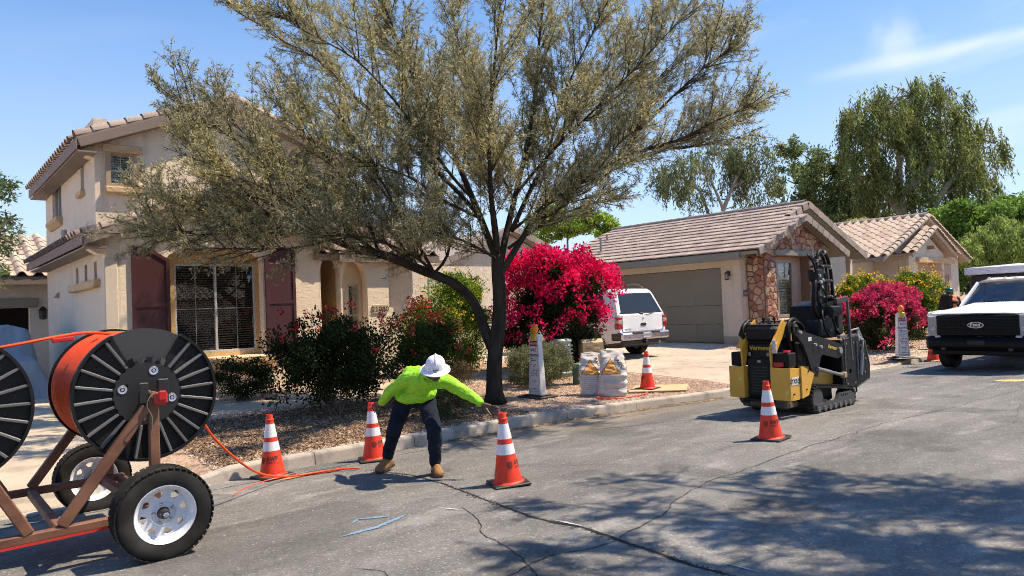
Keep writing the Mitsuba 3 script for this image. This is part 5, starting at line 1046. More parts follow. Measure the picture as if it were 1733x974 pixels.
def reel(label, x, z, R, y0, y1, gap, rot, cable=True):
    K = new('cable_reel', label, 'reel', None)
    flange(K, x, y0, z, R, rot, gap)
    B = FY(x, y1, z); part(K, 'back_flange', cat([ring_sector(.05, R * .965, 0, 360, .03, B @ tr(0, 0, -.015), 72), ring_sector(R * .93, R * .97, 0, 360, .05, B @ tr(0, 0, -.01), 72)]), 'black_plastic', smooth=30)
    part(K, 'drum', lathe([(.27, 0), (.27, y1 - y0 - .06)], 40, frame((x, y1 - .02, z), (1, 0, 0), (0, 0, 1), (0, -1, 0))), 'black_plastic', smooth=True)
    part(K, 'shaft', cyl((x, y0 - .24, z), (x, y1 + .30, z), .03, 14), 'rust_steel', smooth=30)
    if cable:
        prof = []; d = .034; n = int((y1 - y0 - .1) / d)
        for i in range(n):
            for a in np.linspace(0, PI, 6)[:-1]: prof.append((.478 + .006 * math.sin(i * 2.1) + d * .5 * math.sin(a), i * d + d / 2 - d / 2 * math.cos(a)))
        prof = [(.27, 0)] + prof + [(.478, n * d), (.27, n * d)]
        part(K, 'wound_cable', lathe(prof, 72, frame((x, y1 - .035, z), (1, 0, 0), (0, 0, 1), (0, -1, 0))), 'vcs', ORANGE, smooth=40)
    return K
R1 = reel('black cable reel with bright orange cable and a broken flange', 1.488, 1.04, .534, 6.35, 7.62, (60, 117), 4, True)
# torn black liner hanging over the cable
_r = np.random.default_rng(2)
for a0, a1, w in ((150, 172, .20), (196, 232, .26), (120, 146, .14)):
    a = np.radians(np.linspace(a0, a1, 9)); v = []
    for t in a:
        for q in (6.36, 6.36 + w * (.75 + .25 * math.sin(t * 9))): v.append((1.488 + (.512) * math.cos(t), q, 1.04 + (.512) * math.sin(t)))
    f = [(i * 2, i * 2 + 1, i * 2 + 3) for i in range(8)] + [(i * 2, i * 2 + 3, i * 2 + 2) for i in range(8)]
    v = np.array(v); n_ = len(v); c_ = np.array([1.488, 0, 1.04]); inn = v.copy(); inn[:, [0, 2]] = c_[[0, 2]] + (v[:, [0, 2]] - c_[[0, 2]]) * .975
    part(R1, 'torn_liner', hull(np.vstack([v, inn])) if False else (np.vstack([v, inn]), np.vstack([np.array(f), np.array(f)[:, ::-1] + n_])), 'black_plastic')
R2 = reel('black cable reel cut off by the left edge of the photo', .185, 1.05, .545, 6.35, 7.62, None, 0, False)
CB = new('orange_cable', 'orange cable running from the reel down to the street crack', 'cable')
part(CB, 'run', tube(spline([(1.93, 6.85, .92), (1.99, 6.8, .80), (2.10, 6.88, .62), (2.29, 7.02, .40), (2.62, 7.35, .12), (3.02, 7.75, -.10), (3.38, 7.93, -.185), (3.7, 7.9, -.19), (4.05, 7.72, -.19)], 60), .012, 9), 'vcs', ORANGE, smooth=True)
part(CB, 'loose_end', tube(spline([(2.55, 7.6, -.19), (2.75, 7.75, -.17), (3.0, 7.85, -.16), (3.25, 7.9, -.17), (3.6, 7.98, -.20)], 30), .005, 6), 'vcs', ORANGE, smooth=True)
CB2 = new('orange_cable', 'orange cable running off the top of the reel out of the photo to the left', 'cable')
part(CB2, 'run', tube(spline([(1.488, 6.9, 1.515), (1.36, 6.95, 1.52), (1.264, 7.0, 1.535), (.78, 7.0, 1.487), (.58, 7.0, 1.455), (-.2, 7.0, 1.33), (-1.2, 7.1, 1.25)], 50), .013, 9), 'vcs', ORANGE, smooth=True)
part(CB2, 'clamp', beam((.93, 7.0, 1.487), (1.09, 7.0, 1.500), .05, .035, bev=.006), 'vcs', (.45, .02, .015))

TRL = new('reel_trailer', 'rusty brown two wheeled trailer frame carrying the cable reels', 'trailer')
def bar(n, a, b, w=.066, h=.066): part(TRL, n, beam(a, b, w, h, bev=.008), 'rust_steel')
bar('rail', (-2.4, 6.2, .07), (1.62, 6.2, .135)); bar('rail', (-2.4, 7.88, .11), (1.62, 7.88, .13))
bar('cross_beam', (1.58, 6.24, .125), (1.58, 7.84, .125)); bar('cross_beam', (.86, 6.24, .12), (.86, 7.84, .12)); bar('cross_beam', (-1.2, 6.24, .1), (-1.2, 7.84, .1))
for y, s in ((6.2, 1), (7.88, -1)):
    bar('post', (1.49, y, .17), (1.49, y, 1.02), .075, .06); bar('strut', (.86, y, .16), (1.44, y, .95), .075, .075)
    bar('post', (.185, y, .15), (.185, y, 1.03), .075, .06); bar('strut', (.66, y, .15), (.23, y, .95), .075, .075)
    part(TRL, 'shaft_cradle', cat([bx((1.39, y - .03, .98), (1.455, y + .03, 1.14), .006), bx((1.525, y - .035, .96), (1.60, y + .03, 1.16), .006)]), 'vcs', (.02, .018, .017))
    part(TRL, 'shaft_cradle', cat([bx((.09, y - .03, .99), (.15, y + .03, 1.15), .006), bx((.22, y - .035, .97), (.29, y + .03, 1.16), .006)]), 'vcs', (.02, .018, .017))
part(TRL, 'axle', beam((1.45, 6.10, .165), (1.44, 8.22, .11), .07, .07, bev=.008), 'rust_steel')
part(TRL, 'warning_tape', beam((-2.3, 6.157, .034), (1.2, 6.157, .092), .004, .018), 'vcs', (.5, .03, .02))
part(TRL, 'red_lock', cat([bx((1.475, 6.085, .965), (1.575, 6.15, 1.065), .018), bx((1.50, 6.07, 1.0), (1.56, 6.09, 1.075), .008)]), 'vcg', (.45, .012, .015))
part(TRL, 'lock_wire', tube(spline([(1.50, 6.10, 1.06), (1.44, 6.07, 1.04), (1.42, 6.08, .96), (1.45, 6.09, .90), (1.455, 6.10, .80), (1.47, 6.12, .74)], 20), .004, 5), 'vc', (.2, .17, .12))
def tyre_mesh(R, w, n=56):
    h = w / 2; p = [(R * .62, -h * .80), (R * .66, -h * .92), (R * .80, -h * 1.0), (R * .92, -h * .97), (R * .975, -h * .84), (R, -h * .66)]
    for g in (-.36, 0, .36): p += [(R, h * (g - .075)), (R - .012, h * (g - .06)), (R - .012, h * (g + .06)), (R, h * (g + .075))]
    return lathe(p + [(r, -z) for r, z in p[:6][::-1]], n)
def trailer_wheel(x, y, z, R, lean):
    k = numbered(TRL + '__wheel'); M = frame((x, y, z), (1, 0, 0), nrm((0, -lean, 1)), nrm((0, -1, -lean)))
    part(k, 'tyre', move(tyre_mesh(R, .205), M), 'rubber', smooth=35)
    blk = []
    for s in (-1, 1):
        for i in range(46):
            t = 2 * PI * (i + .5 * (s > 0)) / 46; blk.append(move(bx((-.0175, -.006, -.018), (.0175, .0015, .018)), frame(((R - .001) * math.cos(t), (R - .001) * math.sin(t), s * .082), (-math.sin(t), math.cos(t), 0), (math.cos(t), math.sin(t), 0))))
    part(k, 'tread_block', move(cat(blk), M), 'rubber', kind='stuff')
    part(k, 'rim', move(lathe([(R * .50, .0), (R * .53, .055), (R * .585, .078), (R * .625, .092), (R * .635, .088), (R * .60, .06), (R * .575, .02), (R * .56, -.09)][::-1], 56), M), 'vcs', (.66, .67, .70), smooth=40)
    P = Point(0, 0).buffer(R * .53, 32).difference(Point(0, 0).buffer(R * .13))
    for i in range(8):
        t = 2 * PI * i / 8 + .2; a, b = R * .36, R * .44
        P = P.difference(Polygon([(a * math.cos(t - .06), a * math.sin(t - .06)), (b * math.cos(t - .17), b * math.sin(t - .17)), ((b + .006) * math.cos(t), (b + .006) * math.sin(t)), (b * math.cos(t + .17), b * math.sin(t + .17)), (a * math.cos(t + .06), a * math.sin(t + .06))]).buffer(.006))
    part(k, 'disc', move(cat([prism(P, .012, tr(0, 0, .012)), lathe([(R * .25, .03), (R * .27, .024), (R * .30, .02)][::-1], 32)]), M), 'vcs', (.60, .62, .66))
    part(k, 'hub', move(cat([lathe([(0, .085), (.03, .085), (.036, .07), (.042, .0)][::-1], 24), lathe([(0, .022), (R * .14, .022)][::-1], 24)]), M), 'vcs', (.03, .025, .025), smooth=35)
    part(k, 'axle_nut', move(lathe([(.022, .08), (.022, .105), (.012, .11), (0, .11)], 6), M), 'chrome')
    for i in range(5): t = 2 * PI * i / 5 + .5; part(k, 'lug_nut', move(lathe([(.012, .02), (.012, .045), (.006, .055), (0, .055)], 6), M @ tr(R * .205 * math.cos(t), R * .205 * math.sin(t), 0)), 'chrome')
    t = 1.05; part(k, 'valve', move(cyl((R * .50 * math.cos(t), R * .50 * math.sin(t), .03), (R * .50 * math.cos(t), R * .50 * math.sin(t), .10), .006, 8), M), 'vcs', (.02, .02, .02))
    
trailer_wheel(1.475, 5.95, .178, .345, 0.035); trailer_wheel(1.42, 8.28, .09, .335, -0.02)
# ------------------------------------------------------------------ tracked mini loader with a drill attachment
LO = new('mini_loader', 'yellow and black tracked mini loader parked on the street', 'loader')
OX, OY = 9.7, 5.96; OZ = float(roadz(0, 5.9))
def lp(m): return move(m, tr(OX, OY, OZ))
YL, BK, DG, GRY = (.60, .33, .045), (.005, .005, .0055), (.05, .05, .052), (.22, .22, .22)
def L_(n, m, col, mat=None, **k):
    mat = mat or ('blk' if max(col) < .04 else 'vcs'); return part(LO, n, lp(m), mat, col, **k)
def side_poly(pts, y, th): return prism(pts, th, frame((0, y, 0), (1, 0, 0), (0, 0, 1), (0, -1, 0)))   # in x, z; grows towards -y
for s in (-1, 1):
    # tracks
    yo = -.53 if s < 0 else .27
    C1, C2, C3 = Point(.74, .215).buffer(.175, 24), Point(1.76, .155).buffer(.115, 24), Point(.74, .195).buffer(.155, 24)
    out = unary_union([C1, C2, C3]).convex_hull; k = numbered(LO + '__track')
    belt = out.buffer(.028).difference(out); part(k, 'belt', lp(prism(belt, .26, frame((0, yo + .26, 0), (1, 0, 0), (0, 0, 1), (0, -1, 0)))), 'rubber')
    ring = LineString(out.buffer(.04).exterior.coords); n = int(ring.length / .062)
    for i in range(n):
        p = np.array(ring.interpolate(i * .062 + .02).coords[0]); q = np.array(ring.interpolate(i * .062 + .03).coords[0]); t = nrm(np.r_[q - p, 0]); t3 = np.array([t[0], 0, t[1]]); nn = np.array([-t[1], 0, t[0]])
        part(k, 'lug', lp(move(bx((-.017, -.014, 0), (.017, .014, .256), .004), frame((p[0], yo + .002, p[1]), t3, nn, (0, 1, 0)) if np.dot(np.cross(t3, nn), (0, 1, 0)) > 0 else frame((p[0], yo + .002, p[1]), -t3, nn, (0, 1, 0)))), 'rubber')
    ys = yo - .012 if s < 0 else yo + .24
    fr = Polygon([(.62, .06), (1.78, .05), (1.86, .10), (1.84, .20), (1.72, .245), (1.36, .245), (1.26, .155), (.98, .155), (.94, .20), (.90, .155), (.66, .14)])
    for u in (1.40, 1.46, 1.52, 1.58): fr = fr.difference(rect(u, .19, u + .03, .225))
    part(k, 'track_frame', lp(prism(fr, .05, frame((0, ys + .05, 0), (1, 0, 0), (0, 0, 1), (0, -1, 0)))), 'vcs', DG)
    for u in (.70, .88, 1.04, 1.20, 1.36, 1.52, 1.68): part(k, 'roller', lp(cyl((u, ys - .012, .075), (u, ys + .20, .075), .042, 14)), 'vcs', (.10, .10, .10), smooth=30)
    part(k, 'drive_wheel', lp(cyl((.74, ys + .03, .215), (.74, ys + .22, .215), .155, 24)), 'vcs', (.05, .05, .05), smooth=30)
    part(k, 'idler', lp(cyl((1.76, ys + .03, .155), (1.76, ys + .22, .155), .10, 20)), 'vcs', (.05, .05, .05), smooth=30)
    # rear corner boxes and blades
    y0, y1 = (-.50, -.19) if s < 0 else (.25, .50)
    bxp = [(0, .27), (.24, .27), (.27, .30), (.27, .72), (0, .74)]
    L_('corner_box', side_poly(bxp, y1, y1 - y0), YL)
    L_('battery_case', bx((.03, y0 + .03, .742), (.25, y1 - .02, .95), .015), BK)
    ya = -.205 if s < 0 else .27
    L_('side_blade', side_poly([(-.01, .74), (.06, .74), (.14, .95), (.40, 1.26), (.39, 1.43), (.30, 1.38), (.0, 1.07), (-.03, 1.0)], ya, .022), YL)
    L_('blade_flange', beam((-.02, ya - .011 + s * .035, 1.02), (.33, ya - .011 + s * .035, 1.39), .012, .10, up=(0, 1, 0)), YL)
    yb = -.505 if s < 0 else .53
    L_('side_bracket', side_poly([(.275, .28), (.46, .31), (.64, .61), (.34, .74), (.275, .74)], yb, .018), YL)
    L_('bolt', cat([cyl((.40, yb - .03, .40), (.40, yb, .40), .012, 8), cyl((.47, yb - .03, .66), (.47, yb, .66), .016, 8), cyl((.07, yb - .02, .36), (.07, yb + .02, .36), .012, 8)]), BK)
    # lift arms
    ym = -.44 if s < 0 else .48
    arm = Polygon([(.26, 1.20), (.32, 1.29), (.80, 1.17), (1.45, 1.03), (1.60, .99), (1.66, .92), (1.63, .80), (1.50, .77), (1.02, .865), (.96, .83), (.84, .54), (.70, .56), (.60, .80), (.46, 1.05)])
    for c in ((.36, 1.235), (.76, 1.02), (.92, .98), (1.57, .89)): arm = arm.difference(Point(c).buffer(.022))
    L_('lift_arm', side_poly(list(arm.exterior.coords), ym, .035), (.014, .014, .0145))
    for c in ((.36, 1.235), (.78, 1.03), (.95, .985)): L_('pin', cyl((c[0], ym - .07, c[1]), (c[0], ym + .02, c[1]), .022, 12), (.30, .30, .31), smooth=30)
    L_('pivot_ring', cyl((1.57, ym - .06, .89), (1.57, ym + .02, .89), .05, 18), GRY, smooth=30)
    L_('lift_cylinder', cat([cyl((.80, ym - .05, .665), (1.20, ym - .05, .58), .033, 14), cyl((1.20, ym - .05, .58), (1.60, ym - .05, .50), .026, 14)]), (.16, .155, .15), smooth=30)
    L_('cylinder_end', bx((1.58, ym - .085, .455), (1.68, ym - .01, .545), .012), (.30, .25, .12))
    L_('arm_decal', prism(rect(1.18, .955, 1.47, 1.005), .003, frame((0, ym - .0355, 0), (1, 0, 0), (0, 0, 1), (0, -1, 0)) @ rotm((0, 0, 1), 0)) if False else cat([text('Vermeer', .05, frame((1.32, ym - .037, .93), nrm((1, 0, -.19)), nrm((.19, 0, 1)), (0, -1, 0)))]), (.60, .42, .06))
L_('white_label', prism(rect(.60, 1.09, .70, 1.15), .003, frame((0, -.4755, 0), (1, 0, 0), (0, 0, 1), (0, -1, 0))), (.6, .6, .58), 'vc')
L_('model_plate', bx((.03, -.506, .49), (.235, -.502, .60)), (.55, .56, .55), 'vc')
L_('model_letters', text('CTX100', .058, frame((.125, -.5075, .517), (1, 0, 0), (0, 0, 1), (0, -1, 0))), (.02, .02, .02), 'vc')
L_('model_stripe', cat([prism([(.205, .49), (.235, .49), (.235, .60)], .003, frame((0, -.5065, 0), (1, 0, 0), (0, 0, 1), (0, -1, 0)))]), (.02, .02, .02), 'vc')
L_('engine_cover', bx((.10, -.18, .24), (.62, .24, 1.10), .03), BK)
L_('rear_panel', bx((.075, -.165, .30), (.098, .225, .86), .01), (.008, .008, .0085))
L_('maker_letters', text('Vermeer', .062, frame((.097, .02, .985), (0, -1, 0), (0, 0, 1), (-1, 0, 0))), (.50, .34, .05), 'vc')
L_('hood', bx((.09, -.215, 1.10), (1.0, .275, 1.345), .05), (.008, .008, .0085))
L_('hood_plate', bx((.14, -.18, 1.347), (.72, .24, 1.362), .006), (.035, .035, .036))
L_('footplate', bx((-.06, -.18, .235), (.12, .24, .275), .01), BK)
L_('belly', bx((.2, -.30, .10), (1.62, .30, .36), .03), (.05, .045, .04))
ch = Polygon([(.60, .36), (1.70, .36), (1.72, .50), (1.50, .56), (1.1, .66), (.62, .72)])
for u in (.70, .79, .88, .97, 1.06): ch = ch.difference(Polygon([(u, .56), (u + .05, .55), (u + .055, .63), (u + .01, .65)]).buffer(.008))
for y in (-.285, .31): L_('chassis_side', side_poly(list(ch.exterior.coords), y, .025), YL) if False else L_('chassis_side', prism(ch, .025, frame((0, y, 0), (1, 0, 0), (0, 0, 1), (0, -1, 0))), YL)
L_('chassis', bx((.55, -.28, .36), (1.66, .28, .56), .01), (.06, .05, .04))
L_('engine', cat([bx((.62, -.26, .56), (1.30, .26, 1.09), .04), bx((1.0, -.30, .62), (1.25, -.26, .86), .02), cyl((.9, -.28, .95), (1.2, -.28, .95), .06, 14)]), BK)
L_('engine_shroud', side_poly([(1.02, .60), (1.16, .62), (1.20, .80), (1.10, .93), (.98, .90)], -.30, .03), YL)
L_('red_tank', bx((1.05, -.31, .86), (1.34, -.12, .96), .02), (.14, .012, .012))
L_('warning_light', cat([bx((.05, -.46, .952), (.12, -.38, .985), .006)]), (.5, .02, .02))
L_('filter', lathe([(0, 0), (.038, 0), (.04, .12), (.03, .15), (.03, .19), (0, .20)], 16, tr(.02, -.26, .95)), (.42, .42, .42), smooth=35)
L_('red_reflector', bx((-.006, -.40, .755), (.03, -.25, .82), .004), (.40, .01, .015))
for i, (y, z) in enumerate(((-.06, .0), (.03, .01), (.12, .0))): L_('control_lever', cat([cyl((.42, y, 1.35), (.40, y, 1.42), .010, 8), lathe([(0, 0), (.022, .01), (.026, .03), (.018, .05), (0, .055)], 12, tr(.40, y, 1.41))]), BK if i != 1 else (.05, .16, .10), smooth=35)
def hose(pts, r=.02, n=34, col=BK, nm='hose'): L_(nm, tube(spline(pts, n), r, 9), col, smooth=True)
hose([(.55, -.22, .80), (.42, -.27, 1.1), (.45, -.25, 1.34), (.62, -.24, 1.42), (.80, -.26, 1.30), (.86, -.28, 1.05)], .03); hose([(.60, -.26, .85), (.50, -.30, 1.15), (.56, -.28, 1.36), (.72, -.28, 1.36), (.82, -.30, 1.15)], .022)
hose([(.30, .30, 1.1), (.22, .33, 1.3), (.32, .34, 1.40), (.46, .32, 1.30), (.44, .30, 1.12)], .035); hose([(.22, .28, 1.1), (.10, .30, 1.28), (.22, .31, 1.37), (.34, .29, 1.25)], .035)
hose([(.30, -.05, 1.37), (.42, .05, 1.40), (.60, .0, 1.39), (.78, -.10, 1.40), (.92, -.12, 1.37)], .014); hose([(.22, .08, 1.37), (.40, .14, 1.395), (.62, .1, 1.39), (.9, .05, 1.37)], .012)
L_('grille_plate', side_poly([(.52, 1.10), (.64, 1.10), (.64, 1.30), (.54, 1.34)], -.235, .012), YL); L_('grille_slot', cat([side_poly([(.55, 1.12 + i * .05), (.61, 1.12 + i * .05), (.61, 1.145 + i * .05), (.56, 1.145 + i * .05)], -.248, .003) for i in range(4)]), (.10, .02, .015))
# attachment: carriage, vertical drive mast, hydraulic motor, hoses
L_('mount_plate', bx((1.63, -.47, .30), (1.72, .42, 1.04), .012), BK)
car = Polygon([(1.74, .26), (2.10, .26), (2.55, .36), (2.58, .60), (2.44, 1.0), (2.20, 1.06), (1.74, 1.06)])
L_('carriage_side', prism(car.difference(rect(1.86, .50, 1.93, .57)), .03, frame((0, -.44, 0), (1, 0, 0), (0, 0, 1), (0, -1, 0))), (.009, .009, .0095)); L_('carriage_side', prism(car, .03, frame((0, .40, 0), (1, 0, 0), (0, 0, 1), (0, -1, 0))), (.009, .009, .0095))
L_('carriage', bx((1.74, -.438, .30), (2.12, .37, 1.02), .02), BK); L_('front_plate', hull(np.array([(2.12, y, z) for y in (-.44, .37) for z in (.30, 1.0)] + [(2.46, y, z) for y in (-.44, .37) for z in (.42, .90)])), (.008, .008, .0085))
L_('skid_foot', bx((2.30, -.45, .36), (2.52, -.30, .62), .01), BK); L_('step_loop', tube([(1.84, -.46, .30), (1.84, -.48, .20), (2.06, -.48, .20), (2.06, -.46, .30)], .014, 8), BK)
L_('top_bar', beam((1.66, -.42, 1.09), (2.30, -.42, 1.09), .05, .05, bev=.006), (.10, .10, .10)); L_('guard_post', beam((1.99, -.46, .70), (1.93, -.46, 1.72), .035, .035, bev=.004), (.07, .07, .075)); L_('guard_bar', beam((1.60, -.43, 1.66), (1.95, -.45, 1.70), .05, .08, bev=.004), (.05, .03, .03))
L_('valve', cat([cyl((2.25, -.46, 1.00), (2.25, -.46, 1.16), .02, 10), cyl((2.20, -.46, 1.1), (2.34, -.46, 1.02), .022, 10), cyl((2.38, -.47, .98), (2.30, -.47, .80), .022, 10), lathe([(0, 0), (.03, .0), (.03, .03), (0, .04)], 10, tr(2.36, -.46, 1.0))]), (.42, .42, .42), smooth=30)
L_('rail_loop', tube([(2.12, -.42, 1.02), (2.06, -.43, 1.18), (2.30, -.44, 1.20), (2.42, -.44, 1.04)], .014, 8), (.3, .3, .3))
L_('mast_base', hull(np.array([(x, y, z) for y in (-.26, .30) for x, z in ((1.44, 1.08), (2.06, 1.08), (1.52, 1.60), (1.98, 1.68))])), BK)
L_('base_block', cat([bx((1.36, -.28, 1.10), (1.60, -.05, 1.38), .03), bx((1.92, -.30, 1.12), (2.10, .1, 1.72), .02), cyl((1.6, -.31, 1.5), (1.86, -.31, 1.5), .09, 16)]), (.018, .018, .019), smooth=30)
L_('mast', cat([beam((1.78, -.12, 1.6), (1.72, -.12, 2.34), .09, .13, bev=.008)]), BK); L_('mast', beam((1.90, -.05, 1.6), (1.84, -.05, 2.28), .05, .10, bev=.006), (.035, .035, .036)); L_('mast_edge', beam((1.70, -.15, 1.58), (1.64, -.15, 2.30), .02, .05, bev=.004), (.12, .12, .12))
L_('ram', cyl((1.98, -.1, 1.70), (1.93, -.1, 2.12), .04, 14), (.03, .03, .03), smooth=30); L_('ram_rod', cyl((1.93, -.1, 2.12), (1.92, -.1, 2.26), .022, 12), (.35, .35, .36), smooth=30)
L_('valve_block', cat([bx((1.44, -.24, 2.0), (1.62, -.08, 2.18), .012), bx((1.50, -.25, 1.86), (1.60, -.10, 2.0), .01)]), (.009, .009, .0095)); L_('fitting', cat([cyl((1.50, -.26, 2.08), (1.50, -.22, 2.08), .022, 10), cyl((1.52, -.27, 1.98), (1.52, -.2, 1.98), .026, 10), cyl((1.6, -.26, 2.02), (1.6, -.2, 2.02), .018, 10), cyl((1.56, -.26, 1.9), (1.56, -.2, 1.9), .02, 10)]), (.40, .40, .40), smooth=30)
L_('spring_rod', cyl((1.42, -.2, 2.14), (1.41, -.2, 2.50), .008, 8), (.4, .4, .4))
hose([(1.62, -.18, 2.10), (1.50, -.20, 2.32), (1.60, -.20, 2.46), (1.82, -.18, 2.46), (2.0, -.16, 2.28), (2.06, -.16, 2.0), (2.08, -.16, 1.68)], .027); hose([(1.58, -.16, 2.2), (1.54, -.14, 2.36), (1.68, -.14, 2.43), (1.86, -.12, 2.40), (2.0, -.1, 2.16), (2.04, -.1, 1.72)], .024)
hose([(1.47, -.22, 2.10), (1.36, -.24, 2.22), (1.18, -.28, 2.34), (1.16, -.26, 2.38), (1.32, -.22, 2.37), (1.52, -.18, 2.33)], .020); hose([(1.44, -.2, 2.0), (1.34, -.22, 1.82), (1.36, -.2, 1.55), (1.50, -.2, 1.42)], .034); hose([(1.52, -.2, 1.88), (1.46, -.22, 1.72), (1.56, -.22, 1.58)], .02); hose([(1.60, -.24, 1.86), (1.66, -.26, 1.72), (1.62, -.26, 1.6)], .016)
L_('hose_band', cat([cyl((1.50, -.2, 2.30), (1.49, -.2, 2.34), .034, 10), cyl((1.77, -.18, 2.465), (1.82, -.18, 2.46), .034, 10), cyl((2.01, -.16, 2.24), (2.03, -.16, 2.2), .034, 10)]), (.35, .35, .35), smooth=30)

# wear, fasteners and small fittings
EDG = (.11, .11, .112)
L_('plate_edge', cat([beam((2.10, -.472, .26), (2.55, -.472, .36), .012, .014), beam((2.55, -.472, .36), (2.58, -.472, .60), .012, .014), beam((2.58, -.472, .60), (2.44, -.472, 1.0), .012, .014), beam((1.74, -.472, .26), (1.74, -.472, 1.06), .012, .016), beam((2.14, -.472, .40), (2.14, -.472, 1.0), .01, .03)]), EDG)
L_('bolt', cat([cyl((x, -.478, z), (x, -.465, z), .016, 8) for x, z in ((1.80, .34), (1.80, .98), (2.05, .34), (2.05, .98), (2.40, .48), (2.44, .70), (2.30, .92))]), (.16, .16, .16))
L_('hydraulic_ram', cat([cyl((2.22, -.485, .45), (2.30, -.485, .80), .03, 12), cyl((2.30, -.485, .80), (2.34, -.485, .98), .016, 10)]), (.20, .20, .205), smooth=30)
for m_ in (bx((.30, -.2165, 1.14), (.306, -.214, 1.32)), bx((.62, -.2165, 1.14), (.626, -.214, 1.32)), bx((.086, -.19, 1.10), (.089, .25, 1.106))): L_('hood_seam', m_, (.03, .03, .03))
L_('vent_slot', cat([bx((.072, -.10 + 0 * i, .36 + i * .045), (.0765, .16, .378 + i * .045)) for i in range(9)]), (.03, .03, .031))
L_('hinge', cat([bx((.072, -.14, .90), (.08, -.10, .95)), bx((.072, .16, .90), (.08, .20, .95))]), (.20, .20, .20)); L_('latch', bx((.068, .0, .80), (.078, .06, .835), .003), (.28, .28, .28))
L_('decal', cat([bx((-.004, -.47, .36), (-.001, -.42, .42)), bx((-.004, .28, .52), (-.001, .34, .58))]), (.55, .50, .12), 'vc')
L_('mud', cat([bx((.3, -.31, .12), (.8, -.29, .20), .01)]), (.16, .12, .085), 'vc')
for i, (a, b_) in enumerate((((.62, -.31, 1.05), (1.05, -.33, .80)), ((.70, -.32, .98), (1.30, -.34, .84)), ((1.0, -.33, 1.05), (1.5, -.36, .95)))): hose([a, tuple(np.array(a) * .6 + np.array(b_) * .4 + [0, -.02, .07]), b_], .014, 20)
hose([(1.50, -.26, 1.52), (1.40, -.32, 1.35), (1.45, -.34, 1.18), (1.58, -.34, 1.10)], .018); hose([(1.66, -.28, 1.58), (1.62, -.36, 1.40), (1.72, -.36, 1.22), (1.9, -.34, 1.14)], .018)
L_('mast_bracket', cat([bx((1.62, -.22, z), (1.96, -.02, z + .035), .006) for z in (1.72, 1.98, 2.22)]), (.03, .03, .03)); L_('bolt', cat([cyl((x, -.235, z), (x, -.20, z), .013, 8) for x in (1.66, 1.92) for z in (1.738, 1.998, 2.238)]), (.30, .30, .30))
L_('base_bolt', cat([cyl((x, -.30, z), (x, -.25, z), .018, 8) for x, z in ((1.5, 1.2), (1.7, 1.2), (1.9, 1.2), (1.6, 1.42), (1.85, 1.44))]), (.22, .22, .22))
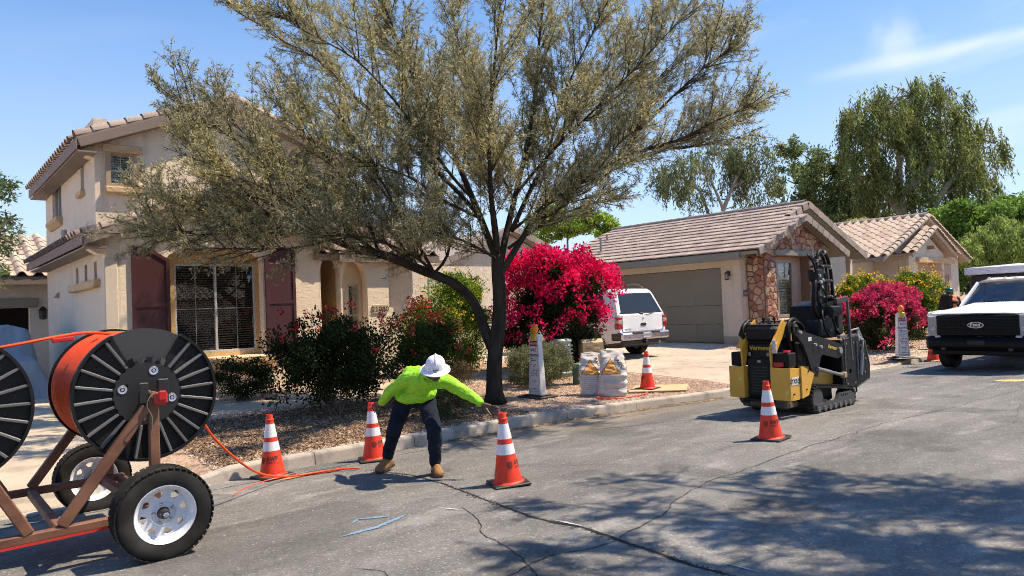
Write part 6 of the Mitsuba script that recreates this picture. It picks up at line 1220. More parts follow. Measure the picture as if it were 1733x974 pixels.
# ------------------------------------------------------------------ people
def ball(p, r): return m3.Manifold.sphere(r, 20).translate([float(x) for x in p])
def bone(a, ra, b, rb): return m3.Manifold.batch_hull([ball(a, ra), ball(b, rb)])
def fuse(ms, le=.03, it=10, wr=0.0, ws=14.0, seed=1):
    m = m3.Manifold.batch_boolean(ms, m3.OpType.Add).refine_to_length(le); t = trimesh.Trimesh(*vf(m), process=True)
    trimesh.smoothing.filter_taubin(t, lamb=.5, nu=.53, iterations=it)
    if wr:
        v = np.array(t.vertices); n = np.array(t.vertex_normals); t.vertices = v + n * (meshkit.fbm(v * ws, 3, seed) - .5)[:, None] * wr
    return vf(t)
SKIN = (.085, .045, .03)
def worker():
    a = math.radians(33); F, R = np.array([math.sin(a), math.cos(a), 0]), np.array([math.cos(a), -math.sin(a), 0])
    M = np.eye(4); M[:3, 0], M[:3, 1], M[:3, 3] = R, F, (4.3, 7.0, 0); M[:3, 2] = (0, 0, 1)
    K = new('person', 'worker in neon green shirt and white hard hat bending to set a traffic cone', 'person')
    A = lambda *q: np.array(q)
    hipR, hipL, kneeR, kneeL, ankR, ankL = A(-.034, .13, .643), A(.191, .02, .63), A(-.164, -.06, .309), A(.274, -.28, .318), A(-.263, .27, -.056), A(.274, -.15, -.064)
    pel, belly, back, chest, neck = A(.08, .08, .669), A(.104, -.05, .761), A(.058, -.12, .885), A(.174, -.27, .865), A(.245, -.40, .915)
    shR, shL, elR, wrR, haR = A(.009, -.22, .885), A(.42, -.33, .84), A(-.182, -.04, .742), A(-.309, .18, .592), A(-.37, .27, .545)
    elL, wrL, pal = A(.632, -.42, .721), A(.788, -.46, .595), A(.868, -.485, .548)
    head, jaw = A(.301, -.50, .985), A(.306, -.56, .915)
    B = [bone(hipR, .075, kneeR, .05), bone(kneeR, .05, ankR, .035), bone(hipL, .075, kneeL, .05), bone(kneeL, .05, ankL, .035), bone(hipR, .08, hipL, .08), bone(pel, .10, belly, .10), bone(belly, .10, chest, .11), bone(chest, .10, neck, .06), bone(neck, .055, head, .06),
         bone(shR, .05, shL, .05), bone(shR, .05, elR, .04), bone(elR, .04, wrR, .027), bone(shL, .05, elL, .042), bone(elL, .04, wrL, .028), bone(ankR, .035, A(-.33, .17, -.14), .03), bone(ankL, .035, A(.30, -.30, -.14), .03),
         m3.Manifold.batch_hull([ball(head, .085), ball(head + A(0, .05, .01), .08), ball(jaw, .045), ball(jaw + A(0, .02, .03), .06)]), bone(jaw + A(-.0, -.055, .045), .012, jaw + A(0, -.06, .03), .016), ball(head + A(-.085, .0, -.03), .02), ball(head + A(.085, .0, -.03), .02), bone(jaw + A(-.02, -.043, .0), .010, jaw + A(.02, -.043, .0), .010)]
    # hands: palm, four fingers with two bends, thumb
    def hand(w, p, tips, th):
        out = [m3.Manifold.batch_hull([ball(w, .026), ball(p + A(0, .0, .028), .017), ball(p + A(0, 0, -.030), .016), ball(w * .45 + p * .55 + A(0, .0, -.03), .02)])]
        for (r0, k1, k2, t) in tips: out += [bone(r0, .0115, k1, .0105), bone(k1, .0105, k2, .0095), bone(k2, .0095, t, .008)]
        out += [bone(th[0], .016, th[1], .0125), bone(th[1], .012, th[2], .0095)]
        return out
    HL = hand(wrL, pal, [(A(.868, -.485, .572), A(.905, -.51, .575), A(.935, -.53, .566), A(.957, -.54, .548)), (A(.872, -.487, .556), A(.908, -.515, .548), A(.941, -.54, .535), A(.964, -.55, .512)), (A(.868, -.487, .538), A(.898, -.51, .522), A(.922, -.53, .500), A(.935, -.54, .474)), (A(.860, -.487, .522), A(.880, -.505, .500), A(.894, -.52, .476), A(.899, -.525, .450))], (A(.820, -.478, .556), A(.842, -.515, .522), A(.866, -.55, .49)))
    HR = hand(wrR, A(-.352, .25, .555), [(A(-.352, .25, .575), A(-.385, .28, .575), A(-.41, .30, .560), A(-.42, .31, .54)), (A(-.356, .255, .56), A(-.39, .285, .553), A(-.412, .31, .535), A(-.42, .32, .512)), (A(-.355, .255, .545), A(-.385, .285, .53), A(-.402, .305, .51), A(-.408, .31, .488)), (A(-.352, .25, .53), A(-.375, .275, .51), A(-.388, .29, .49), A(-.392, .3, .47))], (A(-.33, .21, .555), A(-.355, .20, .53), A(-.375, .20, .505)))
    part(K, 'body', move(fuse(B, .028, 8), M), 'vcs', SKIN, smooth=True)
    for H, nm in ((HL, 'hand'), (HR, 'hand')): part(K, nm, move(fuse(H, .0055, 4), M), 'vcs', SKIN, smooth=True)
    S = [bone(pel + A(.0, -.02, .035), .140, belly, .143), bone(belly, .143, back, .125), bone(back, .125, chest, .140), bone(belly, .14, chest, .145), bone(chest, .14, neck + A(0, .02, -.01), .075), bone(shR, .075, shL, .078), bone(shR, .078, chest, .12), bone(shL, .08, chest, .12), bone(shR, .078, elR, .064), bone(elR, .064, wrR + A(.02, -.03, .015), .047), bone(shL, .08, elL, .066), bone(elL, .066, wrL + A(-.025, .005, .02), .046),
         bone(A(-.06, .07, .66), .085, A(-.01, -.06, .65), .07), bone(A(-.01, -.06, .66), .075, A(.14, -.14, .69), .085), bone(A(.14, -.14, .69), .085, A(.25, -.08, .71), .07), bone(A(-.06, .07, .67), .085, A(.06, .0, .76), .12)]
    part(K, 'shirt', move(fuse(S, .018, 6, .046, 12, 4), M), 'vc', (.29, .66, .035), smooth=True)
    J = [bone(hipR, .108, kneeR, .082), bone(kneeR, .080, ankR + A(0, 0, .02), .062), bone(hipL, .108, kneeL, .084), bone(kneeL, .081, ankL + A(0, 0, .015), .064), bone(hipR, .115, hipL, .115), bone(pel + A(0, 0, .02), .130, hipR, .11), bone(pel + A(0, 0, .02), .130, hipL, .11), ball(ankR + A(.005, -.01, .03), .066), ball(ankL + A(0, -.01, .02), .068)]
    part(K, 'jeans', move(fuse(J, .02, 5, .034, 17, 9), M), 'denim', smooth=True)
    def boot(ank, heel, toe, up):
        d = nrm(toe - heel); s = nrm(np.cross(d, up)); u = np.cross(s, d)
        P = m3.Manifold.batch_boolean([m3.Manifold.batch_hull([ball(heel + u * .045, .042), ball(heel + d * .08 + u * .05, .045), ball(ank + u * .0, .052), ball(ank - A(0, 0, .03), .05)]), m3.Manifold.batch_hull([ball(heel + d * .07 + u * .045, .044), ball(toe - d * .045 + u * .035 + s * .012, .042), ball(toe - d * .05 + u * .035 - s * .012, .042), ball(heel + d * .10 + u * .085, .040)])], m3.OpType.Add)
        t = fuse([P], .016, 4, .006, 40, 2); k = numbered(K + '__boot')
        part(k, 'upper', move(t, M), 'vc', (.25, .135, .05), smooth=True)
        so = np.vstack([[heel - d * .035 + s * .040 * q + u * h for q in (-1, 1)] + [heel + d * .09 + s * .041 * q + u * h for q in (-1, 1)] + [toe - d * .06 + s * .05 * q + u * h for q in (-1, 1)] + [toe + d * .002 + s * .022 * q + u * h for q in (-1, 1)] for h in (-.004, .022)])
        part(k, 'sole', move(hull(so), M), 'vc', (.06, .042, .03))
        for i in range(4): c = ank + d * (.062 + .018 * i) + u * (-.005 - .012 * i) - A(0, 0, .01); part(k, 'lace', move(cyl(c - s * .026, c + s * .026 + d * .006, .0035, 6), M), 'vc', (.30, .22, .12))
    boot(ankR + A(0, 0, -.01), A(-.238, .315, -.155), A(-.375, .10, -.185), A(.0, -.25, 1)); boot(ankL, A(.268, -.10, -.172), A(.318, -.38, -.176), A(0, 0, 1))
    part(K, 'hair', move(fuse([bone(head + A(0, .06, .0), .072, head + A(0, .07, -.05), .05)], .02, 3), M), 'vc', (.012, .010, .009), smooth=True)
    for q in (-1, 1): part(K, 'eye', move((ico(.011, 1)[0] + head + A(q * .034, -.082, -.028), ico(.011, 1)[1]), M), 'vcs', (.3, .28, .26), smooth=True)
    part(K, 'neckline', move(tube(spline([A(.185, -.42, .90), A(.24, -.485, .862), A(.31, -.47, .872), A(.33, -.42, .91)], 16), .009, 6), M), 'vc', (.24, .56, .03), smooth=True)
    # full brim hard hat, tipped forward
    Hh = numbered(K + '__hard_hat'); hm = M @ frame(head + A(.004, -.008, .030), (1, 0, 0), nrm((0, .955, -.30)), nrm((0.03, -.30, .955)))
    hm = M @ frame(head + A(.004, -.012, .022), (1, 0, 0), nrm(np.cross(nrm((.06, -.34, .94)), (1, 0, 0))), nrm((.06, -.34, .94)))
    sh = lathe([(.0, .138), (.045, .133), (.083, .113), (.108, .078), (.118, .035), (.122, .012), (.150, .0), (.176, -.014), (.178, -.019), (.150, -.006), (.118, .004), (.112, .03), (0, .03)][::-1], 44); sh = (sh[0] * [.90, 1.06, 1], sh[1])
    part(Hh, 'shell', move(sh, hm), 'vcg', (.74, .75, .77), smooth=50)
    part(Hh, 'ridge', move(tube(spline([(0, -.118, .055), (0, -.085, .116), (0, 0, .1405), (0, .085, .116), (0, .118, .055)], 20), .010, 8), hm), 'vcg', (.74, .75, .77), smooth=True)
    part(Hh, 'emblem', move(cat([bx((-.030, -.1315, .018), (-.012, -.128, .034)), bx((-.006, -.1325, .02), (.012, -.128, .034)), bx((.016, -.131, .024), (.030, -.127, .036))]), hm), 'vc', (.08, .08, .09))
worker()
def standing_person(x, y, rz, label, hat, vest, dark):
    K = new('person', label, 'person'); M = tr(x, y, float(zg(x, y)), rz); A = lambda *q: np.array(q)
    hd = A(0, -.02, 1.60)
    B = [bone(A(-.1, 0, .9), .075, A(-.11, -.02, .48), .055), bone(A(-.11, -.02, .48), .055, A(-.11, 0, .08), .04), bone(A(.1, 0, .9), .075, A(.11, -.02, .48), .055), bone(A(.11, -.02, .48), .055, A(.11, 0, .08), .04), bone(A(0, 0, .92), .11, A(0, 0, 1.32), .12), bone(A(0, 0, 1.35), .09, A(0, 0, 1.5), .05), m3.Manifold.batch_hull([ball(hd, .085), ball(hd + A(0, .03, .02), .085), ball(hd + A(0, -.05, -.08), .04)]), ball(hd + A(0, -.1, -.02), .016)]
    for s in (-1, 1): B += [bone(A(s * .19, 0, 1.42), .05, A(s * .25, .02, 1.14), .042), bone(A(s * .25, .02, 1.14), .042, A(s * .22, -.12, .92), .03)]
    part(K, 'body', move(fuse(B, .035, 6), M), 'vcs', SKIN, smooth=True)
    for s in (-1, 1):
        w = A(s * .22, -.12, .92); H = [m3.Manifold.batch_hull([ball(w, .026), ball(w + A(0, -.05, -.05), .03)])] + [bone(w + A((i - 1.5) * .018, -.05, -.05), .011, w + A((i - 1.5) * .020, -.085, -.095 + .006 * abs(i - 1.5)), .008) for i in range(4)] + [bone(w + A(-s * .02, -.03, -.02), .013, w + A(-s * .045, -.06, -.05), .009)]
        part(K, 'hand', move(fuse(H, .008, 3), M), 'vcs', SKIN, smooth=True)
    part(K, 'trousers', move(fuse([bone(A(s * .1, 0, .92), .105, A(s * .11, -.02, .48), .08) for s in (-1, 1)] + [bone(A(s * .11, -.02, .48), .08, A(s * .11, 0, .1), .065) for s in (-1, 1)] + [bone(A(-.1, 0, .95), .11, A(.1, 0, .95), .11)], .035, 5, .02, 14), M), 'denim', smooth=True)
    part(K, 'shirt', move(fuse([bone(A(s * .19, 0, 1.42), .072, A(s * .25, .02, 1.14), .06) for s in (-1, 1)] + [bone(A(s * .25, .02, 1.14), .06, A(s * .225, -.1, .97), .045) for s in (-1, 1)] + [bone(A(-.19, 0, 1.41), .07, A(.19, 0, 1.41), .07)], .035, 5, .02, 14), M), 'vc', dark, smooth=True)
    part(K, 'vest', move(fuse([bone(A(-.08, 0, 1.0), .135, A(.08, 0, 1.0), .135), bone(A(-.1, 0, 1.34), .125, A(.1, 0, 1.34), .125), bone(A(0, 0, 1.0), .14, A(0, 0, 1.36), .14), bone(A(-.12, 0, 1.44), .07, A(.12, 0, 1.44), .07)], .035, 5, .015, 14), M), 'vc', vest, smooth=True)
    for s in (-1, 1): part(K, 'boot', move(fuse([m3.Manifold.batch_hull([ball(A(s * .11, .03, .06), .05), ball(A(s * .11, -.15, .04), .04), ball(A(s * .11, 0, .12), .06)])], .03, 3), M), 'vc', (.09, .06, .04), smooth=True)
    part(K, 'hard_hat', move(lathe([(0, .115), (.05, .108), (.09, .08), (.105, .04), (.108, .01), (.15, .0), (.15, -.006), (.1, .0), (0, .02)][::-1], 28), M @ tr(0, -.01, 1.635)), 'vcg', hat, smooth=50)
standing_person(23.1, 7.95, -1.0, 'distant worker in green hard hat and orange vest beside the white truck', (.015, .10, .06), (.75, .20, .07), (.03, .035, .05))

# ------------------------------------------------------------------ traffic cones
RED, CW = (.74, .045, .018), (.72, .72, .74)
_cp = np.array([(.03, .142), (.06, .137), (.30, .0945), (.64, .043), (.645, .048), (.66, .047), (.665, .041), (.70, .036), (.712, .034)])
def cr(z): return np.interp(z, _cp[:, 0], _cp[:, 1])
def wrap(m, z0, a0=0.0):
    v, f = vf(trimesh.Trimesh(*vf(m), process=False).subdivide_to_size(.012) if True else m); z = z0 + v[:, 1]; r = cr(z) + .0012 + np.clip(v[:, 2], 0, .002) * .4; t = a0 + v[:, 0] / .115
    return (np.stack([r * np.sin(t), -r * np.cos(t), z], 1), f)
shield = Polygon([(-.030, .030), (0, .036), (.030, .030), (.030, -.012), (.016, -.030), (0, -.038), (-.016, -.030), (-.030, -.012)])
for k_ in range(-4, 5): shield = shield.difference(Polygon([(-.06, k_ * .0165 - .044), (.06, k_ * .0165 + .040), (.06, k_ * .0165 + .046), (-.06, k_ * .0165 - .038)]))
_lt, _l2 = vf(meshkit.text_mesh('AWP', .046, .002, True)), vf(meshkit.text_mesh('SAFETY', .020, .002, False))
CONE = dict(base=shape(cat([bx((-.185, -.185, 0), (.185, .185, .028), .008)]), 'vcs', (.022, .02, .019)),
            body=shape(lathe([(.036, .70), (.034, .712)][::-1] and [(r, z) for z, r in _cp] + [(.026, .712), (.026, .60), (0, .60)], 40), 'cone_plastic', smooth=40),
            skirt=shape(lathe([(.165, .028), (.150, .032), (.142, .045)], 40), 'cone_plastic', smooth=True),
            top=shape(lathe([(cr(z) + .0016, z) for z in np.linspace(.457, .605, 6)], 40), 'vcs', CW, smooth=True), low=shape(lathe([(cr(z) + .0016, z) for z in np.linspace(.306, .407, 6)], 40), 'vcs', CW, smooth=True),
            mark=shape(wrap(prism(shield, .002), .205, 0), 'vc', (.03, .025, .022)), word=shape(cat([wrap((_lt[0] + [.045, -.004, 0], _lt[1]), .205), wrap((_l2[0] + [.047, -.035, 0], _l2[1]), .205)]), 'vc', (.035, .028, .025)))
def cone(label, x, y, z, face, dirt=0.0, tilt=(0, 0), road_=True):
    k = new('traffic_cone', label, 'cone', 'orange traffic cones')
    a = face; M = np.eye(4); M[:3, :3] = tr(0, 0, 0, a)[:3, :3]; n = nrm((tilt[0], tilt[1], 1)); M0 = frame((x, y, z), nrm(np.cross((0, 1, 0), n)), np.cross(n, nrm(np.cross((0, 1, 0), n))), n) @ M
    for nm, d in (('base_plate', 'base'), ('body', 'body'), ('skirt', 'skirt'), ('reflective_band', 'top'), ('reflective_band', 'low'), ('emblem', 'mark'), ('lettering', 'word')): part(k, nm, CONE[d], M=M0)
rz_ = lambda x, y: float(roadz(x, y)) + .004
cone('traffic cone at the kerb behind the orange cable, nearest the reel', 3.22, 8.23, rz_(3.22, 8.2), -1.35, tilt=(-.02, .02))
cone('traffic cone at the kerb just behind the bending worker', 4.47, 8.12, rz_(4.4, 8.1), -.40, tilt=(-.02, .02))
cone('traffic cone on the road under the worker\'s outstretched hand', 4.61, 5.67, rz_(4.6, 5.6), -.40, tilt=(-.05, .02))
cone('traffic cone on the road in front of the yellow loader', 8.13, 4.87, rz_(8.1, 4.87), -1.45, tilt=(-.045, .02))
# ------------------------------------------------------------------ no parking signs
def sign_panel(label, x, y, z, face):
    K = new('no_parking_sign', label, 'sign', 'white no parking signs with amber lamps'); M = tr(x, y, z, face)
    w0, w1, d0, d1, h = .15, .105, .075, .05, 1.10
    part(K, 'base', move(cat([bx((-.30, -.24, .0), (.30, .24, .03), .008), bx((-.20, -.16, .031), (.20, .16, .055), .008)]), M), 'vcs', (.016, .016, .016))
    v = np.array([(s * w, t * d, q) for q, w, d in ((.05, w0, d0), (h, w1, d1)) for s, t in ((-1, -1), (1, -1), (1, 1), (-1, 1))]); top = np.array([(s * w1 * c, t * d1, h + .05 * math.sqrt(1 - c * c)) for c in (.7, .35, 0) for s in (-1, 1) for t in (-1, 1)])
    part(K, 'panel', move(hull(np.vstack([v, top])), M), 'vcs', (.68, .68, .66))
    sl = (d0 - d1) / (h - .05)
    def face_fr(z): return M @ frame((0, -(d0 - sl * (z - .05)) - .002, z), (1, 0, 0), nrm((0, sl, 1)), nrm((0, -1, sl)))
    part(K, 'sheet', move(prism([(-.115, 0), (.115, 0), (.092, .94), (-.092, .94)], .002), face_fr(.10)) , 'vc', (.72, .71, .69))
    bd = Polygon([(-.112, .005), (.112, .005), (.089, .935), (-.089, .935)]); part(K, 'border', move(prism(bd.difference(bd.buffer(-.005)), .003), face_fr(.10)), 'vc', (.30, .05, .05))
    part(K, 'header', move(prism([(-.085, 0), (.085, 0), (.083, .095), (-.083, .095)], .003), face_fr(.93)), 'vc', (.42, .03, .03))
    part(K, 'header_letters', text('CAUTION', .036, face_fr(.960) @ tr(0, 0, .0035)), 'vc', (.7, .68, .66))
    for s, hh, zz, c in (('NO', .055, .835, (.30, .03, .03)), ('PARKING', .042, .745, (.30, .03, .03))): part(K, 'letters', text(s, hh, face_fr(zz) @ tr(0, 0, .003)), 'vc', c)
    r = np.random.default_rng(3)
    for zz, n, c in ((.70, 1, (.05, .05, .05)), (.66, 2, (.05, .05, .06)), (.59, 2, (.28, .05, .05)), (.555, 2, (.28, .05, .05)), (.49, 2, (.28, .05, .05)), (.455, 3, (.28, .05, .05)), (.42, 3, (.28, .05, .05)), (.385, 2, (.28, .05, .05)), (.31, 2, (.06, .06, .06)), (.275, 1, (.06, .06, .06)), (.20, 2, (.25, .06, .06)), (.15, 3, (.06, .06, .06))):
        xs = np.sort(r.uniform(-.085, .085, n * 2)); part(K, 'small_print', move(cat([bx((a, 0, 0), (b + .012, .014, .003)) for a, b in zip(xs[::2], xs[1::2])]), face_fr(zz)), 'vc', c)
    part(K, 'handwriting', move(tube(spline([(-.06, .0, 0), (-.03, .02, 0), (-.01, .0, 0), (.02, .022, 0), (.05, .005, 0), (.07, .02, 0)], 18), .003, 5), face_fr(.685) @ tr(0, 0, .002)), 'vc', (.02, .02, .03))
    L = numbered(K + '__lamp'); Lm = M @ tr(0, -.02, h + .03)
    part(L, 'housing', move(cat([bx((-.075, -.055, -.10), (.075, .045, .03), .02)]), Lm), 'vcg', (.62, .50, .02))
    part(L, 'lens', move(lathe([(0, .19), (.035, .18), (.06, .15), (.072, .105), (.068, .06), (.05, .03), (.04, .0)][::-1], 24), Lm @ tr(0, 0, .015)), 'vcg', (.85, .22, .01), smooth=True)
sign_panel('no parking sign with amber lamp on gravel beside the big tree', 8.86, 9.95, float(zg(8.86, 9.9)) + .012, -PI / 2 + .08)
sign_panel('no parking sign with amber lamp in front of the pink flower mound', 19.2, 7.75, -.06, -PI / 2 + .88)
cone('traffic cone on plywood at the end of the driveway gravel', 10.75, 8.95, -.03, -2.9, road_=False)
cone('far traffic cone half hidden by the corner of the white truck', 20.2, 7.42, -.198, -2.2)
# ------------------------------------------------------------------ bags, hose, plywood, utility boxes
def bag(label, x, y, yaw, w, h, d, seed):
    K = new('sand_bag', label, 'bag', 'white filled bags with orange triangles'); M = tr(x, y, float(zg(x, y)) + .005, yaw)
    zz = np.linspace(0, 1, 46); n = 64; t = np.arange(n) * 2 * PI / n
    W = lambda u: w / 2 * (np.interp(u, [0, .05, .3, .6, .82, .92, 1], [.94, 1.04, 1.0, .94, .86, .80, .78])); D = lambda u: d / 2 * np.interp(u, [0, .06, .3, .6, .8, .92, 1], [.85, 1.05, 1.06, .92, .66, .36, .05])
    sx = lambda u: .03 * np.sin(u * 2.2) * (1 if seed % 2 else -1)
    def pt(tt, u, off=0):
        c, s = np.cos(tt), np.sin(tt); e = .62; X = np.sign(c) * np.abs(c) ** e * W(u); Y = np.sign(s) * np.abs(s) ** e * D(u)
        P = np.stack([X + sx(u), Y + .05 * u ** 2, u * h + 0 * X], -1); wr = (meshkit.fbm(np.stack([P[..., 0] * 7, P[..., 1] * 7, P[..., 2] * 15], -1) + seed * 3.1, 4, seed) - .5) * 0.085 + .014 * np.sin(P[..., 2] * 60 + P[..., 0] * 14) * (meshkit.noise(P * 6, seed) - .35)
        nn = np.stack([c, s, 0 * c], -1); return P + nn * (wr + off)[..., None]
    Tt, U = np.meshgrid(t, zz); v = pt(Tt, U).reshape(-1, 3); i = np.arange(n); j = (i + 1) % n; f = []
    for q in range(45): o = q * n; f += [np.stack([o + i, o + j, o + n + j], 1), np.stack([o + i, o + n + j, o + n + i], 1)]
    v = np.vstack([v, [0, 0, 0]]); f.append(np.stack([j, i, np.full(n, len(v) - 1)], 1))
    part(K, 'sack', move((v, np.vstack(f)), M), 'vc', (.56, .53, .50), smooth=True)
    def decal(m, x0, z0, off):
        q = trimesh.Trimesh(*vf(m), process=False).subdivide_to_size(.05); a = np.array(q.vertices); X, Z = a[:, 0] + x0, a[:, 1] + z0; u = Z / h; rel = np.clip((X - sx(u)) / W(u), -.97, .97); c = np.sign(rel) * np.abs(rel) ** (1 / .62); tt = -np.arccos(c)
        return move((pt(tt, u, np.full(len(u), off) + a[:, 2] * .2), np.array(q.faces)), M)
    tri = Polygon([(-.17, 0), (.17, 0), (.0, .27)]); part(K, 'triangle', decal(prism(tri, .001), -.02, h * .50, .004), 'vc', (.80, .38, .10)); part(K, 'triangle_edge', decal(prism(tri.buffer(.003).difference(tri.buffer(-.006)), .001), -.02, h * .50, .006), 'vc', (.05, .04, .035))
    part(K, 'sketch_mark', decal(prism(LineString([(-.08, .05), (-.03, .08), (.0, .12), (.04, .10), (.06, .07), (.02, .05), (-.05, .03)]).buffer(.0022), .001), -.02, h * .50, .006), 'vc', (.20, .10, .04))
    L = vf(meshkit.text_mesh('BAGS', .06, .001, True)); cx = (L[0][:, 0].min() + L[0][:, 0].max()) / 2; L = (L[0] - [cx, 0, 0], L[1])
    part(K, 'letters', decal(move(L, rotm((0, 0, 1), -58) ), .105, h * .50 + .185, .006), 'vc', (.05, .045, .045))
    r = np.random.default_rng(seed); part(K, 'small_print', decal(cat([bx((-.16 + .0 * i, -.03 - i * .035, 0), (-.16 + r.uniform(.2, .32), -.024 - i * .035, .001)) for i in range(7)]), 0, h * .47, .005), 'vc', (.30, .29, .28))
    part(K, 'seam', move(tube([pt(np.array(-.12), np.array(u), np.array(.004)) for u in np.linspace(.06, .97, 24)], .005, 5), M), 'vc', (.40, .38, .36))
    part(K, 'fold', move(tube(spline([(-w * .36, .05, h * .985), (-w * .1, .045, h * 1.0), (w * .15, .055, h * .99), (w * .38, .05, h * .965)], 14), .016, 8), M), 'vc', (.56, .53, .50), smooth=True)
bag('bigger front white bag with an orange triangle on the gravel', 9.80, 8.98, -PI / 4 + .05, .50, .83, .34, 3)
bag('smaller white bag half hidden behind the bigger bag', 9.70, 9.38, -PI / 4 + .0, .40, .77, .30, 4)
HK = new('orange_hose', 'orange loop of conduit lying on the gravel around the bags', 'hose'); pts = []
for i in range(90): t = i / 89 * 4.1 * PI; pts.append((9.93 + .56 * math.cos(t + 3.6) * (1 + .05 * math.sin(t * 3.3)), 8.86 + .31 * math.sin(t + 3.6), 0)); 
pts = [(a, b, float(zg(a, b)) + .025 + .012 * (i % 40) / 40) for i, (a, b, c) in enumerate(pts)]
part(HK, 'coil', tube(pts, .013, 7), 'vcs', (.62, .10, .05), smooth=True)
PW = new('plywood_sheet', 'worn plywood sheet lying on gravel beneath a traffic cone', 'board'); part(PW, 'board', hull(np.array([(a, b, zg(a, b) + q) for q in (.025, .045) for a, b in ((10.2, 8.95), (10.95, 9.42), (11.78, 8.78), (11.0, 8.25))])), 'vc', (.46, .33, .19))
UB = new('utility_pedestal', 'pale green ribbed utility pedestal behind the round shrub', 'utility box'); ux, uy = 11.25, 11.75; uz = float(zg(ux, uy))
part(UB, 'cabinet', bx((ux - .17, uy - .15, uz - .05), (ux + .17, uy + .15, uz + .78), .05), 'vcs', (.33, .42, .36)); part(UB, 'lid', bx((ux - .19, uy - .17, uz + .74), (ux + .19, uy + .17, uz + .83), .04), 'vcs', (.42, .50, .44))
for i in range(8): part(UB, 'rib', bx((ux - .185, uy - .165, uz + .06 + i * .085), (ux + .185, uy + .165, uz + .10 + i * .085), .015), 'vcs', (.36, .45, .39))
UC = new('utility_box', 'tan louvred utility cabinet behind the white bags', 'utility box'); ux, uy = 11.95, 11.55; uz = float(zg(ux, uy)); uM = tr(ux, uy, uz, -.5)
part(UC, 'cabinet', move(hull(np.array([(s * .24, t, z) for s in (-1, 1) for t, z in ((-.2, -.05), (.2, -.05), (-.2, .72), (.2, .78), (-.1, .80))])), uM), 'vc', (.50, .40, .24))
for i in range(4):
    for j in range(2): part(UC, 'louvre', move(bx((-.16 + j * .17, -.212, .42 + i * .075), (-.03 + j * .17, -.196, .46 + i * .075), .005), uM), 'vc', (.62, .52, .34) if (i + j) % 2 else (.30, .23, .13))
US = new('utility_stub', 'small dark green utility stub left of the white bags', 'utility box'); uz = float(zg(10.6, 10.6)); part(US, 'cap', bx((10.5, 10.5, uz - .02), (10.72, 10.72, uz + .40), .03), 'vcs', (.10, .19, .14)); part(US, 'lid', bx((10.48, 10.48, uz + .36), (10.74, 10.74, uz + .43), .02), 'vcs', (.12, .22, .16))
# covered vehicle on the left driveway
def covered():
    K = new('covered_car', 'car under a blue grey cover on the shaded left driveway', 'covered car'); xs, ys = np.linspace(-1, 1, 60), np.linspace(-1, 1, 90)
    X, Y = np.meshgrid(xs, ys, indexing='ij'); prof = np.interp(np.abs(X), [0, .6, .82, .93, 1], [1, 1, .93, .55, 0]); lon = np.interp(Y, [-1, -.94, -.55, -.3, .35, .6, .95, 1], [.0, .52, .60, .98, 1, .66, .55, 0])
    Z = np.minimum(prof, 1) * lon * 1.55; P = np.stack([1.22 + X * 1.05 * (1 + .06 * (1 - prof)), 19.6 + Y * 2.4, .12 + Z], -1)
    P[..., 2] += (meshkit.fbm(P * [3, 1.6, 2.5], 4, 3) - .5) * .14 * (Z > .02); P[..., 1] += (meshkit.fbm(P * [5, 2, 2], 3, 8) - .5) * .25
    n, m = X.shape; i = np.arange((n - 1) * m).reshape(n - 1, m)[:, :-1].ravel(); f = np.vstack([np.stack([i, i + m, i + m + 1], 1), np.stack([i, i + m + 1, i + 1], 1)])
    part(K, 'cover', (P.reshape(-1, 3), f), 'vc', (.26, .31, .36), smooth=True)
    for a, b in ((.5, 17.9), (1.94, 17.9), (.5, 21.2), (1.94, 21.2)): part(K, 'tyre', cyl((a - .1, b, .42), (a + .1, b, .42), .32, 24), 'rubber', smooth=30)
covered()
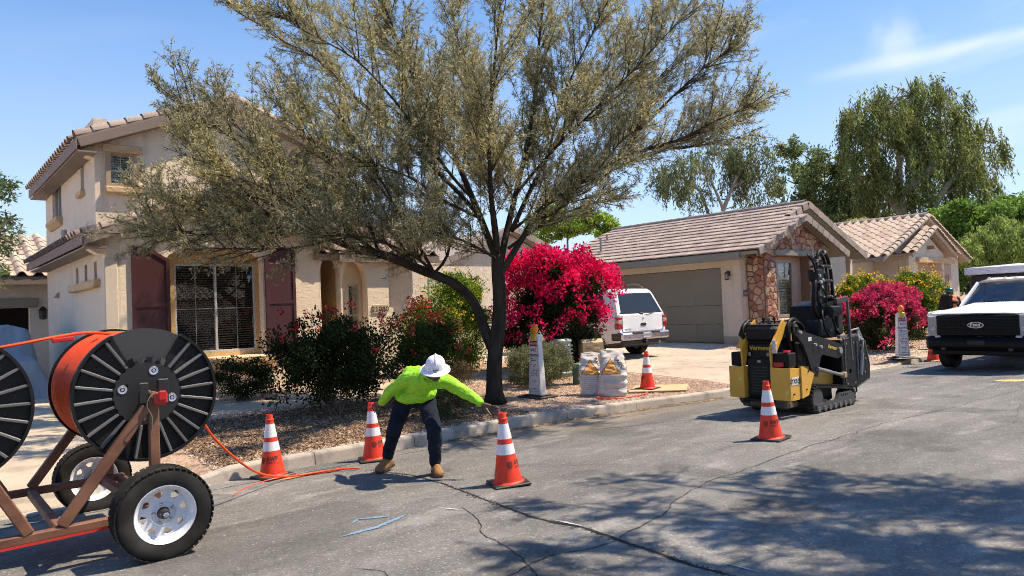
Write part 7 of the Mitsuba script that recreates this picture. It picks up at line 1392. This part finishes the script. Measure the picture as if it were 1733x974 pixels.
# ------------------------------------------------------------------ vehicles
def car_wheel(K, M, R, w, rimc=(.45, .46, .48)):
    k = numbered(K + '__wheel'); part(k, 'tyre', move(tyre_mesh(R, w, 40), M), 'rubber', smooth=35)
    part(k, 'rim', move(cat([lathe([(0, .02), (R * .2, .035), (R * .5, .03), (R * .6, w * .42), (R * .64, w * .42), (R * .62, w * .3)][::-1], 32)]), M), 'vcs', rimc, smooth=40)
    for i in range(5): t = 2 * PI * i / 5; part(k, 'spoke', move(beam((R * .15 * math.cos(t), R * .15 * math.sin(t), .05), (R * .56 * math.cos(t), R * .56 * math.sin(t), .06), .07, .03, up=(0, 0, 1)), M), 'vcs', rimc)
def suv():
    K = new('parked_car', 'white sport utility car parked rear end out on the driveway', 'car'); x0, x1, y0, L = 14.32, 16.22, 12.75, 5.2; xm = (x0 + x1) / 2; zb = float(zg(xm, 13.5)) + .0
    W, WH, CHR, BLK = 1.0, (.74, .75, .77), (.5, .5, .5), (.015, .015, .016)
    M = tr(xm, y0, zb)
    def q(n, m, c, mat='vcs', **k): return part(K, n, move(m, M), mat, c, **k)
    # lower body: loft of sections along y (local: y forward into the lot)
    def sect(hw, z0, z1, zr=.07):
        return [(-hw * .94, z0), (-hw, z0 + .12), (-hw * 1.0, (z0 + z1) / 2), (-hw * .985, z1 - zr), (-hw * .95, z1), (hw * .95, z1), (hw * .985, z1 - zr), (hw, (z0 + z1) / 2), (hw, z0 + .12), (hw * .94, z0)]
    def loft(secs):
        v = np.array([(a, y, b) for y, s in secs for a, b in s]); n = len(secs[0][1]); f = []
        for s in range(len(secs) - 1):
            for i in range(n): a, b = s * n + i, s * n + (i + 1) % n; f += [(a, b, b + n), (a, b + n, a + n)]
        f += [(0, i + 1, i) for i in range(1, n - 1)]; o = (len(secs) - 1) * n; f += [(o, o + i, o + i + 1) for i in range(1, n - 1)]
        f = np.array(f); t = trimesh.Trimesh(v, f, process=False)
        return (v, f[:, ::-1]) if t.volume < 0 else (v, f)
    q('body', loft([(.02, sect(.93, .50, 1.16)), (.08, sect(.985, .45, 1.20)), (.6, sect(1.0, .40, 1.22)), (3.3, sect(1.0, .40, 1.20)), (3.7, sect(.99, .40, 1.14)), (4.9, sect(.95, .42, 1.05)), (5.15, sect(.85, .48, .95))]), WH, 'vcg', smooth=25)
    def rf(hw, z0, hw1, z1): return [(-hw, z0), (-hw1 - .01, z1 - .07), (-hw1 + .06, z1), (hw1 - .06, z1), (hw1 + .01, z1 - .07), (hw, z0)]
    q('roof', loft([(.07, rf(.955, 1.17, .93, 1.25)), (.30, rf(.955, 1.18, .78, 1.78)), (.42, rf(.955, 1.18, .77, 1.86)), (1.2, rf(.955, 1.18, .78, 1.90)), (2.7, rf(.95, 1.16, .77, 1.86)), (3.6, rf(.92, 1.10, .80, 1.18))]), WH, 'vcg', smooth=25)
    q('rear_window', hull(np.array([(-.83, .088, 1.22), (.83, .088, 1.22), (-.87, .095, 1.20), (.87, .095, 1.20), (-.68, .305, 1.72), (.68, .305, 1.72), (-.83, .14, 1.20), (.83, .14, 1.20), (-.68, .35, 1.72), (.68, .35, 1.72), (-.63, .325, 1.755), (.63, .325, 1.755)]) - [0, .035, 0]), (.012, .014, .017), 'vcg')
    for s in (-1, 1):
        for a, b in ((.55, 1.45), (1.55, 2.45), (2.5, 3.2)): q('side_window', hull(np.array([(s * .945, a + (.0 if a > 1 else .05), 1.24), (s * .945, b, 1.24), (s * .81, a + (.05 if a > 1 else .12), 1.70), (s * .81, b - (.06 if a < 2 else .45), 1.70), (s * .90, a + .1, 1.24), (s * .76, a + .1, 1.70), (s * .9, b - .1, 1.24), (s * .76, b - .5, 1.70)]) + [s * .012, 0, 0]), (.012, .014, .016), 'vcg')
        k = numbered(K + '__tail_light')
        part(k, 'red_lens', move(bx((s * .84, .005, .80), (s * 1.005, .16, .95), .02), M), 'vcg', (.30, .012, .012)); part(k, 'red_lens', move(bx((s * .84, .005, 1.045), (s * .998, .16, 1.12), .02), M), 'vcg', (.30, .012, .012)); part(k, 'clear_lens', move(bx((s * .842, .006, .952), (s * 1.003, .15, 1.043), .012), M), 'vcg', (.45, .30, .26))
        q('roof_rail', tube(spline([(s * .70, .55, 1.88), (s * .70, .62, 1.94), (s * .70, 1.4, 1.965), (s * .70, 2.3, 1.93), (s * .70, 2.4, 1.87)], 24), .018, 7), (.10, .10, .10), smooth=True)
        q('mirror', bx((s * .98, 3.05, 1.18), (s * 1.22, 3.2, 1.38), .04), BLK)
        for yy in (1.05, 4.1): car_wheel(K, M @ frame((s * .88, yy, .385), (0, 1, 0), (0, 0, 1), (1, 0, 0)) @ (np.eye(4) if s > 0 else rotm((0, 1, 0), 180)), .385, .26); q('arch', prism([(yy + .47 * math.cos(t), .40 + .47 * math.sin(t)) for t in np.linspace(0, PI, 15)], .02, frame((s * 1.0 + (.008 if s > 0 else .012) - .012 * 0, 0, 0), (0, 1, 0), (0, 0, 1), (1, 0, 0)) @ tr(0, 0, -.02)), BLK)
    q('bumper', bx((-.98, -.10, .50), (.98, .10, .70), .04), (0, 0, 0), 'chrome'); q('bumper_pad', bx((-.55, -.112, .655), (.55, .06, .715), .01), (.03, .03, .03)); q('bumper_end', cat([bx((-1.0, -.06, .50), (-.93, .3, .71), .03), bx((.93, -.06, .50), (1.0, .3, .71), .03)]), (.03, .03, .03))
    q('lower_trim', bx((-.9, -.02, .36), (.9, .3, .50), .03), BLK); q('tow_bar', cat([bx((-.05, -.10, .38), (.05, .1, .48), .01), bx((-.5, .1, .40), (.5, .18, .47), .01)]), BLK); q('exhaust', cyl((.62, -.02, .40), (.62, .4, .42), .04, 14), (.35, .35, .35), smooth=30)
    q('licence_plate', bx((-.16, -.118, .55), (.16, -.102, .69), .004), (.45, .47, .50), 'vc'); q('plate_mark', cat([bx((-.12 + i * .045, -.121, .59), (-.095 + i * .045, -.117, .65)) for i in range(6)]), (.08, .10, .16), 'vc')
    q('hatch_line', cat([bx((-.84, .012, .72), (-.825, .03, 1.16)), bx((.825, .012, .72), (.84, .03, 1.16)), bx((-.84, .012, .715), (.84, .03, .725))]), (.06, .06, .06)); q('handle', bx((-.10, .0, .86), (.12, .04, .94), .012), BLK); q('lock', cyl((.0, .0, 1.06), (.0, .04, 1.06), .018, 10), BLK); q('badge', bx((-.72, .012, .78), (-.50, .03, .805)), (.3, .3, .3))
    q('wiper', cat([tube([(.06, .03, 1.15), (.22, .02, 1.16), (.55, .02, 1.22)], .012, 6), bx((-.10, .02, 1.15), (.05, .10, 1.22), .02)]), BLK); q('third_light', bx((-.16, .34, 1.79), (.16, .42, 1.82), .008), (.35, .012, .012), 'vcg')
    q('underside', bx((-.9, .2, .30), (.9, 5.0, .45), .03), BLK)
suv()
def truck():
    K = new('pickup_truck', 'big white pickup truck parked facing the camera at right edge', 'truck'); M = tr(17.2, 5.45, float(roadz(0, 5.6)), -PI / 2)    # local: +y is towards the truck's tail (world +X), x is across
    M = frame((17.2, 5.45, float(roadz(0, 5.45))), (0, -1, 0), (1, 0, 0), (0, 0, 1)); M[:3, :3] = np.array([[0, 1, 0], [-1, 0, 0], [0, 0, 1]])   # x local -> -Y world, y local -> +X world
    WH, BLK, DK = (.74, .75, .78), (.005, .005, .006), (.035, .035, .037)
    def q(n, m, c, mat=None, **k): return part(K, n, move(m, M), mat or ('blk' if max(c) < .036 else 'vcs'), c, **k)
    hood = []
    def surf(rows, th=.0):
        n = len(rows[0]); v = np.array(rows).reshape(-1, 3); f = []
        for i in range(len(rows) - 1):
            for j in range(n - 1): a = i * n + j; f += [(a, a + 1, a + n + 1), (a, a + n + 1, a + n)]
        return (v, np.array(f))
    xs = np.linspace(-1, 1, 17)
    rows = []
    for y, hw, zc, ze in ((.02, .80, 1.24, 1.19), (.08, .90, 1.29, 1.22), (.25, .97, 1.325, 1.25), (.8, 1.0, 1.36, 1.27), (1.5, 1.0, 1.40, 1.29), (1.95, 1.0, 1.44, 1.31)):
        rows.append([(x * hw, y + .10 * abs(x) ** 3 * (y < .5), ze + (zc - ze) * (1 - abs(x) ** 4) + .014 * (np.exp(-((abs(x) - .62) / .07) ** 2))) for x in xs])
    q('hood', surf(rows), WH, 'vcg', smooth=True)
    for s in (-1, 1):
        fend = surf([[(s * w, y, z) for w, z in ((.995, 1.285), (1.015, 1.16), (1.02, .95), (1.015, .70))] for y in (.22, .45)] + [[(s * w, y, z) for w, z in ((1.0, 1.30), (1.02, 1.18), (1.025, 1.05), (1.02, 1.0))] for y in (.75, 1.3)] + [[(s * w, y, z) for w, z in ((1.0, 1.31), (1.02, 1.15), (1.025, .9), (1.02, .52))] for y in (1.62, 1.95)])
        q('fender', fend, WH, 'vcg', smooth=True)
        q('front_corner', surf([[(s * .80, .0 + .02, z), (s * .92, .05, z), (s * .995, .16, z), (s * 1.015, .30, z)] for z in (.98 + .22, 1.19 + .055)]), WH, 'vcg', smooth=True)
        k = numbered(K + '__headlight')
        part(k, 'housing', move(hull(np.array([(s * .76, .03, .78), (s * .98, .12, .76), (s * 1.005, .26, .82), (s * .74, .03, 1.20), (s * .97, .11, 1.19), (s * 1.0, .26, 1.20), (s * .76, .2, .78), (s * .74, .2, 1.2)])), M), 'vcs', (.42, .43, .45))
        part(k, 'lens', move(hull(np.array([(s * .775, .018, .80), (s * .975, .105, .78), (s * .76, .018, 1.18), (s * .965, .095, 1.17), (s * .775, .05, .80), (s * .965, .12, 1.17)])), M), 'vcg', (.27, .28, .29))
        for zz in (.92,): part(k, 'reflector', move(lathe([(.0, .0), (.04, .01), (.055, .03)], 14, frame((s * .85, .045, zz), (1, 0, 0), (0, 0, 1), (s * -.3, -1, 0))), M), 'vcs', (.5, .5, .52))
        part(k, 'signal', move(hull(np.array([(s * .97, .095, .97), (s * 1.004, .2, .97), (s * .97, .095, 1.02), (s * 1.004, .2, 1.02), (s * .96, .2, 1.0)])), M), 'vcg', (.6, .18, .03))
        q('mirror', cat([bx((s * 1.02, 2.02, 1.42), (s * 1.14, 2.1, 1.48), .015), bx((s * 1.12, 1.96, 1.30), (s * 1.36, 2.10, 1.66), .04)]), BLK)
        for yy in (1.0, 4.75): car_wheel(K, M @ frame((s * .86, yy, .40), (0, 1, 0), (0, 0, 1), (1, 0, 0)) @ (np.eye(4) if s > 0 else rotm((0, 1, 0), 180)), .40, .27, (.38, .38, .39))
        q('wheel_arch', surf([[(s * 1.03, 1.0 + .50 * math.cos(t), .42 + .52 * math.sin(t)), (s * 1.03, 1.0 + .55 * math.cos(t), .42 + .58 * math.sin(t))] for t in np.linspace(0, PI, 15)]), WH, 'vcg')
        q('inner_arch', surf([[(s * .45, 1.0 + .50 * math.cos(t), .42 + .52 * math.sin(t)), (s * 1.03, 1.0 + .50 * math.cos(t), .42 + .52 * math.sin(t))] for t in np.linspace(0, PI, 15)]), BLK)
        q('door', hull(np.array([(s * 1.0, 1.97, .52), (s * 1.0, 4.2, .52), (s * 1.02, 1.97, 1.0), (s * 1.02, 4.2, 1.0), (s * .99, 1.97, 1.34), (s * .99, 4.2, 1.36), (s * .9, 1.97, .5), (s * .9, 4.2, 1.36)])), WH, 'vcg')
        q('side_glass', hull(np.array([(s * .955, 2.25, 1.36), (s * .955, 4.1, 1.36), (s * .80, 2.85, 1.88), (s * .80, 4.0, 1.88), (s * .9, 2.3, 1.36), (s * .76, 4.0, 1.88)])), (.012, .014, .016), 'vcg')
        q('a_pillar', beam((s * .93, 1.95, 1.33), (s * .77, 2.72, 1.90), .06, .08, bev=.015), WH, 'vcg')
    q('grille', bx((-.77, .0, .77), (.77, .12, 1.21), .02), BLK)
    for zz in (.86, .95, 1.125, 1.04): q('grille_bar', bx((-.75, -.028, zz - .018), (.75, .02, zz + .018), .008), (.009, .009, .0095))
    for x in np.linspace(-.7, .7, 15): q('grille_slot', bx((x - .008, -.010, .79), (x + .008, .02, 1.19)), (.008, .008, .0085))
    q('grille_frame', cat([bx((-.80, -.03, .735), (-.70, .06, .785), .01), bx((.70, -.03, .735), (.80, .06, .785), .01)]), (.42, .43, .45))
    ov = Polygon([(.15 * math.cos(t), .064 * math.sin(t)) for t in np.linspace(0, 2 * PI, 40)[:-1]]); em = frame((0, -.03, 1.0), (1, 0, 0), (0, 0, 1), (0, -1, 0))
    k = numbered(K + '__emblem'); part(k, 'plate', move(prism(ov, .012, em), M), 'vcs', (.02, .022, .026)); part(k, 'ring', move(prism(ov.difference(ov.buffer(-.010)), .018, em), M), 'steel'); part(k, 'letters', move(text('Ford', .062, em @ tr(-.005, -.026, .013)), M), 'steel')
    q('bumper', cat([bx((-1.0, -.02, .47), (1.0, .22, .755), .05), bx((-.96, -.09, .50), (.96, .02, .70), .05)]), BLK); q('bumper_opening', bx((-.55, -.094, .56), (.55, -.085, .64)), (.004, .004, .004)); q('tow_eye', cat([bx((s * .62 - .04, -.11, .47), (s * .62 + .04, -.05, .53), .01) for s in (-1, 1)]), DK); q('air_dam', bx((-.9, .05, .36), (.9, .12, .47), .02), BLK); q('plate_bracket', bx((-.16, -.098, .59), (.16, -.092, .68), .004), (.03, .03, .032))
    q('cowl', bx((-.95, 1.9, 1.25), (.95, 2.1, 1.36), .02), BLK)
    ws = [[(x * .90, 1.98 + .10 * x * x, 1.41) for x in xs], [(x * .84, 2.36 + .09 * x * x, 1.66) for x in xs], [(x * .76, 2.74 + .08 * x * x, 1.91) for x in xs]]
    part(K, 'windshield', move(surf(ws), M), 'glass')
    q('dashboard', hull(np.array([(s * .9, y, z) for s in (-1, 1) for y, z in ((2.12, 1.34), (2.7, 1.38), (2.7, 1.2), (2.1, 1.2))])), (.03, .035, .045)); q('cabin', bx((-.88, 3.3, .9), (.88, 3.4, 1.86)), (.02, .022, .026), 'matte')
    for s in (-1, 1): q('seat', cat([bx((s * .42 - .25, 2.95, .9), (s * .42 + .25, 3.15, 1.55), .06), bx((s * .42 - .13, 3.0, 1.56), (s * .42 + .13, 3.1, 1.76), .04)]), (.03, .03, .035))
    q('steering_wheel', tube([(.42 + .18 * math.cos(t), 2.62 + .05 * math.sin(t), 1.40 + .17 * math.sin(t)) for t in np.linspace(0, 2 * PI, 25)], .015, 6, False), (.02, .02, .02)); q('cap', lathe([(0, .06), (.06, .05), (.09, .0)][::-1], 14, tr(-.42, 2.3, 1.39)), (.55, .38, .22), 'vc')
    q('roof', hull(np.array([(s * w, y, z) for s in (-1, 1) for w, y, z in ((.74, 2.74, 1.93), (.60, 2.70, 1.965), (.76, 3.2, 1.96), (.62, 3.2, 2.01), (.76, 4.2, 1.93), (.62, 4.2, 1.985), (.79, 3.2, 1.90), (.79, 4.2, 1.88), (.77, 2.80, 1.90))])), WH, 'vcg')
    for x in (-.55, -.22, 0, .22, .55): q('marker_light', hull(np.array([(x - .045, 2.72, 1.965), (x + .045, 2.72, 1.965), (x - .04, 2.86, 1.985), (x + .04, 2.86, 1.985), (x - .025, 2.76, 2.01), (x + .025, 2.76, 2.01), (x, 2.84, 2.02)])), (.60, .58, .52), 'vcg')
    for s in (-1, 1): q('wiper', tube(spline([(s * .05 + .3, 1.99, 1.42), (s * .3 + .25, 2.02, 1.435), (s * .55 + .1, 2.06, 1.445)], 8), .014, 6), BLK)
    q('cargo_box', bx((-1.0, 4.25, .55), (1.0, 6.1, 1.30), .03), WH, 'vcg'); q('chassis', bx((-.8, .25, .40), (.8, 6.0, .60), .03), BLK); q('back_wall', bx((-.85, 4.15, 1.3), (.85, 4.22, 1.9), .02), WH, 'vcg')
    q('hood_edge', tube([(-.80, .012, 1.222), (-.5, .0, 1.235), (0, -.004, 1.242), (.5, .0, 1.235), (.80, .012, 1.222)], .012, 6), (.30, .31, .33))
truck()
def box_trailer():
    K = new('box_trailer', 'dark box trailer with white roof standing behind the white truck', 'trailer'); z = float(roadz(0, 6.5)); x0, x1, y0, y1 = 24.2, 28.6, 5.3, 7.75
    part(K, 'body', bx((x0, y0, z + .45), (x1, y1, z + 2.19), .03), 'vcs', (.018, .018, .02)); part(K, 'roof', hull(np.array([(x, y, q) for x, y in ((x0 - .15, y0 - .1), (x1, y0 - .1), (x0 - .15, y1 + .1), (x1, y1 + .1)) for q in (z + 2.20, z + 2.40)] + [(x, (y0 + y1) / 2, z + 2.46) for x in (x0, x1)])), 'vcs', (.66, .67, .70))
    part(K, 'corner_post', cat([bx((x0 - .03, y1 - .05, z + .45), (x0 + .04, y1 + .02, z + 2.11)), bx((x0 - .03, y0 - .02, z + .45), (x0 + .04, y0 + .05, z + 2.11))]), 'vcs', (.05, .05, .05)); part(K, 'hitch', beam((x0, 6.1, z + .5), (x0 - 1.0, 6.1, z + .48), .1, .1), 'vcs', (.03, .03, .03))
    for y in (y0 + .1, y1 - .1):
        for x in (26.2, 27.0): part(K, 'wheel', move(tyre_mesh(.36, .22, 28), frame((x, y, z + .36), (1, 0, 0), (0, 0, 1), (0, -1, 0))), 'rubber', smooth=35)
box_trailer()
